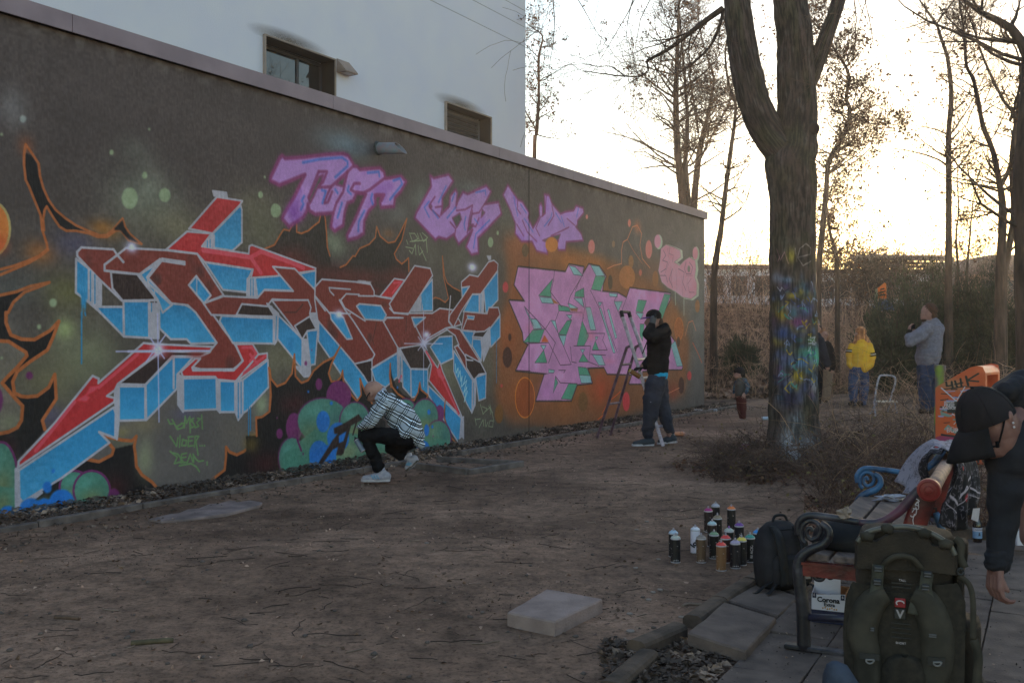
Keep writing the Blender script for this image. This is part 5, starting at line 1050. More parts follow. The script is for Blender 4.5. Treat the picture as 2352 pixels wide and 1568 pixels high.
# regular grid of slabs aligned with the bench, matched to the joints seen in the picture
O_ = gnd(1758, 1447, .02); e1 = Vector((.475, .88, 0)); e2 = Vector((.88, -.475, 0)); TS1, TS2 = .60, .32
def tile(i, j, z=(.02,)*4, du=0.0):
    u0, v0 = i*TS1+du, j*TS2; q = [O_+e1*(u0+a)+e2*(v0+b) for a, b in ((.0015, .0015), (TS1-.0015, .0015), (TS1-.0015, TS2-.0015), (.0015, TS2-.0015))]
    P = [Vector((p.x, p.y, 0)) for p in q]; r_ = random.Random(i*31+j*7); tl = [z[k]+r_.uniform(-.009, .007) for k in range(4)]; th_ = .06; m = MB(); b = .003; c = sum(P, Vector())/4
    c.z = sum(tl)/4; T_ = []
    for k in range(4):
        a, d = P[k]+Vector((0, 0, tl[k])), P[(k+1) % 4]+Vector((0, 0, tl[(k+1) % 4]))
        for s_ in range(4): qv = a+(d-a)*s_/4; T_.append(qv+(c-qv).normalized()*(r_.uniform(0, .004) if s_ else .005))
    N_ = len(T_); up = Vector((0, 0, 1)); m.add([t_-up*th_ for t_ in T_]+[t_-up*b for t_ in T_]+[t_+(c-t_).normalized()*b for t_ in T_], [(k, (k+1) % N_, N_+(k+1) % N_, N_+k)[::-1] for k in range(N_)]+[(N_+k, N_+(k+1) % N_, 2*N_+(k+1) % N_, 2*N_+k)[::-1] for k in range(N_)]+[tuple(2*N_+k for k in range(N_))[::-1]])
    obj('paving_slab', m, M_slab, pv)
for j in range(0, 12):
    for i in range(-4, 9):
        if i*TS1 < 3.2: tile(i, j, du=(.31 if j % 2 else 0.0))
slab('paving_slab', [(1578, 1451), (1663, 1381), (1784, 1417), (1713, 1495)], .06, [.085, .06, .05, .055], pv)
slab('paving_slab', [(1669, 1377), (1727, 1332), (1837, 1368), (1788, 1413)], .06, [.04, .03, .03, .03], pv)
slab('paving_slab', [(1733, 1327), (1790, 1285), (1895, 1318), (1841, 1363)], .06, [.03, .03, .03, .03], pv)
slab('paving_slab', [(1795, 1281), (1845, 1245), (1945, 1275), (1899, 1314)], .06, [.03, .03, .03, .03], pv)
# chalk scribble
def dscrib(name, pts, w, m_, parent, z=.085):
    pass
# edging stones left of the paving
eg = thing('edging_row', gnd(1600, 1440), 'row of displaced round-topped concrete edging stones beside the paving', 'kerb')
eg['kind'] = 'structure'
M_edge = mat('edging_concrete', alb(80, 71, 62), alb(48, 43, 38), 8, .95, .6, 50, bdist=.006, detail=9)
for (xa, ya, xb, yb, z, tl) in ((1290, 1660, 1390, 1572, .04, 0), (1402, 1564, 1489, 1489, .05, .0), (1461, 1470, 1559, 1429, .075, .02), (1590, 1412, 1650, 1370, .07, .0), (1652, 1368, 1718, 1327, .06, .0), (1722, 1325, 1790, 1285, .05, 0)):
    a, b = gnd(xa, ya, z), gnd(xb, yb, z); d = b-a; m = MB(); w, hh = .10, .13
    prof = [(-w/2, -hh), (w/2, -hh), (w/2, -.022), (w*.42, -.008), (w*.25, 0), (-w*.25, 0), (-w*.42, -.008), (-w/2, -.022)]
    m.prism(prof, d.length, frame(d) @ Rz(math.radians(90)), c=(a+b)/2); obj('edging_stone', m, M_edge, eg)
# far kerb right of the bench
kb2 = thing('path_kerb', gnd(2250, 1240, .06), 'dark stone kerb between the paving and the planted strip behind the bench', 'kerb')
kerbrun(kb2, gnd(2000, 1226, .0), gnd(2520, 1262, .0), .08, .10, 1.0, m_=M_edge)
# ------------------------------------------------------------------ litter
rs = np.random.RandomState(5)
def wstrip(n, s0_, s1_, o0, o1): s_ = s0_+(s1_-s0_)*rs.rand(n); o_ = o0+(o1-o0)*rs.rand(n); X = W0.x+WD.x*s_+WN.x*o_; Y = W0.y+WD.y*s_+WN.y*o_; return X, Y
def drop_leaves(name, X, Y, size, m_, label, lift=.012, flat=.75):
    C = np.stack([X, Y, gz(X, Y)+lift*(.4+rs.rand(len(X)))], 1); V, F_ = leafquads(C, size, rs, flat=flat, bend=.3, elong=1.5); o = fast(name, V, F_, m_, origin=(0, 0, 0)); tag(o, label, kind='stuff'); return o
M_dl3 = mat('dark_litter', alb(130, 116, 102), alb(60, 53, 47), 4, .95, lo=.4, hi=.62, c3=alb(62, 54, 48)); X, Y = wstrip(7500, -1, 17, 0.02, .60); drop_leaves('leaf_litter', X, Y, .032, M_dl3, 'dry leaves piled between the kerb and the mural wall', .05)
X, Y = wstrip(900, -1, 17, .62, 1.3); drop_leaves('loose_leaves', X, Y, .028, M_dl3, 'loose dry leaves along the kerb')
n = 2600; Y = 3.2+14*rs.rand(n)**1.3; X = (rs.rand(n)*2300-1176)/F*Y; drop_leaves('scattered_leaves', X, Y, .018, M_dl2, 'small leaf scraps scattered over the trodden earth', .006)
f = px_region((1590, 2420), 24.5, 37); X, Y = f(22000, rs); drop_leaves('bank_leaves', X, Y, .09, M_dl2, 'fallen leaves covering the bank', .03, .5)
f = px_region((1380, 1700), 3.75, 4.8); X, Y = f(1400, rs); k = (X*e2.x+Y*e2.y) < (O_.x*e2.x+O_.y*e2.y)-.02; drop_leaves('gutter_leaves', X[k], Y[k], .026, M_dl3, 'wet leaves in the gap between edging stones and paving', .02)
X, Y = ring(base.x+.1, TY-.3, .3, 1.6)(2200, rs); drop_leaves('tree_foot_leaves', X, Y, .03, mat('rusty_leaf', alb(96, 66, 48), alb(48, 38, 32), 6, .9), 'rusty leaves caught round the foot of the painted tree', .03)
f = px_region((1850, 2350), 7.3, 9.2); X, Y = f(1500, rs); drop_leaves('bench_leaves', X, Y, .03, mat('rusty_leaf', (1,)*3), 'rusty leaves under the bramble behind the bench', .03)
n = 20000; Y = 3.2+12*rs.rand(n)**1.7; X = (rs.rand(n)*2300-1176)/F*Y; kk = vnoise(X, Y, .9, 12) > -.08; drop_leaves('grit', X[kk], Y[kk], .0075, mat('grit_bits', alb(140, 124, 108), alb(34, 29, 26), 9, .95, lo=.49, hi=.62), 'grit and crumbs of bark trodden into the earth', .004)
f = px_region((1560, 2352), 3.4, 6.6); X, Y = f(1300, rs); kk = (X*e2.x+Y*e2.y) > (O_.x*e2.x+O_.y*e2.y)+.02; X = X[kk]; Y = Y[kk]; C = np.stack([X, Y, .024+.004*rs.rand(len(X))], 1); V, F_ = leafquads(C, .007, rs, flat=.8); tag(fast('paving_crumbs', V, F_, mat('grit_bits', (1,)*3), origin=(0, 0, 0)), 'crumbs of soil and leaf on the paving slabs', kind='stuff')
# twigs lying about
def ground_twigs(name, n, region, L0, L1, rad, label, m_):
    X, Y = region(n, rs); a = rs.normal(0.1, .9, n); L = L0+(L1-L0)*rs.rand(n)**2; t = np.linspace(-.5, .5, 6)[None, :]
    P = np.zeros((n, 6, 3)); w = np.cumsum(rs.normal(0, .07, (n, 6)), 1); P[..., 0] = X[:, None]+(np.cos(a)[:, None]*t-np.sin(a)[:, None]*w)*L[:, None]; P[..., 1] = Y[:, None]+(np.sin(a)[:, None]*t+np.cos(a)[:, None]*w)*L[:, None]
    P[..., 2] = gz(P[..., 0], P[..., 1])+rad; V, F_ = tubes(P, (rad*(.6+.8*rs.rand(n)))[:, None]*np.ones((1, 6)), 4); o = fast(name, V, F_, m_, origin=(0, 0, 0)); tag(o, label, kind='stuff')
def yard(n, rs): Y = 3.3+13*rs.rand(n)**1.4; return (rs.rand(n)*2000-1176+0*Y)/F*Y, Y
ground_twigs('fallen_twigs', 650, yard, .015, .30, .0018, 'thin dark twigs strewn over the earth', mat('dark_twig', alb(58, 48, 42), alb(34, 28, 26), 4, .9))
ground_twigs('pale_twigs', 130, yard, .04, .16, .003, 'pale broken twigs strewn over the earth', mat('pale_twig', alb(120, 108, 94), alb(86, 76, 66), 4, .9))
def stick(name, pts, rad, m_, label, z=.012):
    P = [gnd(x, y, z) for x, y in pts]; m = MB(); m.tube(smooth_path(P, 3), [rad]*(3*(len(P)-1)+1), 8); o = obj(name, m, m_, origin=P[0], smooth=True); tag(o, label, 'stick', 'sticks lying on the ground')
M_st1 = mat('stick_bark', alb(80, 68, 58), alb(52, 44, 38), 12, .9); M_st2 = mat('mossy_stick', alb(84, 78, 60), alb(52, 50, 38), 10, .9)
stick('fallen_stick', [(126, 1416), (150, 1417), (183, 1419)], .011, M_st1, 'short straight brown stick lying alone at lower left')
stick('fallen_stick', [(301, 1476), (330, 1474), (365, 1471), (398, 1469)], .013, M_st2, 'mossy stick with peeled end lying in the foreground earth')
stick('fallen_stick', [(1067, 1080), (1100, 1075), (1128, 1069)], .02, M_st1, 'dark stick lying inside the small kerb frame', .02)
stick('fallen_stick', [(1723, 1393), (1745, 1388), (1798, 1392)], .011, mat('pale_twig', (1,)*3), 'pale knobbly stick beside the edging stones') if False else stick('fallen_stick', [(1568, 1391), (1585, 1386), (1640, 1391)], .009, mat('pale_twig', (1,)*3), 'pale knobbly stick beside the edging stones')
# stones, bottle caps, paper
def pebbles(name, n, region, s0_, s1_, m_, label, fl=.6):
    X, Y = region(n, rs); b = MB(); base_ = MB(); base_.ball((0, 0, 0), 1, nu=6, nv=4); bv = np.array(base_.v); V = []; Fq = []
    o_ = 0; sz = s0_+(s1_-s0_)*rs.rand(n)**2; Z = gz(X, Y)
    for i in range(n): b.v.extend(map(tuple, (bv*(sz[i]*np.array([1, .8+.4*rs.rand(), fl]))*(1+.15*rs.normal(size=(len(bv), 1)))+np.array([X[i], Y[i], Z[i]+sz[i]*fl*.4])).tolist())); b.f.extend([tuple(o_+k for k in f_) for f_ in base_.f]); o_ += len(bv)
    o = obj(name, b, m_, origin=(0, 0, 0), smooth=True); tag(o, label, kind='stuff')
pebbles('pebbles', 500, yard, .004, .018, mat('pebble_stone', alb(84, 78, 72), alb(60, 55, 52), 3, .9), 'small stones and clods scattered over the earth')
pebbles('gravel', 900, lambda n, rs: wstrip(n, 3.5, 8.5, .03, .6), .008, .022, mat('gravel_stone', alb(92, 88, 84), alb(56, 54, 52), 3, .9), 'gravel at the foot of the mural wall')
def discs(name, pts, r_, col, label, cat='litter', labs=None):
    for i, (x, y) in enumerate(pts):
        p = gnd(x, y, .004); p.z = float(gz(p.x, p.y))+.004; m = MB(); m.lathe([(r_, -.002), (r_, .001), (r_*.85, .0035)], p, 14, Rx(.05)); o = obj(name, m, mat('disc_'+label[:6], alb(*col), tuple(.85*v for v in alb(*col)), 20, .7), origin=p)
        tag(o, labs[i] if labs else label, cat, 'pale spray-can cap rings trodden into the earth')
discs('cap_disc', [(1486, 1196), (1462, 1214), (980, 1246), (1512, 1278), (1654, 1293), (1460, 1300), (1500, 1358), (1516, 1352), (1565, 1420), (1490, 1375), (1446, 1410)], .017, (106, 100, 92), 'small pale round disc trodden into the earth', labs=['small pale disc on the earth '+k for k in ('left of the black speckled can', 'just left of the paired black cans, lower one', 'alone on the open earth left of the cans', 'left of the bronze can, a little nearer', 'in front of the gold-brown can', 'farthest left in the row below the cans', 'in the pair midway between slab and cans, left one', 'in the pair midway between slab and cans, right one', 'just left of the edging stones', 'upper right of the loose slab', 'right of the loose concrete slab')])
discs('cap_disc', [(1448, 1447)], .022, (104, 138, 140), 'small turquoise round disc trodden into the earth near the edging stones')
# ------------------------------------------------------------------ shared helpers for things
ZONES['B'] = (3100, 1750, 996/1592); ZONES['C'] = (2500, 1850, 1000/1780); ZONES['N'] = (3600, 1420, 496/1620)
def loft(m, rings, n=28, e=2.6, M=None):
    """rings: (centre, half x, half y) with optional own exponent; superellipse sections stacked in z (or any centre path)"""
    o = len(m.v); k = len(rings)
    for rg in rings:
        c, a, b = Vector(rg[0]), rg[1], rg[2]; ex = rg[3] if len(rg) > 3 else e
        for i in range(n):
            w = 2*math.pi*i/n; cx, sx = math.cos(w), math.sin(w); p = Vector((a*math.copysign(abs(cx)**(2/ex), cx), b*math.copysign(abs(sx)**(2/ex), sx), 0))
            if M is not None: p = M @ p
            m.v.append(tuple(c+p))
    for r in range(k-1):
        for i in range(n):
            i2 = (i+1) % n; m.f.append((o+r*n+i, o+r*n+i2, o+(r+1)*n+i2, o+(r+1)*n+i))
    m.f.append(tuple(o+i for i in range(n))[::-1]); m.f.append(tuple(o+(k-1)*n+i for i in range(n))); return m
def ribbon(m, pts, w, t, up):
    """flat strap: width w across, thickness t; up = face normal hint"""
    pts = [Vector(p) for p in pts]; o = len(m.v); n = len(pts); W_ = w if hasattr(w, '__len__') else [w]*n
    for i, p in enumerate(pts):
        d = (pts[min(i+1, n-1)]-pts[max(i-1, 0)]).normalized(); u = Vector(up); s_ = d.cross(u).normalized(); u = s_.cross(d).normalized()
        for a, b in ((-1, -1), (1, -1), (1, 1), (-1, 1)): m.v.append(tuple(p+s_*a*W_[i]/2+u*b*t/2))
    for i in range(n-1):
        for k in range(4): k2 = (k+1) % 4; m.f.append((o+i*4+k, o+i*4+k2, o+i*4+4+k2, o+i*4+4+k))
    m.f.append((o, o+3, o+2, o+1)); m.f.append((o+n*4-4, o+n*4-3, o+n*4-2, o+n*4-1)); return m
def text(name, s, size, loc, M, m_, parent, bold=0.0, align='CENTER', sx=1.0):
    cu = bpy.data.curves.new(name, 'FONT'); cu.body = s; cu.size = size; cu.align_x = align; cu.align_y = 'CENTER'; cu.extrude = 0.0006; cu.offset = bold; cu.resolution_u = 3; cu.space_character = 1.0
    ob = bpy.data.objects.new(name+'_tmp', cu); COL.objects.link(ob); dg = bpy.context.evaluated_depsgraph_get(); me = bpy.data.meshes.new_from_object(ob.evaluated_get(dg)); bpy.data.objects.remove(ob)
    mb = MB(); Lc = Vector(loc); mb.v = [tuple(Lc+M @ Vector((v.co.x*sx, v.co.y, v.co.z))) for v in me.vertices]; mb.f = [tuple(p.vertices) for p in me.polygons]
    return obj(name, mb, m_, parent)
def col(name, r, g, b, rough=.6, k=.82, sc=20, spec=.3, bump=0, metal=0): 
    a = alb(r, g, b); return mat(name, a, tuple(v*k for v in a), sc, rough, bump, spec=spec, metal=metal)
# ------------------------------------------------------------------ spray cans
M_nick = mat('tin_rim', alb(150, 152, 156), alb(120, 122, 126), 30, .3, metal=.0, spec=.6)
def can_parts(t, base_, body_m, cap_m, noz_m, hgt=.150, R_=.0325, M=None, lettering=None):
    base_ = Vector(base_); X = (lambda p: p) if M is None else (lambda p: p)
    def L(prof, n=20): q = MB(); q.lathe(prof, (0, 0, 0), n); q.v = [tuple(base_+(M @ Vector(v) if M is not None else Vector(v))) for v in q.v]; return q
    obj('can_body', L([(R_*.9, 0), (R_, .004), (R_, hgt), (R_*.97, hgt+.004)]), body_m, t, smooth=False)
    obj('rim', L([(R_*1.02, hgt+.003), (R_*1.05, hgt+.006), (R_*1.02, hgt+.010), (R_*.98, hgt+.011)]), M_nick, t)
    obj('bottom_rim', L([(R_*.96, -.001), (R_*1.03, .001), (R_*1.03, .005), (R_*1.0, .006)]), M_nick, t)
    c = obj('cap_dome', L([(R_*.98, hgt+.009), (R_*.96, hgt+.014), (R_*.84, hgt+.020), (R_*.60, hgt+.0235), (R_*.50, hgt+.0245), (R_*.50, hgt+.029), (R_*.42, hgt+.029), (R_*.36, hgt+.024)]), cap_m, t, smooth=False)
    obj('nozzle', L([(.006, hgt+.026), (.0065, hgt+.036), (.0055, hgt+.044)], 10), noz_m, t)
def speck_body(name, c, c2=(150, 150, 150), th_=.72):
    if name in MATS: return MATS[name]
    return mat(name, alb(*c2), alb(*c), 60, .35, lo=th_-.04, hi=th_, spec=.5, detail=2)
CANS = [(345, 455, (136, 160, 176), (22, 22, 24), 'black can with pale blue dome at the back left of the pair'), (360, 490, (146, 156, 150), (24, 25, 27), 'paint-speckled black can with pale grey-green dome, front left'), (500, 433, (176, 184, 192), (176, 180, 190), 'white can with bold black swirling lettering'),
        (542, 492, (110, 108, 104), (74, 60, 46), 'bronze-brown can with dark grey dome'), (593, 318, (134, 52, 104), (34, 26, 26), 'dark can with magenta dome and pale nozzle'), (645, 292, (140, 146, 156), (24, 23, 25), 'rearmost black can with silvery dome'), (757, 313, (176, 104, 60), (26, 24, 25), 'black can with orange dome at the back right'),
        (658, 368, (112, 106, 88), (24, 22, 22), 'black can with khaki dome in the middle row'), (620, 402, (138, 166, 170), (40, 32, 28), 'dark can with pale mint dome'), (634, 468, (98, 128, 102), (22, 22, 22), 'black can with sage green dome'), (740, 447, (136, 148, 144), (24, 24, 26), 'black can with pale dome and violet nozzle'),
        (813, 418, (96, 64, 128), (24, 22, 26), 'black can with violet dome'), (717, 498, (176, 64, 64), (42, 24, 24), 'maroon-black can with dull red dome'), (685, 548, (206, 66, 62), (98, 74, 50), 'gold-brown can with bright red dome, nearest to the camera'), (785, 536, (136, 134, 156), (26, 25, 30), 'black can with lavender-grey dome in the front row'),
        (830, 517, (176, 168, 82), (26, 25, 27), 'black can with yellow dome'), (890, 497, (58, 128, 120), (22, 22, 24), 'black can with teal dome'), (945, 466, (50, 122, 184), (24, 24, 28), 'black can with bright blue dome beside the black backpack'), (1085, 432, (140, 86, 84), (30, 24, 26), 'can with dusty pink dome peeking out behind the black backpack')]
M_white_print = col('white_print', 150, 150, 152, .6); M_dark_print = col('black_print', 18, 18, 20, .6)
for i, (x, y, cc, bc, lb) in enumerate(CANS):
    px, py = zd('C', x, y); Y = 1.264*F/(py-784); p = at(px, 784, Y); p.z = float(gz(p.x, p.y))+.001
    t = thing('spray_can', p, 'upright spray can: '+lb, 'spray can', 'spray cans standing on the earth by the backpack')
    can_parts(t, p, speck_body('can_body_%d_%d_%d' % bc, bc), col('cap_%d_%d_%d' % cc, *cc, rough=.5), col('nozzle_v' if i == 10 else 'nozzle_w', *((110, 80, 140) if i == 10 else (130, 130, 136)), rough=.5))
    fc = Matrix(((1, 0, 0), (0, 0, -1), (0, 1, 0)))
    if i == 2: text('lettering', 'loop', .052, p+Vector((.002, -.0345, .085)), fc @ Rz(.9), M_dark_print, t, .002)
    if i in (16, 11): text('lettering', 'BLACK', .026, p+Vector((.004, -.0345, .07)), fc @ Rz(math.pi/2), M_white_print, t, .0004)
    if i in (1, 9, 14, 3):
        q = MB()
        for k in (-1, 0, 1): q.box(p+Vector((k*.011, -.0336, .018)), (.006, .001, .006), Ry(math.pi/4))
        obj('warning_diamonds', q, M_white_print, t)
# cans lying about
def lying_can(px, py, ang, cc, bc, lb, roll=0):
    p = gnd(px, py, .033); p.z = float(gz(p.x, p.y))+.033; t = thing('spray_can', p, lb, 'spray can', 'empty spray cans lying on the ground'); M = Rz(ang) @ Ry(math.pi/2)
    can_parts(t, p, col('lyb_%d' % sum(bc), *bc, rough=.4), col('lyc_%d' % sum(cc), *cc), col('nozzle_w', 1, 1, 1), M=M); return t
lying_can(1600, 941, .5, (150, 130, 110), (120, 96, 80), 'lying brown spray can at the foot of the far wall corner'); lying_can(1613, 943, 2.6, (150, 156, 160), (130, 138, 142), 'lying silver spray can in the middle of the pile at the wall corner'); lying_can(1627, 941, -.2, (140, 150, 160), (120, 126, 130), 'lying grey spray can at the right end of the pile'); lying_can(1592, 944, 1.2, (90, 80, 76), (70, 60, 58), 'lying dark spray can at the left end of the pile')
lying_can(1750, 962, .1, (40, 40, 42), (140, 160, 176), 'lying silver and black spray can just left of the painted trunk'); lying_can(1706, 1020, .3, (90, 90, 88), (110, 108, 100), 'lying dull grey spray can near the bramble left of the trunk'); lying_can(1547, 997, .1, (170, 110, 80), (176, 124, 92), 'lying copper spray can behind the walking painter')
q = MB(); a = [gnd(1680, 1036, .01), gnd(1703, 1040, .01), gnd(1722, 1020, .10), gnd(1706, 1019, .10)]; c = sum(a, Vector())/4; q.add(a+[p+Vector((0, .01, -.01)) for p in a], [(0, 1, 2, 3), (7, 6, 5, 4), (0, 4, 5, 1), (1, 5, 6, 2), (2, 6, 7, 3), (3, 7, 4, 0)])
tag(obj('purple_board', q, col('magenta_board', 140, 72, 130, .7), origin=c), 'bright magenta scrap of board leaning in the twigs left of the trunk', 'litter')
# ------------------------------------------------------------------ bench
BX, BY = 1.329, 4.63; bu = Vector((.891, -.453, 0)); bw = Vector((.453, .891, 0))
def bxy(zx, zy):
    px, py = zd('B', zx, zy); t = (px-1176)/F; d = (BY*t-BX)/(.891+.453*t); return d, H-(py-784)/F*(BY-.453*d)
def bpnt(d, h, w=0.0): return Vector((BX, BY, 0))+bu*d+bw*w+Vector((0, 0, h))
bench = thing('park_bench', bpnt(0, 0), 'old park bench with scrolled cast-iron arms daubed in blue, black and red', 'bench')
M_iron = mat('painted_iron_black', alb(62, 62, 68), alb(24, 24, 28), 9, .4, .3, 60, spec=.5, c3=alb(30, 30, 36), lo=.4, hi=.72); M_ired = mat('painted_iron_red', alb(96, 32, 27), alb(44, 20, 20), 9, .4, .2, 60, spec=.5); M_iblue = mat('painted_iron_blue', alb(46, 86, 120), alb(20, 28, 42), 9, .4, .3, 60, spec=.5, c3=alb(36, 66, 96))
M_ipurp = mat('painted_iron_mix', alb(92, 50, 66), alb(36, 36, 44), 6, .4, .2, 60, spec=.5)
def end_frame(w, ma, mb_, mc):
    def T(P, r, mm, nm, n=10, k=5, flat=1.0):
        pts = smooth_path([bpnt(*bxy(x, y), w) for x, y in P], k); R = r if not hasattr(r, '__len__') else [r[0]+(r[1]-r[0])*i/(len(pts)-1) for i in range(len(pts))]
        q = MB(); q.tube(pts, R, n, flat=flat, up=bw); return obj(nm, q, mm, bench, smooth=True)
    T([(238, 600), (225, 575), (205, 590), (205, 625), (235, 650), (275, 630), (290, 580), (262, 540), (215, 530), (175, 570), (170, 640), (195, 672)], (.009, .013), ma, 'scroll')
    T([(150, 620), (145, 560), (180, 510), (240, 495), (330, 505), (430, 520), (540, 540)], .0165, ma, 'armrest'); T([(540, 540), (640, 545), (720, 520), (800, 465), (860, 400), (930, 330)], (.0165, .024), mc, 'arm_sweep')
    T([(290, 545), (335, 580), (345, 630), (310, 680), (250, 705), (195, 735), (160, 775), (150, 830), (158, 930), (178, 1100), (185, 1345)], (.016, .032), ma, 'front_leg')
    d0, d1 = .0, .50; q = MB(); q.box((bpnt(.02, .395, w)+bpnt(.47, .395, w))/2, (.45, .03, .055), frame(bu)); q.box((bpnt(.02, .426, w)+bpnt(.47, .426, w))/2, (.45, .045, .012), frame(bu)); obj('seat_bearer', q, mb_, bench)
    q = MB(); pts = smooth_path([bpnt(.44, .38, w), bpnt(.47, .50, w), bpnt(.51, .65, w), bpnt(.555, .79, w)], 5); q.tube(pts, [.05]*len(pts), 10, flat=.32, up=bw); obj('back_post', q, M_ired, bench, smooth=True)
    q = MB(); q.lathe([(.0, .024), (.016, .022), (.019, .014), (.036, .012), (.039, .016), (.047, .014), (.05, .008), (.05, -.016), (.0, -.018)], bpnt(.565, .80, w-.012), 28, frame(bu) @ Rx(math.pi/2)); obj('post_knob', q, mat('knob_red', alb(136, 44, 36), alb(96, 32, 28), 9, .45, spec=.4), bench)
    q = MB(); pts = smooth_path([bpnt(.46, .40, w), bpnt(.50, .28, w), bpnt(.53, .12, w), bpnt(.58, .02, w)], 4); q.tube(pts, .024, 8); obj('back_leg', q, ma, bench, smooth=True)
    q = MB(); q.box(bpnt(.27, .032, w), (.66, .05, .022), frame(bu), bev=.005); obj('foot_bar', q, ma, bench)
    q = MB(); q.tube([bpnt(.03, .175, w), bpnt(.25, .19, w), bpnt(.50, .18, w)], .018, 8); q.ball(bpnt(.27, .19, w), .03); obj('stretcher', q, mat('painted_iron_navy', alb(44, 44, 62), alb(24, 24, 34), 9, .4, spec=.5), bench, smooth=True)
    T([(240, 860), (260, 900), (300, 905), (315, 870), (290, 850), (270, 870)], .010, ma, 'small_scroll'); T([(330, 870), (350, 895), (375, 880), (365, 855), (345, 860)], .010, ma, 'small_scroll')
end_frame(0.0, M_iron, M_ired, M_ipurp); end_frame(1.92, M_iblue, M_iron, M_iblue)
M_plank = mat('weathered_plank', alb(98, 90, 84), alb(58, 52, 50), 3, .75, .5, 30, stretch=(8, 1, 8), bdist=.004, c3=alb(78, 70, 66), spec=.4)
for k in range(3):
    q = MB(); q.box(bpnt(.075+.145*k, .452, .96), (.128, 1.90, .034), frame(bu), bev=.006); obj('seat_plank', q, M_plank, bench)
q = MB(); q.tube([bpnt(.575, .80, .03+.2*k) for k in range(10)]+[bpnt(.575, .80, 1.89)], .033, 14); obj('back_rail', q, mat('worn_wood_rail', alb(112, 92, 84), alb(64, 50, 46), 5, .6, .3, 40, stretch=(6, 1, 6)), bench, smooth=True)
gq = MB()
for a in ([(905, 385), (925, 400), (900, 420), (920, 430)], [(900, 430), (915, 400), (920, 450), (885, 445)], [(880, 470), (905, 440), (905, 480), (880, 500), (870, 490)], [(895, 480), (885, 520), (890, 550)]):
    P = [bpnt(*bxy(x, y), -.024) for x, y in a]; gq.tube(smooth_path(P, 3), .0022, 4)
obj('scrawl', gq, M_white_print, bench)
# tape roll, tissue, foil on the seat, rag stuck on the arm
q = MB(); q.lathe([(.038, 0), (.052, 0), (.054, .004), (.054, .02), (.052, .024), (.038, .024), (.036, .02), (.036, .004), (.038, 0)], bpnt(.17, .470, .62), 28, cap=False); tr_ = obj('tape_roll', q, col('masking_tape', 150, 142, 128, .7), origin=bpnt(.17, .470, .62), smooth=True); tag(tr_, 'roll of cream masking tape lying flat on the bench seat', 'tape')
q = MB(); q.lathe([(.0365, .0246), (.051, .0249), (.051, .0255), (.0365, .0252)], bpnt(.17, .470, .62), 28, cap=False); obj('printed_ring', q, mat('tape_print', alb(60, 70, 130), alb(150, 50, 50), 60, .6, lo=.45, hi=.5), tr_)
def crumple(name, c, sx, sy, sz, m_, lb, cat, seed):
    r = np.random.RandomState(seed); q = MB(); q.ball((0, 0, 0), 1, nu=12, nv=8); V = np.array(q.v); V = V*(1+.28*r.normal(size=(len(V), 1)))*np.array([sx, sy, sz]); V[:, 2] = np.maximum(V[:, 2], -sz*.6)+sz*.6; q.v = [tuple(v) for v in (V+np.array(c)).tolist()]; return tag(obj(name, q, m_, origin=c), lb, cat)
M_tissue = col('white_tissue', 150, 154, 160, .8); M_foil = col('foil', 130, 136, 148, .3, spec=.8)
crumple('crumpled_foil', bpnt(.22, .472, 1.80), .09, .05, .02, M_foil, 'crumpled silver foil at the far end of the bench seat', 'litter', 3)
crumple('tissue', bpnt(.27, .472, .40), .03, .02, .012, M_tissue, 'small torn white tissue on the bench seat', 'litter', 4)
a_ = bpnt(*bxy(448, 497), 0); crumple('paper_rag', a_-Vector((0, 0, .012)), .028, .03, .028, col('beige_paper', 120, 112, 100, .8), 'beige paper scrap stuck round the near armrest', 'litter', 6)
sb_ = bpnt(.21, .468, .25); q = MB(); loft(q, [(sb_+Vector((0, 0, z)), a, b) for z, a, b in ((0, .17, .13), (.02, .185, .15), (.07, .175, .14), (.11, .13, .10), (.135, .07, .05), (.14, .02, .02))], 30, 2.4, frame(bu)); V = np.array(q.v); V += .02*np.stack([vnoise(V[:, 0]*1.3+k, V[:, 2]*1.5+V[:, 1], .07, 30+k) for k in range(3)], 1); q.v = [tuple(v_) for v_ in V.tolist()]; tag(obj('bench_bag', q, col('black_nylon', 20, 21, 24, .7), origin=sb_, smooth=True), 'slumped black bag on the near end of the bench seat', 'bag')
# bandana over the back rail
cn = Canvas(420, 420, (112, 115, 124)); rr_ = np.random.RandomState(12); cn.a[:] = np.array((112, 115, 124)); cn.a[230:] = (22, 22, 25); cn.a[:, :60] = (26, 26, 30)
for _ in range(900):
    x, y = rr_.rand(2)*420; c = (70, 72, 82) if (y < 230 and x > 60) else (104, 104, 112); a = rr_.rand()*6; cn.line([(x, y), (x+7*math.cos(a), y+7*math.sin(a)), (x+9*math.cos(a+1.4), y+9*math.sin(a+1.4))], 1.6, c, .8)
for k in range(40): cn.ell(10*k+6, 214+8*math.sin(k*.5), 3.4, 4.4, (20, 20, 22)); cn.ell(10*k+6, 214+8*math.sin(k*.5), 1.6, 2.2, (150, 150, 156)); cn.ell(10*k+2, 240+6*math.sin(k*.7), 2.2, 3, (130, 130, 138))
for x, y in ((90, 180), (150, 60), (250, 150), (330, 60), (380, 190), (320, 300), (120, 300), (220, 360)):
    cn.ell(x, y, 20, 11, (24, 24, 26)); cn.ell(x, y, 14, 7, (126, 32, 40)); cn.line([(x-30, y), (x-10, y-18), (x+14, y-14), (x+30, y)], 3, (150, 150, 156))
cn.line([(10, 330), (120, 380), (260, 330), (400, 390)], 4, (140, 140, 146)); cn.line([(10, 345), (120, 396), (260, 344), (400, 404)], 2, (140, 140, 146))
M_band = print_mat('bandana_print', cn.image('bandana'), .85, .3, 120, .002)
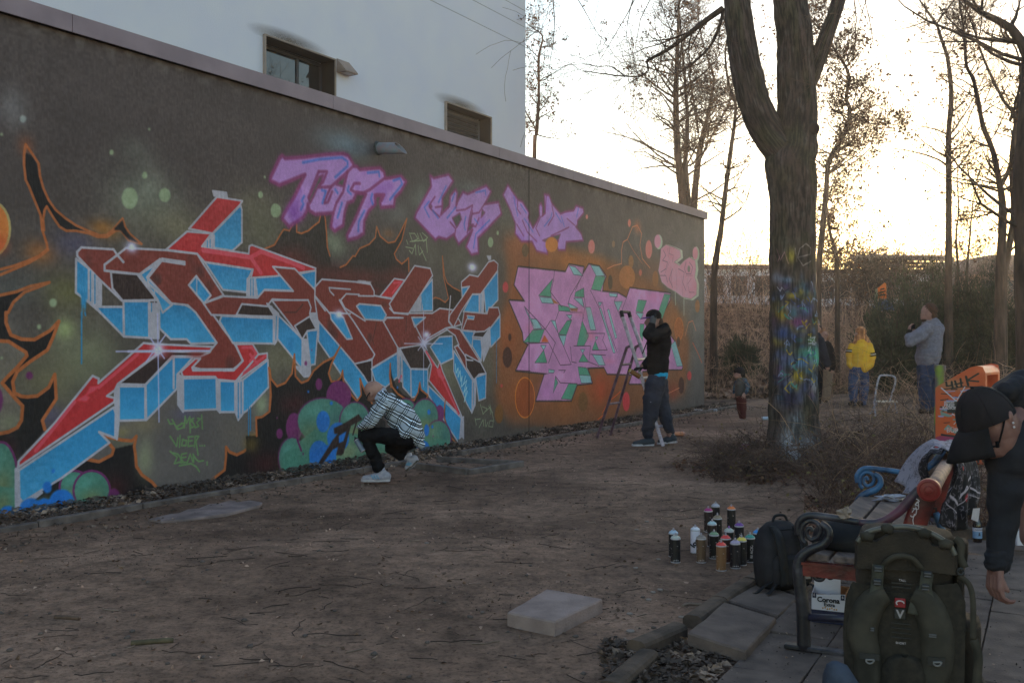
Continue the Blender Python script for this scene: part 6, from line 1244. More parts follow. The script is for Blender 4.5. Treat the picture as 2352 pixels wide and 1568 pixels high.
prof = [(.30, .66), (.33, .74), (.37, .80), (.43, .86), (.50, .895), (.56, .885), (.62, .86), (.67, .80), (.70, .72), (.715, .62), (.71, .55)]
sp_ = smooth_path([Vector((d, 0, h)) for d, h in prof], 4); n1, n2 = len(sp_), 30; q = MB(); r = np.random.RandomState(2)
for i, s_ in enumerate(sp_):
    for j in range(n2):
        v = j/(n2-1); u = i/(n1-1); w = .95+.60*v+.05*math.sin(u*5+1); dd = s_.x+.018*math.sin(v*19+u*4)*(.3+abs(u-.5)*2)+.01*math.sin(v*41); hh = s_.z+.015*math.sin(v*13+u*6)*(u < .4)-.10*(u > .75)*(u-.75)*4*abs(math.sin(v*3.3))-.12*(.5-v)**2*(u < .5)
        if u < .3: dd -= .05*math.sin(v*3.1)*(1-u/.3)
        k_ = (u-.5)*2; dd += .17*(1-v)*(-1 if k_ < 0 else 1)*-1*min(1, abs(k_)*1.3)**2*.9; hh -= .05*(1-v)*abs(k_)
        q.v.append(tuple(bpnt(dd, hh, w)))
q.f = [(i*n2+j, i*n2+j+1, (i+1)*n2+j+1, (i+1)*n2+j) for i in range(n1-1) for j in range(n2-1)]
UVb = np.array([(j/(n2-1), 1-i/(n1-1)) for i in range(n1) for j in range(n2)])
bo = obj('bandana', q, M_band, origin=bpnt(.57, .8, 1.2), smooth=True); me = bo.data; uv = me.uv_layers.new(name='UVMap'); li = np.zeros(len(me.loops), np.int32); me.loops.foreach_get('vertex_index', li); uv.data.foreach_set('uv', UVb[li].astype(np.float32).ravel())
sm = bo.modifiers.new('thick', 'SOLIDIFY'); sm.thickness = .003; tag(bo, 'white and black paisley bandana draped over the back rail of the bench', 'bandana')
q = MB(); P = [bpnt(.70, .56, 1.12), bpnt(.73, .55, 1.22), bpnt(.72, .47, 1.24), bpnt(.69, .50, 1.13)]; q.add(P+[p+Vector((0, 0.002, 0)) for p in P], [(0, 1, 2, 3), (7, 6, 5, 4), (0, 4, 5, 1), (1, 5, 6, 2), (2, 6, 7, 3), (3, 7, 4, 0)]); obj('care_label', q, M_tissue, bo)
# ------------------------------------------------------------------ black backpack leaning at the bench
M_nyl = mat('black_cordura', alb(34, 33, 36), alb(20, 20, 22), 14, .75, .4, 160, bdist=.002); M_nyl2 = mat('black_webbing', alb(24, 24, 27), alb(15, 15, 17), 40, .7)
bp0 = gnd(1797, 1350, .02); BM = Rz(.28) @ Rx(-.12)
def BL(x, y, z): return bp0+BM @ Vector((x, y, z))
bk = thing('backpack', bp0, 'black fabric backpack with small square label, slumped on the ground against the bench', 'backpack')
q = MB(); loft(q, [(BL(0, 0, z), a, b) for z, a, b in ((0, .11, .07), (.02, .145, .10), (.10, .155, .115), (.20, .155, .115), (.28, .14, .10), (.34, .115, .08), (.38, .07, .045), (.39, .03, .02))], 30, 2.8, BM); obj('pack_body', q, M_nyl, bk, smooth=True)
q = MB(); loft(q, [(BL(.01, -.09, z), a, b) for z, a, b in ((.02, .10, .035), (.05, .125, .05), (.17, .12, .05), (.20, .10, .03))], 24, 3, BM); obj('front_pocket', q, M_nyl, bk, smooth=True)
for s_ in (-1, 1):
    q = MB(); ribbon(q, smooth_path([BL(s_*.07, -.055, .36), BL(s_*.075, -.125, .30), BL(s_*.07, -.150, .16), BL(s_*.065, -.142, .03)], 5), .05, .008, BM @ Vector((0, -1, 0))); obj('strap', q, M_nyl2, bk, smooth=True)
q = MB(); q.tube(smooth_path([BL(-.05, -.02, .375), BL(-.03, -.02, .415), BL(.03, -.02, .415), BL(.05, -.02, .375)], 5), .008, 8); obj('grab_handle', q, M_nyl2, bk, smooth=True)
q = MB(); q.tube(smooth_path([BL(-.13, -.03, .26), BL(-.06, -.075, .33), BL(.05, -.075, .335), BL(.13, -.03, .27)], 6), .004, 6); obj('zip', q, M_nyl2, bk, smooth=True)
q = MB(); q.box(BL(.075, -.148, .085), (.040, .006, .042), BM); lb_ = obj('label_patch', q, col('label_cream', 118, 116, 110), bk)
q = MB(); q.tube([BL(.075+.011*math.cos(a), -.153, .089+.010*math.sin(a)) for a in [math.pi*.25+k*math.pi*.19 for k in range(9)]], .0028, 5); obj('label_mark', q, col('label_orange', 160, 96, 50), lb_)
for k, (x, y, z) in enumerate(((-.17, -.10, .01), (-.13, -.15, .01), (.10, -.18, .01))):
    q = MB(); ribbon(q, smooth_path([BL(x*.6, -.09, .06), BL(x, y*.9, .03), BL(x*1.15-.03, y*1.1, .005), BL(x*1.2-.05, y*1.25, .004)], 5), .022, .003, (0, 0, 1)); obj('loose_strap', q, M_nyl2, bk, smooth=True)
# ------------------------------------------------------------------ six-pack carrier, paper bag
cp = gnd(1864, 1427, .02); cM = Rz(-.42); 
def CL(x, y, z): return cp+cM @ Vector((x, y, z))
cr_ = thing('beer_carrier', cp, 'open white and dark blue cardboard bottle carrier with Corona Extra print under the bench', 'carton')
M_cw = col('carton_white', 158, 164, 172, .6, .95); M_cb = col('carton_navy', 28, 32, 54, .5); M_ck = col('carton_kraft', 132, 98, 66, .8)
Lx, Ly = .165, .20
def panel(nm, a, b, c_, d, m_, par, t=.0015):
    q = MB(); P = [Vector(p) for p in (a, b, c_, d)]; n_ = (P[1]-P[0]).cross(P[3]-P[0]).normalized()*t; q.add(P+[p-n_ for p in P], [(0, 1, 2, 3), (7, 6, 5, 4), (0, 4, 5, 1), (1, 5, 6, 2), (2, 6, 7, 3), (3, 7, 4, 0)]); return obj(nm, q, m_, par)
panel('front_panel', CL(0, 0, .065), CL(Lx, 0, .065), CL(Lx, 0, .155), CL(0, 0, .14), M_cw, cr_); panel('front_band', CL(0, -.0008, 0), CL(Lx, -.0008, 0), CL(Lx, -.0008, .065), CL(0, -.0008, .065), M_cb, cr_)
panel('side_panel', CL(0, Ly, .065), CL(0, 0, .065), CL(0, 0, .14), CL(0, Ly, .175), M_cw, cr_); panel('side_band', CL(-.0008, Ly, 0), CL(-.0008, 0, 0), CL(-.0008, 0, .065), CL(-.0008, Ly, .065), M_cb, cr_)
panel('back_panel', CL(Lx, Ly, 0), CL(0, Ly, 0), CL(0, Ly, .15), CL(Lx, Ly, .15), M_ck, cr_); panel('side_panel', CL(Lx, 0, 0), CL(Lx, Ly, 0), CL(Lx, Ly, .15), CL(Lx, 0, .155), M_ck, cr_); panel('inner_divider', CL(Lx*.5, .01, .03), CL(Lx*.5, Ly, .03), CL(Lx*.5, Ly, .13), CL(Lx*.5, .01, .12), M_ck, cr_)
q = MB(); hw = .13; zz = [(0, .12), (hw, .12), (hw, .245), (0, .245)]; hy = Ly*.55
for a, b, c_, d in (((-.0, .12), (hw, .12), (hw, .205), (0, .205)), ((0, .23), (hw, .23), (hw, .25), (0, .25)), ((0, .205), (.03, .205), (.03, .23), (0, .23)), ((hw-.03, .205), (hw, .205), (hw, .23), (hw-.03, .23))):
    P = [CL(x, hy, z) for x, z in (a, b, c_, d)]; n_ = cM @ Vector((0, .002, 0)); q.add(P+[p+n_ for p in P], [(0, 1, 2, 3), (7, 6, 5, 4), (0, 4, 5, 1), (1, 5, 6, 2), (2, 6, 7, 3), (3, 7, 4, 0)])
obj('handle_panel', q, M_cw, cr_)
fM = cM @ Matrix(((1, 0, 0), (0, 0, -1), (0, 1, 0)))
text('lettering', 'Corona', .035, CL(Lx*.50, -.003, .119), fM, M_dark_print, cr_, .0012); text('lettering', 'Extra', .025, CL(Lx*.53, -.003, .096), fM, M_dark_print, cr_, .0006)
q = MB()
for k in range(7): q.ball(CL(Lx*.34+k*.011, -.001, .077+.004*math.sin(k*2)), (.004, .001, .005), nu=6, nv=4)
obj('gold_crest', q, col('gold_print', 150, 116, 50), cr_)
for x in (.014, Lx-.013):
    q = MB(); q.box(CL(x, -.002, .138), (.018, .001, .026), cM); o_ = obj('corner_tab', q, M_cb, cr_); text('lettering', '6', .018, CL(x, -.004, .140), fM, M_white_print, o_, .0005)
text('lettering', 'LA CERVEZA MAS FINA', .0085, CL(Lx*.55, -.003, .022), fM, M_white_print, cr_)
bpz = bpnt(.30, .02, .62); pb_ = thing('paper_bag', bpz, 'crumpled brown paper bag with white print lying under the bench', 'paper bag'); q = MB(); r = np.random.RandomState(8); loft(q, [(bpz+Vector((0, 0, z)), a, b) for z, a, b in ((0, .15, .08), (.03, .165, .095), (.10, .16, .085), (.16, .15, .05), (.20, .155, .02))], 26, 4, frame(bu) @ Rz(.5)); V = np.array(q.v); V += r.normal(0, .005, V.shape); q.v = [tuple(v) for v in V]; obj('bag_paper', q, M_ck, pb_)
text('lettering', 'John', .05, bpz+Vector((-.08, -.10, .15)), Matrix(((.95, 0, .3), (.3, 0, -.95), (0, 1, 0))), M_white_print, pb_); text('lettering', 'BONUS', .02, bpz+Vector((-.03, -.10, .10)), Matrix(((.95, 0, .3), (.3, 0, -.95), (0, 1, 0))), M_dark_print, pb_)
# ------------------------------------------------------------------ beer bottle, white cartons
def bottle(p, sc=1.0):
    t = thing('beer_bottle', p, 'brown beer bottle with pale blue picture label standing on the dark kerb', 'bottle'); q = MB(); q.lathe([(r_*sc, z*sc) for r_, z in ((.028, 0), (.031, .004), (.031, .115), (.027, .14), (.016, .165), (.0135, .19), (.0135, .205))], p, 20); obj('glass', q, col('brown_glass', 22, 16, 14, .08, spec=.8), t, smooth=True)
    q = MB(); q.lathe([(.0145*sc, .200*sc), (.0155*sc, .203*sc), (.0145*sc, .212*sc), (.006*sc, .213*sc)], p, 18); obj('crown_cap', q, col('cap_dark', 40, 36, 34), t)
    c = Canvas(200, 200, (150, 156, 164)); c.a[70:] = (92, 124, 150)
    for k in range(40): x = (k*37) % 200; y = 80+(k*53) % 110; c.line([(x, y), (x+20, y+3)], 3, (150, 160, 168) if k % 2 else (60, 84, 110))
    c.poly([(90, 90), (110, 90), (116, 150), (84, 150)], (40, 50, 66)); pm = print_mat('bottle_label', c.image('bottle_label'), .5)
    q = MB(); q.lathe([(.0318*sc, .03*sc), (.0318*sc, .105*sc)], p, 24, cap=False); obj('label', q, pm, t, smooth=True, uvf=lambda V: np.stack([0.5+np.arctan2(V[:, 0]-p.x, -(V[:, 1]-p.y))/3.0, (V[:, 2]-p.z-.03*sc)/(.075*sc)], 1))
    text('lettering', 'Störtebeker', .013*sc, p+Vector((0, -.0335*sc, .094*sc)), Matrix(((1, 0, 0), (0, 0, -1), (0, 1, 0))), M_dark_print, t)
bpos = gnd(2245, 1244, .09); bottle(bpos, .95)
bb = gnd(2345, 1252, .09); wb = thing('white_box', bb, 'stacked white cardboard box at the right edge behind the bending man', 'box')
q = MB(); q.box(bb+Vector((.06, .1, .05)), (.20, .2, .10), Rz(.1), bev=.003); obj('lower_box', q, M_cw, wb); q = MB(); q.box(bb+Vector((.06, .1, .1535)), (.20, .2, .10), Rz(.1), bev=.003); o_ = obj('upper_box', q, M_cw, wb); text('lettering', '|||||||||', .02, bb+Vector((.03, -.012, .17)), Matrix(((1, 0, 0), (0, 0, -1), (0, 1, 0))), M_dark_print, o_)
crumple('red_plastic_bag', bb+Vector((.05, .1, .206)), .06, .06, .07, col('red_plastic', 150, 64, 76, .3, spec=.6), 'crumpled red plastic bag on top of the white boxes', 'bag', 14)
# ------------------------------------------------------------------ big olive trekking pack in the foreground
GY = 3.0
_pc = at(*zd('B', 840, 1200), GY); GA = math.atan2(_pc.x, _pc.y); GN = Vector((-math.sin(GA), -math.cos(GA), 0)); GR = Rz(-GA)
def gp(x, y, out=0.0):                        # picture place on the front plane of the pack (square to the line of sight)
    px, py = zd('B', x, y); r = Vector(((px-1176)/F, 1, -(py-784)/F)); t = GN.dot(Vector((_pc.x, _pc.y, 0)))/GN.dot(Vector((r.x, r.y, 0))); return Vector((0, 0, H))+r*t+GN*out
gpf = gp
M_ol = mat('olive_cordura', alb(43, 39, 32), alb(24, 22, 18), 9, .85, .6, 160, bdist=.004, c3=alb(33, 30, 25)); M_ol2 = mat('olive_webbing', alb(50, 49, 42), alb(32, 32, 27), 14, .75, .4, 200, bdist=.001); M_ol3 = mat('olive_mesh', alb(40, 38, 32), alb(28, 27, 23), 60, .9, .6, 300, bdist=.002); M_buck = col('dark_buckle', 30, 33, 34, .4, spec=.5)
base_g = gp(830, 1200)-GN*.17; base_g.z = .02; gpk = thing('trekking_pack', base_g, 'tall olive-green trekking backpack with padded straps standing upright in the foreground', 'backpack')
def sect(y, xl, xr, dep, ex=3.2):
    a, b = gp(xl, y), gp(xr, y); return ((a+b)/2-GN*dep, (b-a).length/2, dep, ex)
def refine(*L, k=7):
    out = []
    for a, b in zip(L[:-1], L[1:]): out += [tuple(u+(w-u)*i/k for u, w in zip(a, b)) for i in range(k)]
    return out+[L[-1]]
rings = [sect(y, xl, xr, d) for y, xl, xr, d in refine((2450, 540, 1120, .12), (2380, 490, 1180, .16), (2000, 470, 1210, .18), (1568, 462, 1215, .18), (1350, 470, 1205, .18), (1150, 490, 1195, .175), (1000, 503, 1180, .17), (880, 508, 1172, .165), (760, 512, 1165, .155), (690, 520, 1160, .145), (640, 545, 1130, .12), (612, 600, 1040, .09), (600, 680, 960, .05))]
q = MB(); loft(q, rings, 90, 3.2, GR); V = np.array(q.v); V[:, 1] += .022*vnoise(V[:, 0]*.8, V[:, 2]*1.6, .045, 3)+.008*vnoise(V[:, 0], V[:, 2], .018, 4); q.v = [tuple(v) for v in V.tolist()]; obj('pack_body', q, M_ol, gpk, smooth=True)
def lid(pts, nm, m_, out=.006, th_=.012, par=None):
    P = [gpf(x, y, out) for x, y in pts]; n = len(P); c = sum(P, Vector())/n; q = MB(); I = [c+(p-c)*.94+GN*th_ for p in P]; q.add(P+I, [(i, (i+1) % n, n+(i+1) % n, n+i) for i in range(n)]+[tuple(n+i for i in range(n))]); return obj(nm, q, m_, par or gpk)
lid([(512, 660), (560, 640), (640, 655), (700, 620), (760, 592), (900, 585), (960, 610), (1010, 680), (1080, 700), (1168, 735), (1168, 880), (1000, 860), (700, 845), (505, 835)], 'top_flap', M_ol, .0, .016)
q = MB(); q.tube(smooth_path([gpf(x, y, .012) for x, y in ((530, 660), (570, 615), (640, 585), (740, 568), (850, 566), (960, 590), (1060, 640), (1120, 690), (1150, 745))], 6), .0085, 10); obj('frame_tube', q, mat('frame_steel', alb(66, 68, 62), alb(44, 46, 42), 10, .35, spec=.6), gpk, smooth=True)
for x, y, w in ((590, 620, 70), (720, 572, 60), (955, 600, 60), (1090, 670, 70)): q = MB(); q.tube([gpf(x-w/2, y+8, .014), gpf(x, y-2, .018), gpf(x+w/2, y+14, .014)], .0125, 10, flat=1.2); obj('frame_sleeve', q, M_ol2, gpk, smooth=True)
q = MB(); ribbon(q, smooth_path([gpf(x, y, o) for x, y, o in ((690, 830, .012), (715, 780, .03), (770, 742, .038), (840, 742, .038), (890, 770, .03), (940, 835, .012))], 6), .016, .007, GN); obj('grab_handle', q, M_ol2, gpk, smooth=True)
def pad(pts, ws, nm, m_, out, t):
    q = MB(); P = smooth_path([gpf(x, y, out) for x, y in pts], 6); W_ = np.interp(np.linspace(0, 1, len(P)), np.linspace(0, 1, len(ws)), ws); o = len(q.v); n = len(P); K = 9
    for i, p in enumerate(P):
        d = (P[min(i+1, n-1)]-P[max(i-1, 0)]).normalized(); s_ = d.cross(GN).normalized()
        for k in range(K): a = -1+2*k/(K-1); q.v.append(tuple(p+s_*a*W_[i]/2+GN*t*math.sqrt(max(0, 1-abs(a)**3.5))))
    q.f = [(o+i*K+k, o+i*K+k+1, o+(i+1)*K+k+1, o+(i+1)*K+k) for i in range(n-1) for k in range(K-1)]; return obj(nm, q, m_, gpk, smooth=True)
pad([(830, 985), (830, 1150), (825, 1400), (825, 1700)], [.155, .165, .17, .17], 'back_panel', M_ol3, .004, .012)
pad([(575, 930), (560, 1050), (545, 1250), (555, 1500), (570, 1700)], [.07, .10, .10, .10, .10], 'back_padding', M_ol3, .004, .012); pad([(1080, 930), (1100, 1050), (1110, 1250), (1105, 1500), (1100, 1700)], [.07, .10, .09, .09, .09], 'back_padding', M_ol3, .004, .012)
pad([(720, 985), (640, 1030), (580, 1120), (560, 1250), (590, 1400), (600, 1568), (600, 1750)], [.05, .078, .088, .088, .082, .08, .08], 'shoulder_strap', M_ol2, .016, .026)
pad([(880, 985), (950, 1030), (1000, 1120), (1035, 1260), (1035, 1420), (1000, 1568), (980, 1750)], [.05, .082, .092, .095, .088, .08, .08], 'shoulder_strap', M_ol2, .016, .026)
for pts, w in (([(660, 800), (655, 905), (640, 1000), (600, 1150), (570, 1300), (555, 1370)], .034), ([(975, 850), (962, 940), (985, 1050), (1005, 1200), (1010, 1290)], .034), ([(962, 940), (900, 1040), (880, 1110)], .03)):
    q = MB(); ribbon(q, smooth_path([gpf(x, y, .035 if y > 930 else .028) for x, y in pts], 4), w, .003, GN); obj('webbing', q, mat('olive_web_light', alb(56, 59, 51), alb(44, 46, 40), 30, .7), gpk, smooth=True)
for x, y, w, h_ in ((662, 822, 58, 46), (657, 905, 56, 48), (975, 857, 58, 46), (962, 938, 56, 50), (1006, 1240, 60, 34), (625, 1200, 30, 34)):
    a = gpf(x-w/2, y-h_/2, .036); b = gpf(x+w/2, y+h_/2, .036); c = (a+b)/2; o_ = None
    q = MB(); q.box(c, ((b-a).xy.length, .010, a.z-b.z), GR, bev=.004); o_ = obj('buckle', q, M_buck, gpk)
    q = MB()
    for k in (-.5, .5): q.box(c+GN*.007+Vector((0, 0, k*(a.z-b.z)*.45)), ((b-a).xy.length*.8, .004, .004), GR, bev=.001)
    obj('buckle_bars', q, col('buckle_edge', 70, 74, 76, .4), o_)
a = gpf(765, 1010, .022); b = gpf(836, 1075, .022); q = MB(); q.box((a+b)/2, ((b-a).xy.length, .006, a.z-b.z), GR, bev=.002); o_ = obj('red_badge', q, col('badge_red', 108, 34, 38), gpk)
q = MB(); c_ = (a+b)/2; q.tube([c_+GR @ Vector((.011*math.cos(w_), -.005, .007*math.sin(w_))) for w_ in [k*.5 for k in range(9)]], .0022, 5); obj('badge_mark', q, M_white_print, o_)
a = gpf(762, 1078, .022); b = gpf(838, 1150, .022); q = MB(); q.box((a+b)/2, ((b-a).xy.length, .006, a.z-b.z), GR, bev=.002); o_ = obj('black_badge', q, M_buck, gpk); text('lettering', 'V', .034, (a+b)/2+GN*.006, GR @ Matrix(((1, 0, 0), (0, 0, -1), (0, 1, 0))), col('dull_print', 118, 120, 122), o_, .001)
text('lettering', 'TALL', .009, gpf(815, 900, .024), GR @ Matrix(((1, 0, 0), (0, 0, -1), (0, 1, 0))), M_white_print, gpk); text('lettering', 'SHORT', .009, gpf(805, 1298, .024), GR @ Matrix(((1, 0, 0), (0, 0, -1), (0, 1, 0))), M_white_print, gpk)
for y in (920, 945, 1175, 1205, 1235, 1265): q = MB(); q.box(gpf(808, y, .022), (.055, .004, .003), GR); obj('panel_slot', q, M_buck, gpk)
pad([(830, 1568), (830, 1480), (830, 1400), (830, 1370)], [.15, .14, .09, .02], 'lumbar_pad', M_ol3, .018, .035)
for x, y in ((610, 1385), (1035, 1400)): q = MB(); P = [gpf(x+26*math.cos(w_), y+24*math.sin(w_), .052) for w_ in [k*math.pi/8 for k in range(9)]]; q.tube(P+[P[0]], .0028, 6); obj('d_ring', q, col('dull_metal', 92, 96, 96, .4), gpk, smooth=True)
sq = lambda L: [gpf(x, y, .03) for x, y in L]
a = gpf(545, 1345, .045); b = gpf(670, 1395, .045); q = MB(); q.box((a+b)/2, ((b-a).xy.length, .004, a.z-b.z), GR); obj('strap_band', q, M_buck, gpk); a = gpf(975, 1370, .045); b = gpf(1085, 1435, .045); q = MB(); q.box((a+b)/2, ((b-a).xy.length, .004, a.z-b.z), GR); obj('strap_band', q, M_buck, gpk)
# side pockets and hanging straps
def side_pocket(xl, xr, y0, y1, dep, nm):
    a, b = gp(xl, y0), gp(xr, y0); R_ = []
    for k, (t_, s_) in enumerate(((0, 1.02), (.03, 1.05), (.5, 1.0), (.9, .9), (1, .6))):
        y = y0+(y1-y0)*t_; p, q_ = gp(xl, y), gp(xr, y); R_.append(((p+q_)/2-GN*.16, (q_-p).length/2*s_, dep*s_, 2.6))
    q = MB(); loft(q, R_, 26, 2.6, GR); V = np.array(q.v); V += np.random.RandomState(int(xl)).normal(0, .0015, V.shape); q.v = [tuple(v) for v in V]; return obj(nm, q, M_ol, gpk, smooth=True)
side_pocket(1130, 1335, 1250, 2200, .10, 'side_pocket'); side_pocket(440, 540, 1165, 2200, .09, 'side_pocket'); side_pocket(1130, 1252, 720, 890, .06, 'lid_pocket'); side_pocket(1150, 1225, 880, 1260, .11, 'side_panel')
for pts, w in (([(1175, 880), (1235, 930), (1262, 1010), (1268, 1150), (1266, 1290)], .016), ([(1270, 1290), (1300, 1400), (1290, 1568), (1285, 1700)], .024), ([(1150, 640), (1190, 680), (1185, 760), (1215, 830)], .022)):
    q = MB(); ribbon(q, smooth_path([gpf(x, y, .0) for x, y in pts], 5), w, .003, GN); obj('hanging_strap', q, M_ol2, gpk, smooth=True)
for x, y in ((1185, 850),): q = MB(); P = [gpf(x+20*math.cos(w_), y+22*math.sin(w_), .01) for w_ in [k*math.pi/4 for k in range(9)]]; q.tube(P, .003, 6); obj('ring', q, M_buck, gpk, smooth=True)
# bags at the bottom edge
def heap(nm, xl, xr, ytop, ybot, Y, dep, m_, lb, seed, skew=.0):
    a, b = at(*zd('B', xl, ytop), Y), at(*zd('B', xr, ytop), Y); z1, z0 = a.z, at(*zd('B', xl, ybot), Y).z; r = np.random.RandomState(seed); q = MB(); R_ = []
    for t_, s_ in ((0, .8), (.1, 1), (.4, 1.02), (.65, .9), (.85, .65), (.96, .35), (1, .1)): R_.append((Vector(((a.x+b.x)/2+skew*t_, Y+dep, z0+(z1-z0)*t_)), (b.x-a.x)/2*s_, dep*s_, 2.2))
    loft(q, R_, 30, 2.2); V = np.array(q.v); V += .014*np.stack([vnoise(V[:, 0]+k, V[:, 2]+V[:, 1], .06, seed+k) for k in range(3)], 1)*2; q.v = [tuple(v) for v in V]; o = obj(nm, q, m_, origin=(V[:, 0].mean(), Y+dep, z0), smooth=True); tag(o, lb, 'bag')
heap('black_bag', 1180, 1560, 1380, 2250, 3.12, .16, M_nyl, 'soft black bag slumped on the paving right of the olive pack', 3, -.05)
heap('blue_grey_bag', 360, 680, 1470, 2300, 2.8, .07, mat('blue_grey_cloth', alb(50, 60, 74), alb(32, 38, 48), 10, .8, .3, 60), 'corner of a blue-grey bag in front of the olive pack at the bottom edge', 5, -.03)
# ------------------------------------------------------------------ orange litter bin in front of the bramble, with its post
NY = 7.9; ba = Vector((.77, -.64, 0)).normalized(); bb_ = Vector((.64, .77, 0)).normalized()
o0 = at(*zd('N', 463, 784), NY); o0.z = 0
binr = thing('litter_bin', o0, 'orange plastic litter bin on a green-daubed post, covered in black tags and stickers', 'litter bin')
def zN(y, Y=NY): return at(*zd('N', 0, y), Y).z
prof = [(.02, zN(1300)), (0, zN(1230)), (0, zN(430)), (.02, zN(400)), (.26, zN(160, 7.72)), (.31, zN(140, 7.7)), (.35, zN(155, 7.7)), (.37, zN(230, 7.7)), (.37, zN(1380, 7.7)), (.34, zN(1420, 7.7))]
cb = Canvas(360, 900, (150, 66, 30)); cb.tf = lambda x, y: ((x-440)/(930-440)*360, (y-130)/(1420-130)*900); r = np.random.RandomState(6)
cb.spray(880, 180, 80, 60, (170, 84, 44), .8); cb.spray(600, 380, 130, 80, (120, 108, 84), .8)
for P_, w in (([(540, 350), (545, 400), (590, 390), (590, 340), (600, 420)], 14), ([(620, 330), (640, 410)], 14), ([(670, 300), (680, 400)], 14), ([(620, 375), (690, 350)], 12), ([(720, 270), (740, 380)], 16), ([(830, 230), (730, 320), (830, 330)], 14), ([(520, 440), (700, 400), (860, 400)], 10)): cb.line(P_, w, (22, 20, 20))
for _ in range(46): x, y = r.uniform(470, 880), r.uniform(440, 900); cb.line([(x, y), (x+r.uniform(20, 90), y+r.uniform(-25, 10))], r.uniform(4, 16), [(22, 20, 22), (110, 118, 150), (22, 20, 22), (84, 112, 104), (28, 24, 26)][r.randint(5)])
cb.line([(495, 425), (625, 580)], 9, (140, 156, 166)); cb.line([(710, 405), (640, 570), (590, 720), (600, 760), (640, 790)], 7, (140, 150, 158)); cb.line([(705, 700), (690, 760), (610, 890)], 5, (140, 156, 160))
cb.poly([(552, 598), (692, 592), (692, 752), (548, 748)], (26, 26, 28))
cb.poly([(485, 730), (560, 760), (600, 790), (560, 800), (490, 780)], (86, 112, 104)); cb.line([(610, 830), (680, 820), (700, 880), (640, 910)], 14, (86, 112, 104)); cb.line([(530, 960), (560, 910), (620, 1000), (680, 920)], 14, (90, 118, 108))
cb.poly([(490, 1020), (650, 1035), (645, 1065), (490, 1045)], (26, 22, 28)); cb.poly([(430, 1080), (480, 1050), (640, 1060), (760, 1200), (700, 1290), (430, 1290)], (120, 34, 62)); cb.spray(560, 1100, 100, 40, (96, 34, 84), .7)
cb.line([(552, 930), (552, 1010)], 2, (150, 146, 140)); cb.line([(795, 1240), (790, 1360), (800, 1250), (830, 1360), (850, 1250), (875, 1350)], 9, (22, 20, 22)); cb.poly([(915, 1260), (1090, 1230), (1090, 1380), (915, 1350)], (40, 60, 130))
M_bin_s = print_mat('bin_side_print', cb.image('bin_side'), .4, .05, 30, .002, spec=.5); M_bin = mat('orange_plastic', alb(178, 82, 44), alb(150, 64, 32), 6, .4, spec=.5)
def BN(a, b, z): return Vector((o0.x, o0.y, 0))+ba*a+bb_*b+Vector((0, 0, z))
n = len(prof); q = MB(); 
q.add([BN(a, 0, z) for a, z in prof], [tuple(range(n))]); z0_, z1_ = zN(1420), zN(130)
side = obj('side_face', q, M_bin_s, binr, uvf=lambda V: np.stack([((V-np.array([o0.x, o0.y, 0])) @ np.array(ba))/.40, (V[:, 2]-z0_)/(z1_-z0_)], 1))
q = MB(); WB = .42; fs = [(i, (i+1) % n, n+(i+1) % n, n+i) for i in range(n) if i not in (7,)]; q.add([BN(a, 0.0005, z) for a, z in prof]+[BN(a, WB, z) for a, z in prof], fs+[tuple(range(2*n-1, n-1, -1))])
zt_, zb_ = prof[7][1]-.02, prof[8][1]; A = .37                     # front face with an opening
op = [(.05, zt_-.0), (WB-.05, zt_-.0), (WB-.05, zt_-.20), (.05, zt_-.20)]
fr_ = [(0, prof[7][1]), (WB, prof[7][1]), (WB, zb_), (0, zb_)]; o = len(q.v)
q.v += [tuple(BN(A, b, z)) for b, z in fr_]+[tuple(BN(A, b, z)) for b, z in op]+[tuple(BN(A-.12, b, z)) for b, z in op]
q.f += [(o, o+1, o+5, o+4), (o+1, o+2, o+6, o+5), (o+2, o+3, o+7, o+6), (o+3, o, o+4, o+7)]+[(o+4+i, o+4+(i+1) % 4, o+8+(i+1) % 4, o+8+i) for i in range(4)]
bs = obj('bin_shell', q, M_bin, binr); bs.modifiers.new('b', 'BEVEL').width = .012; bs.modifiers['b'].segments = 2; bs.modifiers['b'].limit_method = 'ANGLE'
q = MB(); q.box(BN(A-.121, WB/2, zt_-.10), (.01, WB-.09, .21), frame(ba)); obj('dark_inside', q, col('bin_inside', 12, 12, 12), binr)
q = MB(); q.lathe([(.045, 0), (.045, .12), (.03, .12), (.03, 0)], BN(A-.10, .10, zt_-.19), 18, Ry(1.1)); obj('ashtray_tube', q, col('ash_tube', 110, 104, 84, .5), binr, smooth=True)
q = MB(); q.box(BN(.19, WB/2, prof[0][1]-.035), (.33, WB-.04, .04), frame(ba), bev=.008); obj('base_tray', q, col('orange_dark', 120, 54, 28, .5), binr)
sM = Matrix((ba, (0, 0, 1), -bb_)).transposed(); sM = Matrix(((ba.x, 0, -bb_.x), (ba.y, 0, -bb_.y), (0, 1, 0)))
for s_, sz, yy in (('FREIE', .034, 648), ('RADIOS', .029, 683), ('SUPPORT', .018, 610)): text('lettering', s_, sz, BN(.105, -.002, zN(yy)), sM, M_white_print, side, .0012)
text('lettering', 'BÜR', .05, BN(.13, -.002, zN(970)), sM, M_white_print, side, .0008)
pp = at(*zd('N', 522, 784), NY+.03); q = MB(); Mp = mat('post_green', alb(96, 118, 50), alb(78, 72, 88), 4, .6, c3=alb(86, 84, 74), lo=.42, hi=.56); pz = zN(165)
q.tube([Vector((pp.x-.05, pp.y, -.1)), Vector((pp.x-.015, pp.y, .4)), Vector((pp.x, pp.y, pz))], .036, 16); q.lathe([(.0, pz-.03), (.043, pz-.03), (.045, pz+.02), (.0, pz+.022)], (pp.x, pp.y, 0), 18); obj('post', q, Mp, binr, smooth=False)
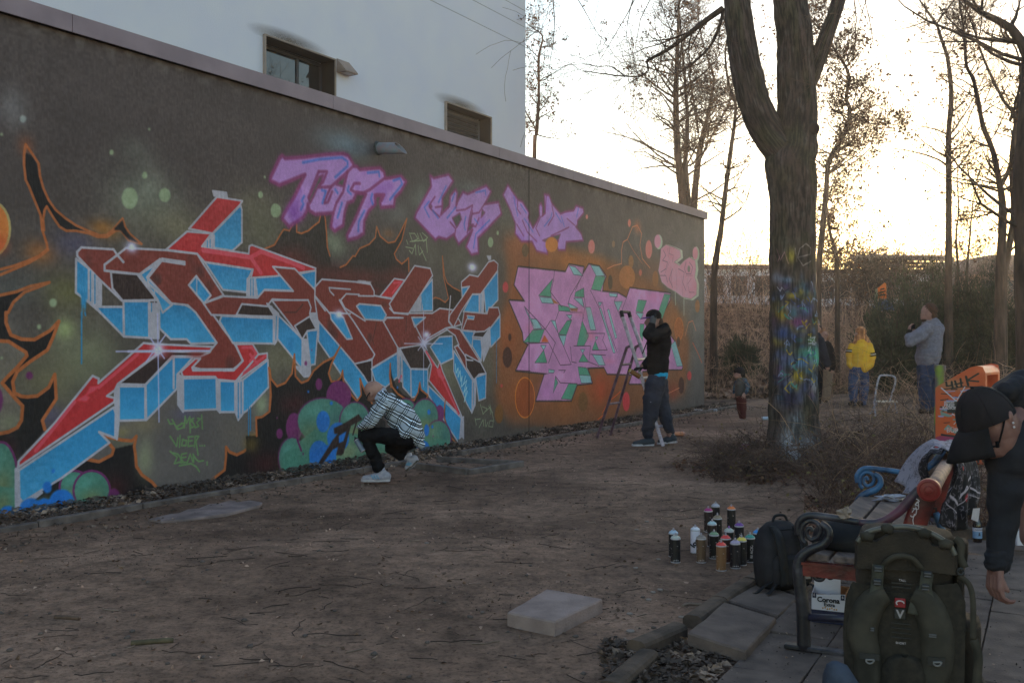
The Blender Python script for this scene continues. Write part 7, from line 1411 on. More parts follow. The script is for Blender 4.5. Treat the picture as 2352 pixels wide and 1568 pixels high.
# second orange bin on the bank with a blue bag beneath
hb = at(*zd('P', 1190, 784), 33.0); hY = 33.0
def hp(x, y, dy=0): return at(*zd('P', x, y), hY+dy)
hb_t = thing('litter_bin', Vector((hp(1190, 500).x, hY, float(gz(hp(1190, 500).x, hY, False)))), 'small bright orange litter bin on a post up on the bank', 'litter bin')
pr = [(1190, 460), (1190, 398), (1238, 360), (1247, 366), (1250, 458)]; a0 = [hp(x, y) for x, y in pr]; q = MB(); n = len(a0); q.add(a0+[p+Vector((.15, .45, 0)) for p in a0], [tuple(range(n)), tuple(range(2*n-1, n-1, -1))]+[(i, n+i, n+(i+1) % n, (i+1) % n) for i in range(n)]); bsh = obj('bin_shell', q, col('far_orange', 206, 96, 36, .5), hb_t)
q = MB(); 
for (x0, y0, x1, y1) in ((1200, 425, 1240, 415), (1205, 440, 1242, 436), (1210, 405, 1235, 398)): q.tube([hp(x0, y0, -.02), hp(x1, y1, -.02)], .02, 4)
obj('tag_marks', q, M_dark_print, hb_t)
q = MB(); q.tube([hp(1185, 540), hp(1184, 400)], .05, 8); obj('post', q, col('far_post', 110, 112, 92), hb_t)
crumple('blue_rubbish_bag', hp(1245, 500, .1)-Vector((0, 0, .2)), .30, .22, .2, col('blue_plastic', 60, 72, 98, .4), 'blue rubbish bag lying beneath the small orange bin on the bank', 'bag', 22)
crumple('mossy_stump', Vector((gnd(1712, 893).x, 24.6, float(gz(gnd(1712, 893).x, 24.6, False))-.05)), .62, .3, .28, mat('moss', alb(84, 84, 44), alb(58, 50, 38), 4, .95), 'low mossy stump at the foot of the bank behind the child', 'stump', 25)
# ------------------------------------------------------------------ ladders
M_alu = mat('ladder_alu', alb(146, 144, 156), alb(104, 98, 108), 14, .35, spec=.6); M_alu2 = mat('ladder_painted', alb(104, 88, 98), alb(70, 58, 66), 10, .5)
ZONES['L'] = (2360, 1200, 400/1012)
def LP(x, y, Y): return at(*zd('L', x, y), Y)
lad = thing('step_ladder', gnd(1450, 1000), 'tall scuffed aluminium step ladder with black top clip standing at the mural', 'ladder')
def rail(a, b, nm, m_, r=.018): q = MB(); q.tube([a, b], r, 8, flat=1.4); obj(nm, q, m_, lad)
zt0 = LP(330, 115, 14.0).z
Tl, Tr = LP(315, 125, 14.1), LP(392, 130, 14.6); 
Bfl, Bfr = LP(740, 1385, 13.8), LP(870, 1350, 14.25); Bbl, Bbr = LP(70, 1330, 14.9), LP(205, 1300, 15.3)
for p in (Bfl, Bfr, Bbl, Bbr): p.z = 0.0
def mix(a, b, t): return a+(b-a)*t
rail(Tl, Bfl, 'front_rail', M_alu); rail(Tr, Bfr, 'front_rail', M_alu); sl, sr = mix(Tl, Bfl, .25), mix(Tr, Bfr, .25)
rail(sl+Vector((-.06, .05, -.03)), Bbl, 'rear_rail', M_alu2); rail(sr+Vector((-.06, .05, -.03)), Bbr, 'rear_rail', M_alu2)
rail(sl, sl+Vector((-.07, .05, -.035)), 'hinge', M_alu2, .014); rail(sr, sr+Vector((-.07, .05, -.035)), 'hinge', M_alu2, .014)
for t in (.36, .50, .62, .74, .86): rail(mix(Tl, Bfl, t), mix(Tr, Bfr, t), 'rung', M_alu, .016)
for t in (.20, .62): rail(mix(sl, Bbl, t)+Vector((-.06, 0, 0))*(1-t), mix(sr, Bbr, t)+Vector((-.06, 0, 0))*(1-t), 'rear_bar', M_alu2, .012)
q = MB(); q.tube([mix(Tl, Bfl, .035), Tl+Vector((0, 0, .02))], .028, 8); q.tube([mix(Tr, Bfr, .035), Tr+Vector((0, 0, .02))], .028, 8); q.tube([Tl+Vector((0, 0, .012)), Tr+Vector((0, 0, .012))], .02, 8); obj('top_clip', q, col('ladder_black', 26, 26, 28), lad)
s2 = thing('small_step', gnd(2034, 922), 'low chrome folding step stool standing among the brambles', 'step stool'); ZONES['W'] = (3240, 1180, 620/1800)
def WPt(x, y, Y=18.5): return at(*zd('W', x, y), Y)
M_chr = mat('chrome', alb(140, 146, 156), alb(100, 104, 112), 10, .2, spec=.8)
q = MB(); q.tube(smooth_path([WPt(750, 1240), WPt(768, 1100), WPt(800, 960), WPt(840, 932), WPt(960, 940), WPt(992, 975), WPt(975, 1080), WPt(920, 1230)], 4), .02, 8); obj('hoop', q, M_chr, s2, smooth=True)
q = MB(); a, b = WPt(755, 1235), WPt(990, 1235); q.box((a+b)/2, ((b-a).length, .25, .03), bev=.008); obj('tread', q, col('step_tread', 170, 164, 150, .4), s2)
q = MB(); q.tube([WPt(745, 1240), Vector((WPt(740, 1240).x, 18.4, .02))], .018, 6); q.tube([WPt(985, 1240), Vector((WPt(1000, 1240).x, 18.4, .02))], .018, 6); q.tube([WPt(780, 1240, 18.8), Vector((WPt(770, 1240).x, 18.9, .02))], .018, 6); q.tube([WPt(950, 1240, 18.8), Vector((WPt(960, 1240).x, 18.9, .02))], .018, 6); obj('legs', q, M_chr, s2)
# ------------------------------------------------------------------ people
ZONES['K'] = (1380, 1500, 360/1254); ZONES['H'] = (2880, 1420, 220/1150)
def evalmesh(o):
    dg = bpy.context.evaluated_depsgraph_get(); return bpy.data.meshes.new_from_object(o.evaluated_get(dg))
def blob(name, items, m_, parent=None, vox=.008, sm=4, origin=None, fold=0.0, fs=.06, seed=1):
    """one continuous surface grown from tapered capsules and ellipsoids"""
    q = MB()
    for it in items:
        if it[0] == 'c':
            _, a, ra, b, rb = it[:5]; a = Vector(a); b = Vector(b); fl = it[5] if len(it) > 5 else 1.0
            q.tube([a, a.lerp(b, .5), b], [ra, (ra+rb)/2, rb], 12, flat=fl, up=(0, 1, 0.01)); q.ball(a, (ra, ra*fl if False else ra, ra), nu=12, nv=8) if fl == 1 else q.ball(a, (ra, ra*fl, ra), nu=12, nv=8); q.ball(b, (rb, rb*(fl if fl != 1 else 1), rb), nu=12, nv=8)
        else: q.ball(it[1], it[2], it[3] if len(it) > 3 else None, nu=16, nv=12)
    org = ORG[parent.name] if parent is not None else Vector(origin)
    me = bpy.data.meshes.new('t'); me.from_pydata([tuple(Vector(v)-org) for v in q.v], [], q.f); o = bpy.data.objects.new(name+'_t', me); COL.objects.link(o)
    r = o.modifiers.new('r', 'REMESH'); r.mode = 'VOXEL'; r.voxel_size = vox; s_ = o.modifiers.new('s', 'SMOOTH'); s_.iterations = sm; s_.factor = .6
    me2 = evalmesh(o); bpy.data.objects.remove(o); me2.name = name
    if fold:
        n = len(me2.vertices); V = np.zeros(n*3); me2.vertices.foreach_get('co', V); V = V.reshape(-1, 3); N_ = np.zeros(n*3); me2.vertices.foreach_get('normal', N_); N_ = N_.reshape(-1, 3)
        u = V[:, 0]+V[:, 1]*.7+V[:, 2]*.35; d = vnoise(u*1.0, V[:, 2]*1.8-V[:, 0]*.8, fs, seed)+.5*vnoise(V[:, 2]*1.5, u, fs*.5, seed+3); V += N_*(d*fold)[:, None]; me2.vertices.foreach_set('co', V.ravel())
    me2.materials.clear(); me2.materials.append(m_); me2.polygons.foreach_set('use_smooth', np.ones(len(me2.polygons), bool)); me2.update()
    o = bpy.data.objects.new(name, me2); COL.objects.link(o)
    if parent is not None: o.parent = parent
    else: o.location = org
    ORG[o.name] = org; return o
def person(items, m_, label, org, grp=None, vox=.008): 
    o = blob('person', items, m_, None, vox, 3, origin=org); return tag(o, label, 'person', grp)
M_skin = mat('skin_shade', alb(122, 96, 88), alb(104, 80, 74), 12, .6, .1, 90, spec=.35); M_skin2 = mat('skin_pale', alb(140, 114, 102), alb(122, 96, 86), 12, .6, spec=.35)
def shoe(par, heel, toe, w, h, mu, ms, up=(0, 0, 1), nm='shoe', stripe=None, vox=.006):
    heel = Vector(heel); toe = Vector(toe); d = toe-heel; L = d.length; u = Vector(up).normalized(); dn = d.normalized(); s_ = dn.cross(u).normalized()
    o = blob(nm, [('c', heel+dn*L*.13+u*h*.55, w*.5, heel+dn*L*.5+u*h*.42, w*.50), ('c', heel+dn*L*.45+u*h*.40, w*.48, toe-dn*w*.42+u*h*.30, w*.36), ('c', heel+dn*L*.12+u*h*.5, w*.42, heel+dn*L*.26+u*h*1.05, w*.40)], mu, par, vox, 2)
    q = MB(); P = []
    for t_, k in ((0, .30), (.06, .42), (.3, .43), (.5, .42), (.75, .5), (.92, .38), (1, .14)): P.append((t_, k))
    ring = [heel+dn*L*t_+s_*w*k for t_, k in P]+[heel+dn*L*t_-s_*w*k for t_, k in P[::-1]]; n = len(ring); th_ = h*.26
    q.add([p for p in ring]+[p+u*th_ for p in ring], [tuple(range(n))[::-1], tuple(n+i for i in range(n))]+[(i, (i+1) % n, n+(i+1) % n, n+i) for i in range(n)]); obj('sole', q, ms, o)
    if stripe:
        q = MB()
        for k in range(3):
            a = heel+dn*L*(.36+.09*k)-s_*0; side = (-s_ if s_.y > 0 else s_); q.tube([a+side*w*.49+u*h*.35, a+dn*L*.10+side*w*.40+u*h*.8], .006, 5)
        obj('shoe_stripes', q, stripe, o)
    return o
def hand(par, wrist, d, side, n_, L, m_, curl=.5, nm=None, spread=.12, flexdir=None, vox=.004, thumb=1):
    """items for a hand: palm, four unequal fingers with knuckle bends and a thumb off the side"""
    wrist = Vector(wrist); d = Vector(d).normalized(); s_ = Vector(side); s_ = (s_-d*s_.dot(d)).normalized(); f = Vector(flexdir) if flexdir is not None else d.cross(s_); f = (f-d*f.dot(d)).normalized()
    it = []; r = L*.055; pw = L*.20
    for k in range(4): it.append(('c', wrist+s_*pw*(k-1.5)*.45, r*1.5, wrist+d*L*.46+s_*pw*(k-1.5)*.62, r*1.25))
    for k, fl in enumerate((.42, .50, .47, .36)):
        b = wrist+d*L*.46+s_*pw*(k-1.5)*.62; ang = 0; p = b; dd = d+s_*(k-1.5)*spread; dd.normalize()
        for j, seg in enumerate((.45, .32, .23)):
            a_ = curl*(j+.6); v = dd*math.cos(a_)+f*math.sin(a_); p2 = p+v*L*fl*seg; it.append(('c', p, r*(1-.12*j), p2, r*(.9-.12*j))); p = p2
    tb = wrist+d*L*.12-s_*pw*.8*thumb; v1 = (d*.75-s_*.55*thumb+f*.3).normalized(); p2 = tb+v1*L*.24; v2 = (d*.85-s_*.15*thumb+f*.5).normalized(); it += [('c', tb, r*1.35, p2, r*1.1), ('c', p2, r*1.1, p2+v2*L*.18, r*.85)]
    return it
def face_bits(par, c, fwd, up, R_, hair=None, eyes=True):
    """nose, brows and ears in small relief on a head centred at c"""
    f = Vector(fwd).normalized(); u = Vector(up); u = (u-f*u.dot(f)).normalized(); s_ = f.cross(u); it = [('c', c+f*R_*.98+u*R_*.05, R_*.09, c+f*R_*1.16-u*R_*.16, R_*.13), ('c', c+f*R_*.86+s_*R_*.38+u*R_*.12, R_*.08, c+f*R_*.86-s_*R_*.38+u*R_*.12, R_*.08), ('e', c+f*R_*.9-u*R_*.48, (R_*.26, R_*.2, R_*.12)), ('e', c+f*R_*.62-u*R_*.72, (R_*.35, R_*.35, R_*.26))]
    for k in (-1, 1): it.append(('e', c+s_*k*R_*.95-f*R_*.05, (R_*.16, R_*.14, R_*.26)))
    return it
def eyes(par, c, fwd, up, R_):
    f = Vector(fwd).normalized(); u = Vector(up); u = (u-f*u.dot(f)).normalized(); s_ = f.cross(u); q = MB()
    for k in (-1, 1): q.ball(c+f*R_*.90+s_*k*R_*.34+u*R_*.02, R_*.10, nu=8, nv=6)
    obj('eye', q, col('eye_dark', 26, 22, 20, .3), par); q = MB(); q.tube([c+f*R_*.99-s_*R_*.22-u*R_*.46, c+f*R_*1.05-u*R_*.45, c+f*R_*.99+s_*R_*.22-u*R_*.46], R_*.035, 5); obj('mouth', q, col('lip', 110, 66, 62), par)
def JJ(z, Y):
    return lambda x, y, dy=0.0: at(*zd(z, x, y), Y+dy)
# ---- crouching man in plaid overshirt
Y = 10.33; j = JJ('K', Y); S = ZONES['K'][2]/Q/F*Y           # metres per zone pixel
def pr(*L): return [('c', L[i][0], L[i][1]*S, L[i+1][0], L[i+1][1]*S) for i in range(len(L)-1)]
hd = j(398, 200); fw = Vector((-.75, .25, -.62)); upv = Vector((-.5, 0, .75))
sk = [('e', hd, (.098, .080, .088)), ('e', j(375, 275), (.058, .058, .075)), ('c', j(430, 250), .055, j(520, 350), .06)]+pr((j(560, 400), 90), (j(800, 650), 110), (j(880, 880), 110))+pr((j(500, 430, -.12), 50), (j(335, 640, -.18), 42), (j(215, 730, -.10), 30))+pr((j(520, 420, .15), 45), (j(380, 600, .22), 40), (j(200, 740, .12), 28))+pr((j(870, 900, -.08), 90), (j(300, 835, -.12), 60), (j(460, 1260, -.08), 40), (j(500, 1340, -.08), 36))+pr((j(880, 930, .1), 85), (j(640, 1040, .14), 55), (j(870, 1150, .12), 36))
sk += [('e', j(362, 275, -.075), (.012, .012, .030)), ('e', j(345, 325), (.03, .042, .03))]
man = person(sk, M_skin2, 'crouching bald man in black and grey plaid overshirt spraying the foot of the mural', (j(600, 1400).x, Y, 0))
q = MB(); q.tube([j(352, 240, -.078), j(310, 290, -.07), j(302, 330, -.05)], .006, 5); q.tube([j(302, 330, -.06), j(300, 335, .05)], .006, 5); obj('glasses', q, col('black_rim', 16, 16, 18, .4), man)
def plaid(name, ang, per=.118):
    m, t, p = nt(name); N = t.nodes; L = t.links; tc = N.new('ShaderNodeTexCoord'); mp = N.new('ShaderNodeMapping'); mp.inputs['Rotation'].default_value = (0, ang, 0); L.new(tc.outputs['Object'], mp.inputs[0])
    no = N.new('ShaderNodeTexNoise'); no.inputs['Scale'].default_value = 5; L.new(tc.outputs['Object'], no.inputs[0]); ad = N.new('ShaderNodeMixRGB'); ad.blend_type = 'LINEAR_LIGHT'; ad.inputs[0].default_value = .03; L.new(mp.outputs[0], ad.inputs[1]); L.new(no.outputs['Color'], ad.inputs[2])
    sx = N.new('ShaderNodeSeparateXYZ'); L.new(ad.outputs[0], sx.inputs[0])
    def stripes(out, per, pat):
        a = N.new('ShaderNodeMath'); a.operation = 'DIVIDE'; a.inputs[1].default_value = per; L.new(out, a.inputs[0]); b = N.new('ShaderNodeMath'); b.operation = 'FRACT'; L.new(a.outputs[0], b.inputs[0])
        r = N.new('ShaderNodeValToRGB'); r.color_ramp.interpolation = 'CONSTANT'; L.new(b.outputs[0], r.inputs[0]); e = r.color_ramp.elements; e[0].position = 0; e[0].color = (*pat[0][1], 1); e[1].position = pat[1][0]; e[1].color = (*pat[1][1], 1)
        for ps, c in pat[2:]: k = e.new(ps); k.color = (*c, 1)
        return r.outputs[0]
    g, w, d = (.36,)*3, (.8,)*3, (.03,)*3
    A = stripes(sx.outputs['Z'], per, [(0, g), (.36, d), (.46, w), (.55, d), (.63, g), (.67, d), (.75, w), (.83, d), (.93, g)]); B = stripes(sx.outputs['X'], per*1.1, [(0, (.85,)*3), (.45, (.12,)*3), (.54, (1.3,)*3), (.60, (.15,)*3), (.68, (1.2,)*3), (.74, (.15,)*3), (.82, (.85,)*3)])
    mx = N.new('ShaderNodeMixRGB'); mx.blend_type = 'MULTIPLY'; mx.inputs[0].default_value = .9; L.new(A, mx.inputs[1]); L.new(B, mx.inputs[2]); m2 = N.new('ShaderNodeMixRGB'); m2.blend_type = 'MULTIPLY'; m2.inputs[0].default_value = 1; m2.inputs[2].default_value = (1.35, 1.45, 1.65, 1); L.new(mx.outputs[0], m2.inputs[1]); cl = N.new('ShaderNodeMixRGB'); cl.inputs[0].default_value = 0; L.new(m2.outputs[0], cl.inputs[1]); L.new(cl.outputs[0], p.inputs['Base Color']); p.inputs['Roughness'].default_value = .9; p.inputs['Specular IOR Level'].default_value = .15; MATS[name] = m; return m
M_plaid = plaid('plaid_flannel', math.radians(-28)); M_plaid2 = plaid('plaid_sleeve', math.radians(-32), .10)
blob('overshirt', pr((j(540, 360), 105), (j(600, 390), 150), (j(760, 560), 205), (j(880, 740), 205), (j(960, 850), 150))+pr((j(520, 330, -.05), 110), (j(620, 400, -.10), 110))+pr((j(930, 800, -.1), 120), (j(1010, 920, -.08), 75), (j(1060, 960, -.05), 55))+pr((j(850, 800, -.12), 130), (j(900, 900, -.13), 55))+pr((j(930, 800, .1), 120), (j(1050, 950, .08), 55)), M_plaid, man, .009, 4, fold=.022, fs=.09)
blob('sleeve', pr((j(540, 400, -.12), 100), (j(430, 540, -.20), 96), (j(345, 655, -.22), 88), (j(260, 700, -.18), 62), (j(215, 715, -.15), 46)), M_plaid2, man, .008, 3, fold=.02, fs=.06)
blob('sleeve', pr((j(540, 400, .14), 95), (j(400, 560, .22), 80), (j(230, 720, .14), 50)), M_plaid2, man, .009, 3, fold=.015)
blob('collar', pr((j(470, 260, -.06), 26), (j(540, 200, 0), 30), (j(560, 220, .08), 26))+pr((j(470, 260, -.06), 24), (j(430, 330, -.09), 22)), col('collar_grey', 128, 142, 158, .85), man, .007, 2)
M_blk = mat('black_cloth', alb(25, 25, 27), alb(17, 17, 19), 8, .9, .2, 60, spec=.1)
blob('trousers', pr((j(930, 900), 120), (j(860, 880, -.10), 125), (j(560, 850, -.15), 125), (j(300, 830, -.14), 92), (j(330, 960, -.12), 92), (j(420, 1130, -.09), 90), (j(462, 1270, -.08), 88))+pr((j(930, 900, .05), 125), (j(700, 1000, .14), 110), (j(640, 1010, .16), 95), (j(780, 1110, .14), 78), (j(850, 1110, .13), 55)), M_blk, man, .009, 4, fold=.016, fs=.07)
M_shg = mat('sneaker_grey', alb(132, 136, 144), alb(112, 116, 124), 30, .7); M_sole = col('sneaker_sole', 150, 154, 158, .6); M_str = col('sneaker_blue', 84, 132, 158)
shoe(man, j(628, 1475, -.08), j(222, 1478, -.10), .105, .085, M_shg, M_sole, stripe=M_str); shoe(man, j(1030, 1190, .10), j(860, 1340, .10), .10, .08, M_shg, col('sole_dark', 70, 66, 60), up=(-.75, 0, .55), stripe=M_str)
blob('sock', pr((j(510, 1300, -.08), 46), (j(520, 1370, -.08), 46)), col('white_sock', 150, 156, 170), man, .007, 2); blob('sock', pr((j(850, 1140, .12), 44), (j(900, 1110, .11), 40)), col('white_sock', 1, 1, 1), man, .007, 2)
M_glv = col('black_glove', 22, 22, 24, .8)
blob('glove', hand(man, j(205, 760, -.12), (-.05, -.1, -1), (0, 1, 0), None, .165, M_glv, .75, flexdir=(1, 0, 0)), M_glv, man, .005, 1)
cp_ = j(255, 1060, -.15); ct = j(150, 885, -.12); cd = (ct-cp_).normalized(); ca = thing('spray_can', cp_, 'spray can with steel-blue body held by the crouching man', 'spray can'); Mc = cd.to_track_quat('Z', 'Y').to_matrix(); can_parts(ca, cp_, col('can_steel', 84, 98, 112, .3, spec=.6), col('cap_dk', 40, 42, 46), M_blk, .13, .030, Mc)
# ---- walking painter with cap
Y = 13.93; j = JJ('L', Y); S = ZONES['L'][2]/Q/F*Y
hd = j(645, 205); fw = Vector((-1, -.1, -.1))
sk = [('e', hd, (.105, .082, .118)), ('e', j(610, 235), (.07, .06, .075)), ('c', j(680, 230), .055, j(720, 310), .06), ('c', j(572, 205), .014, j(560, 232), .018), ('e', j(585, 258), (.03, .04, .02))]+pr((j(700, 420), 80), (j(680, 700), 70), (j(685, 800), 62))+pr((j(740, 320, -.15), 45), (j(600, 370, -.22), 36), (j(650, 230, -.15), 28))+pr((j(720, 340, .15), 45), (j(640, 560, .15), 36), (j(530, 670, .05), 28))+pr((j(660, 830, -.03), 58), (j(620, 1080, -.08), 52), (j(592, 1400, -.05), 34))+pr((j(710, 800, .08), 75), (j(735, 1080, .1), 50), (j(810, 1370, .1), 32))
pn = person(sk, M_skin, 'painter in black hoodie and purple-brimmed cap walking past the ladder, hand at his ear', (j(620, 1480).x, Y, 0))
blob('hoodie', [('c', j(725, 310), 75*S, j(700, 420), 128*S), ('c', j(700, 420), 126*S, j(690, 560), 118*S), ('c', j(690, 560), 118*S, j(685, 690), 112*S), ('c', j(760, 265), 38*S, j(800, 330), 30*S)]+pr((j(760, 320, -.12), 66), (j(640, 375, -.24), 62), (j(585, 345, -.26), 52), (j(622, 262, -.20), 44)), M_blk, pn, .01, 4, fold=.014, fs=.1)
blob('sleeve', pr((j(720, 340, .16), 60), (j(640, 570, .14), 55), (j(560, 660, .06), 46)), M_blk, pn, .01, 3)
blob('tshirt_hem', [('c', j(690, 730), 98*S, j(692, 750), 100*S)], col('cyan_cloth', 36, 140, 180, .9), pn, .01, 2)
M_jn = mat('dark_work_trousers', alb(46, 49, 60), alb(32, 34, 43), 5, .9, .3, 60, c3=alb(40, 43, 53)); 
blob('trousers', pr((j(690, 790), 98), (j(660, 860, -.04), 104), (j(630, 1000, -.07), 94), (j(610, 1150, -.07), 80), (j(588, 1300, -.05), 64), (j(585, 1355, -.05), 54))+pr((j(700, 800, .05), 90), (j(710, 960, .08), 84), (j(745, 1120, .1), 74), (j(790, 1270, .1), 58), (j(808, 1320, .1), 48)), M_jn, pn, .011, 3, fold=.022, fs=.10)
crp = MB(); crp.ball(j(630, 1030, -.185), (.03, .006, .02), nu=8, nv=6); obj('paint_smear', crp, col('pale_paint', 110, 114, 124), pn)
M_shd = col('sneaker_dark', 44, 50, 56, .7); shoe(pn, j(645, 1472, -.05), j(424, 1474, -.07), .115, .10, M_shd, M_sole); shoe(pn, j(868, 1440, .1), j(678, 1458, .1), .11, .10, M_shd, M_sole)
blob('cap_crown', [('e', j(645, 160), (.112, .092, .095))], M_blk, pn, .008, 2); q = MB(); a, b = j(505, 188), j(620, 182); q.tube([a+Vector((.02, 0, 0)), a+Vector((.05, 0, .008)), b+Vector((0, 0, .012))], [.045, .07, .085], 14, flat=.14, up=(0, 0, 1)); obj('cap_brim', q, col('purple_brim', 92, 60, 128), pn, smooth=True)
blob('hair', [('e', j(700, 225), (.06, .065, .075))], col('dark_hair', 58, 44, 36, .9), pn, .01, 2)
blob('glove', hand(pn, j(640, 215, -.19), (.25, .25, 1), (0, 1, 0), None, .19, M_glv, .3, flexdir=(.6, .6, 0)), M_glv, pn, .006, 1); blob('glove_cuff', pr((j(628, 245, -.2), 30), (j(640, 190, -.19), 34)), col('grey_glove', 62, 70, 74), pn, .006, 1)
blob('glove', hand(pn, j(535, 680, .04), (-1, -.3, -.15), (0, 1, .2), None, .18, M_glv, .55, flexdir=(0, 0, -1)), M_glv, pn, .006, 1)
c0, c1 = j(510, 780, -.05), j(400, 710, -.05); ca = thing('spray_can', c0, 'gold-brown spray can with yellow ring in the gloved hand of the walking painter', 'spray can'); can_parts(ca, c0, col('can_gold', 104, 74, 40, .4), col('cap_yel', 150, 140, 60), M_blk, .16, .034, (c1-c0).to_track_quat('Z', 'Y').to_matrix())
q = MB(); q.tube([j(585, 400, -.17), j(540, 520, -.17), j(530, 540, -.16)], .008, 5); obj('bag_strap', q, M_blk, pn)
# ---- child
Y = 18.3; j = JJ('H', Y); S = ZONES['H'][2]/Q/F*Y; hd = j(405, 385)
sk = [('e', hd, (.085, .078, .098)), ('e', j(345, 430), (.045, .055, .052)), ('c', j(312, 400), .010, j(300, 428), .012), ('e', j(410, 410, -.07), (.014, .01, .022)), ('c', j(415, 450), .035, j(415, 510), .04)]+pr((j(430, 600), 90), (j(425, 850), 85))+pr((j(530, 540, -.08), 38), (j(590, 680, -.1), 32), (j(540, 790, -.14), 24))+pr((j(340, 570, .08), 34), (j(300, 700, .1), 28), (j(285, 800, .08), 20))+pr((j(470, 900, -.03), 60), (j(470, 1100, -.03), 44), (j(480, 1330, -.03), 36))+pr((j(400, 900, .05), 60), (j(420, 1100, .05), 44), (j(450, 1330, .05), 36))
sk += hand(None, j(515, 800, -.14), (-.35, -.2, -1), (1, 0, -.2), None, .115, None, .12, spread=.35)+hand(None, j(285, 805, .08), (-.1, 0, -1), (1, 0, 0), None, .11, None, .3, spread=.3)
kid = person(sk, M_skin2, 'small child in grey vest and maroon trousers standing on the path beyond the mural', (j(450, 1390).x, Y, 0), vox=.006)
blob('vest', pr((j(430, 520), 85), (j(430, 620), 122), (j(425, 790), 112)), col('vest_grey', 66, 66, 62, .9, .85, 6), kid, .009, 3, fold=.01)
M_camo = mat('patterned_sleeve', alb(44, 46, 56), alb(80, 74, 78), 22, .9, c3=alb(52, 92, 108), lo=.42, hi=.56)
blob('sleeve', pr((j(520, 530, -.08), 52), (j(585, 670, -.11), 48), (j(545, 790, -.14), 34)), M_camo, kid, .009, 3); blob('sleeve', pr((j(340, 570, .08), 44), (j(305, 690, .1), 36), (j(285, 790, .08), 26)), M_camo, kid, .009, 3)
blob('trousers', pr((j(445, 880), 104), (j(470, 980, -.03), 86), (j(475, 1150, -.03), 76), (j(485, 1290, -.03), 62))+pr((j(430, 880, .04), 95), (j(410, 1000, .05), 76), (j(420, 1150, .05), 66), (j(460, 1290, .05), 56)), col('maroon_cord', 66, 36, 32, .9, .8, 10), kid, .009, 3, fold=.012)
shoe(kid, j(565, 1385, -.03), j(365, 1390, -.04), .075, .06, col('beige_shoe', 110, 100, 92, .8), col('beige_sole', 84, 76, 70)); blob('shoe', pr((j(540, 1350, .06), 32), (j(430, 1370, .06), 28)), col('beige_shoe', 1, 1, 1), kid, .008, 2)
blob('hair', [('e', j(418, 345), (.094, .088, .085)), ('e', j(450, 390, .0), (.07, .085, .075)), ('c', j(330, 330), .045, j(400, 310), .06)], col('black_hair', 34, 28, 26, .8), kid, .007, 2)
# ---- group at the back
Y = 20.3; j = JJ('W', Y); S = ZONES['W'][2]/Q/F*Y
sk = [('e', j(62, 345), (.092, .085, .12)), ('e', j(95, 395), (.05, .055, .06)), ('c', j(60, 400), .06, j(60, 470), .07)]+pr((j(50, 560), 90), (j(50, 860), 85))+pr((j(120, 540, -.1), 36), (j(165, 700, -.14), 30), (j(205, 850, -.2), 24))+pr((j(70, 900), 60), (j(80, 1200), 40))+pr((j(30, 900, .1), 60), (j(30, 1200, .1), 40))
bm = person(sk, M_skin2, 'shaven-headed man in glasses and dark jacket half hidden behind the painted trunk', (j(50, 1220).x, Y, .1), vox=.01)
blob('jacket', pr((j(60, 500), 80), (j(60, 600), 112), (j(55, 820), 108))+pr((j(115, 530, -.1), 56), (j(160, 690, -.15), 52), (j(200, 800, -.2), 44)), mat('navy_cloth', alb(34, 36, 44), alb(24, 25, 31), 6, .9), bm, .012, 3, fold=.012); blob('trousers', pr((j(60, 880), 92), (j(85, 1050), 62), (j(85, 1200), 48))+pr((j(40, 880, .1), 80), (j(30, 1200, .1), 48)), M_blk, bm, .013, 3)
q = MB(); q.tube([j(90, 348, -.06), j(135, 372, -.05), j(138, 392, 0)], .007, 5); obj('glasses', q, M_blk, bm); blob('shoe', pr((j(70, 1225), 30), (j(110, 1235), 26)), M_blk, bm, .012, 2); blob('hair_stubble', [('e', j(58, 325), (.094, .087, .105))], col('stubble', 104, 98, 96), bm, .01, 2)
Y = 20.9; j = JJ('W', Y)
hd = j(158, 455); sk = [('e', hd, (.078, .085, .112)), ('c', j(158, 500), .05, j(165, 560), .055)]+pr((j(185, 640), 66), (j(180, 860), 70))+pr((j(245, 620, -.05), 30), (j(265, 760, -.05), 26), (j(240, 890, -.08), 20))+pr((j(175, 900), 55), (j(165, 1200), 34))+pr((j(205, 900), 50), (j(200, 1180), 34))+face_bits(None, hd, (.55, -.8, -.1), (0, 0, 1), .092)
w1 = person(sk, M_skin2, 'woman with long light-brown hair and black sweater talking beside the painted trunk', (j(180, 1220).x, Y, .1), vox=.008); eyes(w1, hd, (.55, -.8, -.1), (0, 0, 1), .092)
blob('sweater', pr((j(190, 590), 66), (j(190, 700), 78), (j(190, 850), 80))+pr((j(235, 620, -.05), 40), (j(262, 760, -.05), 38), (j(262, 850, -.07), 32)), M_blk, w1, .012, 3, fold=.012); blob('trousers', pr((j(180, 880), 76), (j(170, 1050), 46), (j(160, 1200), 36))+pr((j(200, 890), 66), (j(205, 1190), 36)), col('beige_trousers', 118, 106, 92, .9), w1, .012, 3)
M_hair1 = mat('light_brown_hair', alb(140, 104, 74), alb(84, 60, 44), 30, .6, .3, 60, stretch=(1, 1, .15)); blob('hair', [('e', j(150, 430, .02), (.092, .09, .105)), ('c', j(125, 470, .05), .055, j(150, 560, .05), .04), ('c', j(190, 460, .07), .04, j(210, 560, .04), .035)], M_hair1, w1, .009, 2); blob('shoe', pr((j(160, 1215), 24), (j(185, 1232), 20)), M_blk, w1, .012, 2)
Y = 20.5; j = JJ('W', Y)
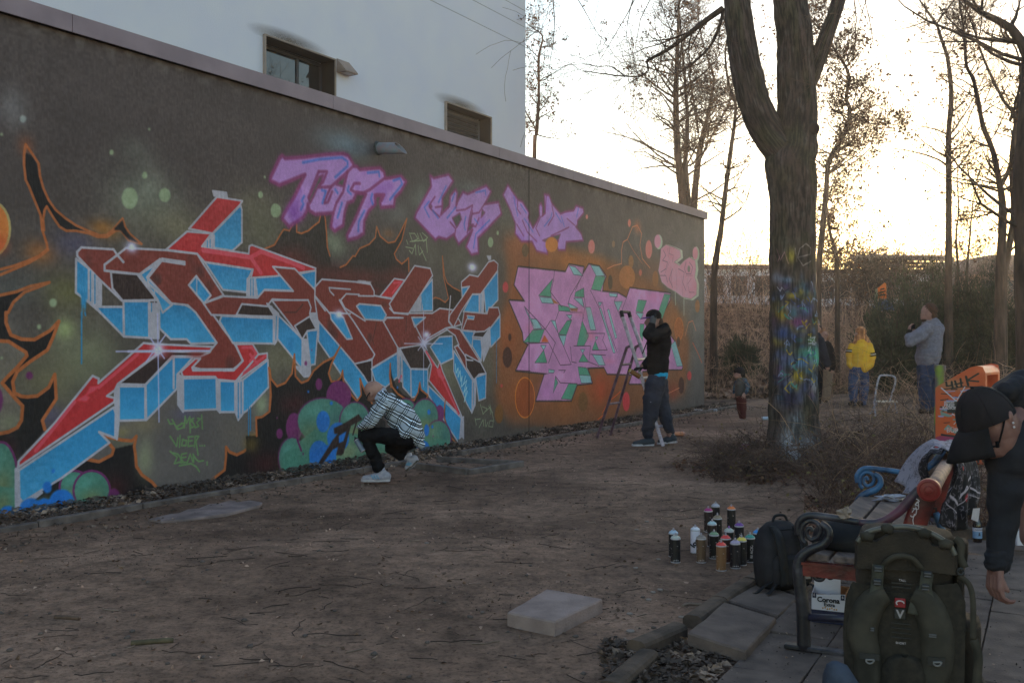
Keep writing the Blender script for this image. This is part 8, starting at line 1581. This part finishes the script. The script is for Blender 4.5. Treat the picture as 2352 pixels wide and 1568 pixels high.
sk = [('e', j(570, 450), (.085, .08, .115)), ('c', j(575, 500), .05, j(585, 560), .055), ('c', j(528, 455), .012, j(516, 470), .014)]+pr((j(585, 640), 80), (j(575, 870), 78))+pr((j(480, 610, .03), 34), (j(455, 720, .03), 30), (j(470, 860, .02), 24))+pr((j(695, 610, -.05), 34), (j(725, 750, -.06), 30), (j(620, 870, -.14), 24))+pr((j(620, 900), 60), (j(620, 1060), 44), (j(612, 1250), 32))+pr((j(520, 900), 60), (j(500, 1060), 44), (j(500, 1250), 32))
w2 = person(sk, M_skin2, 'woman with long fair hair in mustard yellow sweater and blue jeans, hands in pockets', (j(570, 1260).x, Y, .1), vox=.01)
M_yel = mat('mustard_knit', alb(196, 150, 48), alb(172, 128, 42), 5, .95, .5, 90, bdist=.004)
blob('sweater', [('c', j(585, 570), 78*S, j(585, 640), 108*S), ('c', j(585, 640), 108*S, j(580, 780), 106*S), ('c', j(580, 780), 106*S, j(570, 815), 100*S)]+pr((j(485, 600, .02), 44), (j(462, 700, .03), 44), (j(460, 800, .02), 38), (j(480, 830, -.03), 32))+pr((j(685, 600, -.05), 50), (j(715, 720, -.06), 50), (j(700, 800, -.12), 48), (j(635, 858, -.17), 44)), M_yel, w2, .011, 3, fold=.016, fs=.1)
def band(pts, r, c, par):
    q = MB(); q.tube(pts, r, 12, cap=False); return obj('sleeve_stripe', q, c, par)
for k, c in enumerate((M_blk, col('cream_stripe', 160, 156, 144), M_blk)):
    band([j(711, 668+14*k, -.06), j(713, 681+14*k, -.06)], .092, c, w2); band([j(462, 628+13*k, .02), j(461, 640+13*k, .02)], .08, c, w2)
M_jean = mat('blue_denim', alb(60, 76, 104), alb(38, 48, 72), 6, .9, .3, 80, c3=alb(48, 62, 90))
blob('jeans', pr((j(570, 880), 108), (j(625, 960), 66), (j(625, 1080), 58), (j(615, 1240), 46))+pr((j(560, 880), 104), (j(510, 960), 66), (j(500, 1080), 58), (j(500, 1240), 46)), M_jean, w2, .012, 3, fold=.012); blob('shoe', pr((j(600, 1250), 34), (j(570, 1258, -.1), 28)), M_blk, w2, .012, 2); blob('shoe', pr((j(500, 1250), 34), (j(470, 1258, -.1), 28)), M_blk, w2, .012, 2)
M_hair2 = mat('fair_hair', alb(172, 128, 84), alb(104, 70, 46), 26, .55, .4, 60, stretch=(1, 1, .12), c3=alb(140, 98, 64)); blob('hair', [('e', j(590, 430), (.112, .105, .125)), ('c', j(600, 470), .095, j(650, 540), .085), ('c', j(650, 540), .085, j(710, 600), .045), ('c', j(700, 590), .045, j(745, 650), .018), ('c', j(560, 490, -.03), .07, j(520, 550, -.05), .035), ('c', j(520, 545), .03, j(485, 570), .015)], M_hair2, w2, .009, 3, fold=.02, fs=.04)
# ---- man in grey hoodie taking a picture
Y = 14.5; j = JJ('W', Y); S = ZONES['W'][2]/Q/F*Y
sk = [('e', j(1372, 200), (.098, .09, .122)), ('e', j(1325, 260), (.05, .06, .06)), ('c', j(1385, 250), .06, j(1400, 330), .07), ('c', j(1300, 205), .012, j(1292, 228), .015), ('e', j(1318, 222, -.088), (.018, .012, .03))]+pr((j(1390, 480), 85), (j(1370, 780), 70))+pr((j(1320, 400, -.12), 45), (j(1165, 540, -.15), 38), (j(1150, 430, -.1), 28))+pr((j(1500, 410, .15), 45), (j(1400, 560, .3), 38), (j(1210, 420, .12), 26))+pr((j(1340, 880, -.03), 54), (j(1320, 1050, -.05), 54), (j(1340, 1330, -.05), 38))+pr((j(1400, 880, .06), 54), (j(1410, 1050, .08), 54), (j(1420, 1330, .08), 38))
sk += hand(None, j(1150, 425, -.1), (.2, .2, 1), (0, 1, 0), None, .17, None, .7, flexdir=(1, 0, 0), thumb=-1)+hand(None, j(1200, 440, .08), (.1, 0, 1), (0, 1, 0), None, .15, None, .7, flexdir=(-1, 0, 0))
gm_ = person(sk, M_skin, 'man in grey hooded sweatshirt and jeans holding up a phone', (j(1370, 1340).x, Y, .15), vox=.009)
M_gh = mat('grey_marl', alb(98, 101, 112), alb(84, 87, 96), 30, .95, .4, 110, bdist=.003, detail=10)
blob('hoodie', [('c', j(1430, 400), 118*S, j(1400, 520), 135*S), ('c', j(1400, 520), 135*S, j(1370, 690), 142*S), ('c', j(1370, 690), 140*S, j(1365, 735), 138*S)]+pr((j(1360, 400, -.1), 80), (j(1250, 480, -.16), 84), (j(1165, 545, -.18), 66), (j(1150, 480, -.14), 50))+pr((j(1490, 400, .1), 72), (j(1420, 540, .25), 66))+pr((j(1340, 330), 44), (j(1430, 320), 70), (j(1480, 370), 50)), M_gh, gm_, .010, 3, fold=.02, fs=.11)
blob('cuff', pr((j(1150, 450, -.12), 36), (j(1155, 425, -.11), 34)), M_blk, gm_, .008, 2); blob('waistband', [('c', j(1365, 795), 118*S, j(1365, 810), 116*S)], M_blk, gm_, .01, 2)
blob('hair', [('e', j(1392, 178), (.108, .098, .112)), ('e', j(1410, 220, 0), (.075, .09, .09))], mat('short_dark_hair', alb(70, 48, 34), alb(40, 28, 22), 40, .8, .5, 120), gm_, .008, 1, fold=.008, fs=.015); blob('beard', [('e', j(1322, 285), (.04, .055, .045))], col('beard', 52, 36, 28), gm_, .008, 2)
blob('jeans', pr((j(1365, 840), 122), (j(1330, 960, -.05), 86), (j(1330, 1120, -.05), 74), (j(1340, 1310, -.05), 60))+pr((j(1385, 840), 110), (j(1415, 960, .08), 82), (j(1420, 1310, .08), 60)), mat('dark_denim', alb(48, 58, 80), alb(32, 38, 54), 6, .9, .3, 80), gm_, .012, 3, fold=.014); blob('shoe', pr((j(1350, 1330, -.05), 44), (j(1290, 1345, -.08), 34)), M_blk, gm_, .012, 2); blob('shoe', pr((j(1425, 1330, .08), 44), (j(1370, 1345, .05), 34)), M_blk, gm_, .012, 2)
q = MB(); q.box(j(1185, 365, .0), (.012, .15, .075), Rz(.1), bev=.003); tag(obj('phone', q, M_blk, origin=j(1185, 365)), 'dark phone held up in both hands by the man in the grey hoodie', 'phone')
# ---- man bending in the foreground at the right edge
Y = 2.95; j = JJ('N', Y); S = ZONES['N'][2]/Q/F*Y; jb = JJ('B', Y)
hd = j(1230, 900); fwd = Vector((-.62, -.10, -.78)); 
SB = ZONES['B'][2]/Q/F*Y
HW = jb(1412, 815)
sk = [('e', hd, (.068, .071, .080), Ry(-.5)), ('e', j(1290, 1060), (.050, .062, .062)), ('e', j(1200, 1200), (.042, .050, .034)), ('c', j(1180, 1190), .018, j(1105, 1262), .014), ('e', j(1130, 1285), (.012, .02, .008)), ('c', j(1400, 1000, .02), .06, j(1560, 900, .06), .068), ('e', j(1250, 1260), (.035, .045, .02))]
sk += [('e', j(1432, 800, -.066), (.010, .010, .018)), ('e', j(1440, 850, -.064), (.006, .008, .012))]
sk += [('c', jb(1560, 20, .05), .055, jb(1480, 380, .0), .036), ('c', jb(1480, 380, .0), .036, HW, .026), ('c', Vector((1.60, 3.05, 1.22)), .12, Vector((1.95, 3.25, 1.0)), .13), ('c', Vector((1.95, 3.2, .92)), .09, Vector((1.80, 3.0, .50)), .06), ('c', Vector((1.80, 3.0, .50)), .055, Vector((1.98, 3.12, .06)), .035), ('c', Vector((2.05, 3.35, .92)), .09, Vector((2.0, 3.3, .48)), .06), ('c', Vector((2.0, 3.3, .48)), .055, Vector((2.2, 3.4, .06)), .035), ('c', Vector((1.75, 3.35, 1.2)), .05, Vector((1.72, 3.3, .8)), .035)]
sk += hand(None, HW, (-.12, -.1, -1), (-.15, .97, 0), None, .142, None, .72, flexdir=(1, -.15, .1), thumb=.45, spread=.02)
fg = person(sk, mat('skin_near', alb(104, 80, 73), alb(86, 64, 60), 18, .55, .15, 140, spec=.35), 'man in black cap and dark jacket bending down at the right edge', (2.0, 3.15, 0), vox=.0042)
M_cap = mat('black_cotton_cap', alb(28, 28, 31), alb(19, 19, 21), 10, .85, .3, 300, bdist=.001, spec=.15)
cc = j(1085, 735); capM = Ry(math.radians(-24))
q = MB(); nU, nV = 40, 14
for i in range(nV+1):
    a = math.pi/2*i/nV
    for k in range(nU): w = 2*math.pi*k/nU; q.v.append(tuple(cc+capM @ Vector((.084*math.cos(w)*math.cos(a), .080*math.sin(w)*math.cos(a), -.030+.105*math.sin(a)**.95 if a > 0 else -.030))))
q.f = [(i*nU+k, i*nU+(k+1) % nU, (i+1)*nU+(k+1) % nU, (i+1)*nU+k) for i in range(nV) for k in range(nU)]
crown = obj('cap_crown', q, M_cap, fg, smooth=True)
q = MB()
for k in range(3):
    w = math.pi*k/3+.3; q.tube([cc+capM @ Vector((.0848*math.cos(w)*math.cos(a), .0808*math.sin(w)*math.cos(a), -.030+.1055*max(0, math.sin(a))**.95)) for a in [math.pi*t/16 for t in range(17)]], .0009, 4)
q.ball(cc+capM @ Vector((0, 0, .077)), (.007, .007, .004)); obj('cap_seam', q, M_cap, crown)
q = MB(); K = 14; o = 0                                        # brim
for i in range(8):
    t_ = i/7
    for k in range(K+1):
        a = -1.15+2.3*k/K; ex = .078*t_*math.cos(a*.8); q.v.append(tuple(cc+capM @ Vector((-(.081+ex)*math.cos(a), (.079+ex*.25)*math.sin(a), -.028-.040*t_*t_-.030*t_-.018*math.cos(a*1.3)*0+.012*(a*a)*-t_))))
q.f = [(i*(K+1)+k, i*(K+1)+k+1, (i+1)*(K+1)+k+1, (i+1)*(K+1)+k) for i in range(7) for k in range(K)]
br = obj('cap_brim', q, M_cap, crown, smooth=True); md = br.modifiers.new('s', 'SOLIDIFY'); md.thickness = .004
M_jkt = mat('dark_jacket', alb(30, 33, 40), alb(19, 20, 25), 6, .85, .4, 160, bdist=.002, c3=alb(24, 26, 32))
blob('jacket', [('c', j(1620, 640, .10), .085, j(1680, 980, .12), .15), ('c', Vector((1.62, 3.08, 1.20)), .165, Vector((1.95, 3.25, 1.02)), .19), ('c', j(1530, 470, .06), .045, j(1640, 470, .10), .07), ('c', j(1480, 560, .07), .045, j(1560, 760, .08), .07), ('c', j(1540, 1080, .02), .075, jb(1530, 120, .02), .085)]+[('c', jb(1520, 60, .03), 115*SB, jb(1480, 330, .0), 108*SB), ('c', jb(1480, 330, 0), 108*SB, jb(1450, 560, 0), 95*SB), ('c', jb(1450, 560, 0), 95*SB, jb(1432, 740, 0), 82*SB)], M_jkt, fg, .007, 4, fold=.012, fs=.085)
blob('hood', [('c', j(1380, 470, .03), .030, j(1520, 420, .06), .040), ('c', j(1520, 420, .06), .04, j(1640, 520, .08), .05), ('c', j(1400, 500, .05), .03, j(1500, 640, .07), .04)], M_jkt, fg, .006, 3, fold=.008, fs=.03)
blob('cuff', [('c', jb(1432, 745), 84*SB, jb(1425, 790), 84*SB)], M_jkt, fg, .005, 2, fold=.006, fs=.02)
blob('trousers', [('c', Vector((1.97, 3.2, .95)), .14, Vector((1.80, 3.0, .50)), .095), ('c', Vector((1.80, 3.0, .50)), .09, Vector((1.97, 3.12, .12)), .07), ('c', Vector((2.07, 3.35, .95)), .14, Vector((2.0, 3.3, .48)), .095), ('c', Vector((2.0, 3.3, .48)), .09, Vector((2.19, 3.4, .12)), .07)], M_blk, fg, .014, 3)
blob('shoe', [('c', Vector((1.97, 3.12, .05)), .05, Vector((1.82, 3.02, .04)), .04)], M_blk, fg, .012, 2); blob('shoe', [('c', Vector((2.2, 3.4, .05)), .05, Vector((2.05, 3.3, .04)), .04)], M_blk, fg, .012, 2)
q = MB(); q.tube(smooth_path([j(1365, 850, -.072), j(1330, 1010, -.074), j(1275, 1170, -.068), j(1180, 1195, -.06), j(1085, 1195, -.035)], 4), .0030, 6); q.tube([j(1270, 1130, -.07), j(1275, 1200, -.066)], .006, 6); obj('glasses', q, M_blk, fg)
q = MB()
for x, y in ((1478, 885), (1490, 940)): q.ball(j(x, y, -.072), .0035, nu=8, nv=6)
obj('earring', q, M_nick, fg)
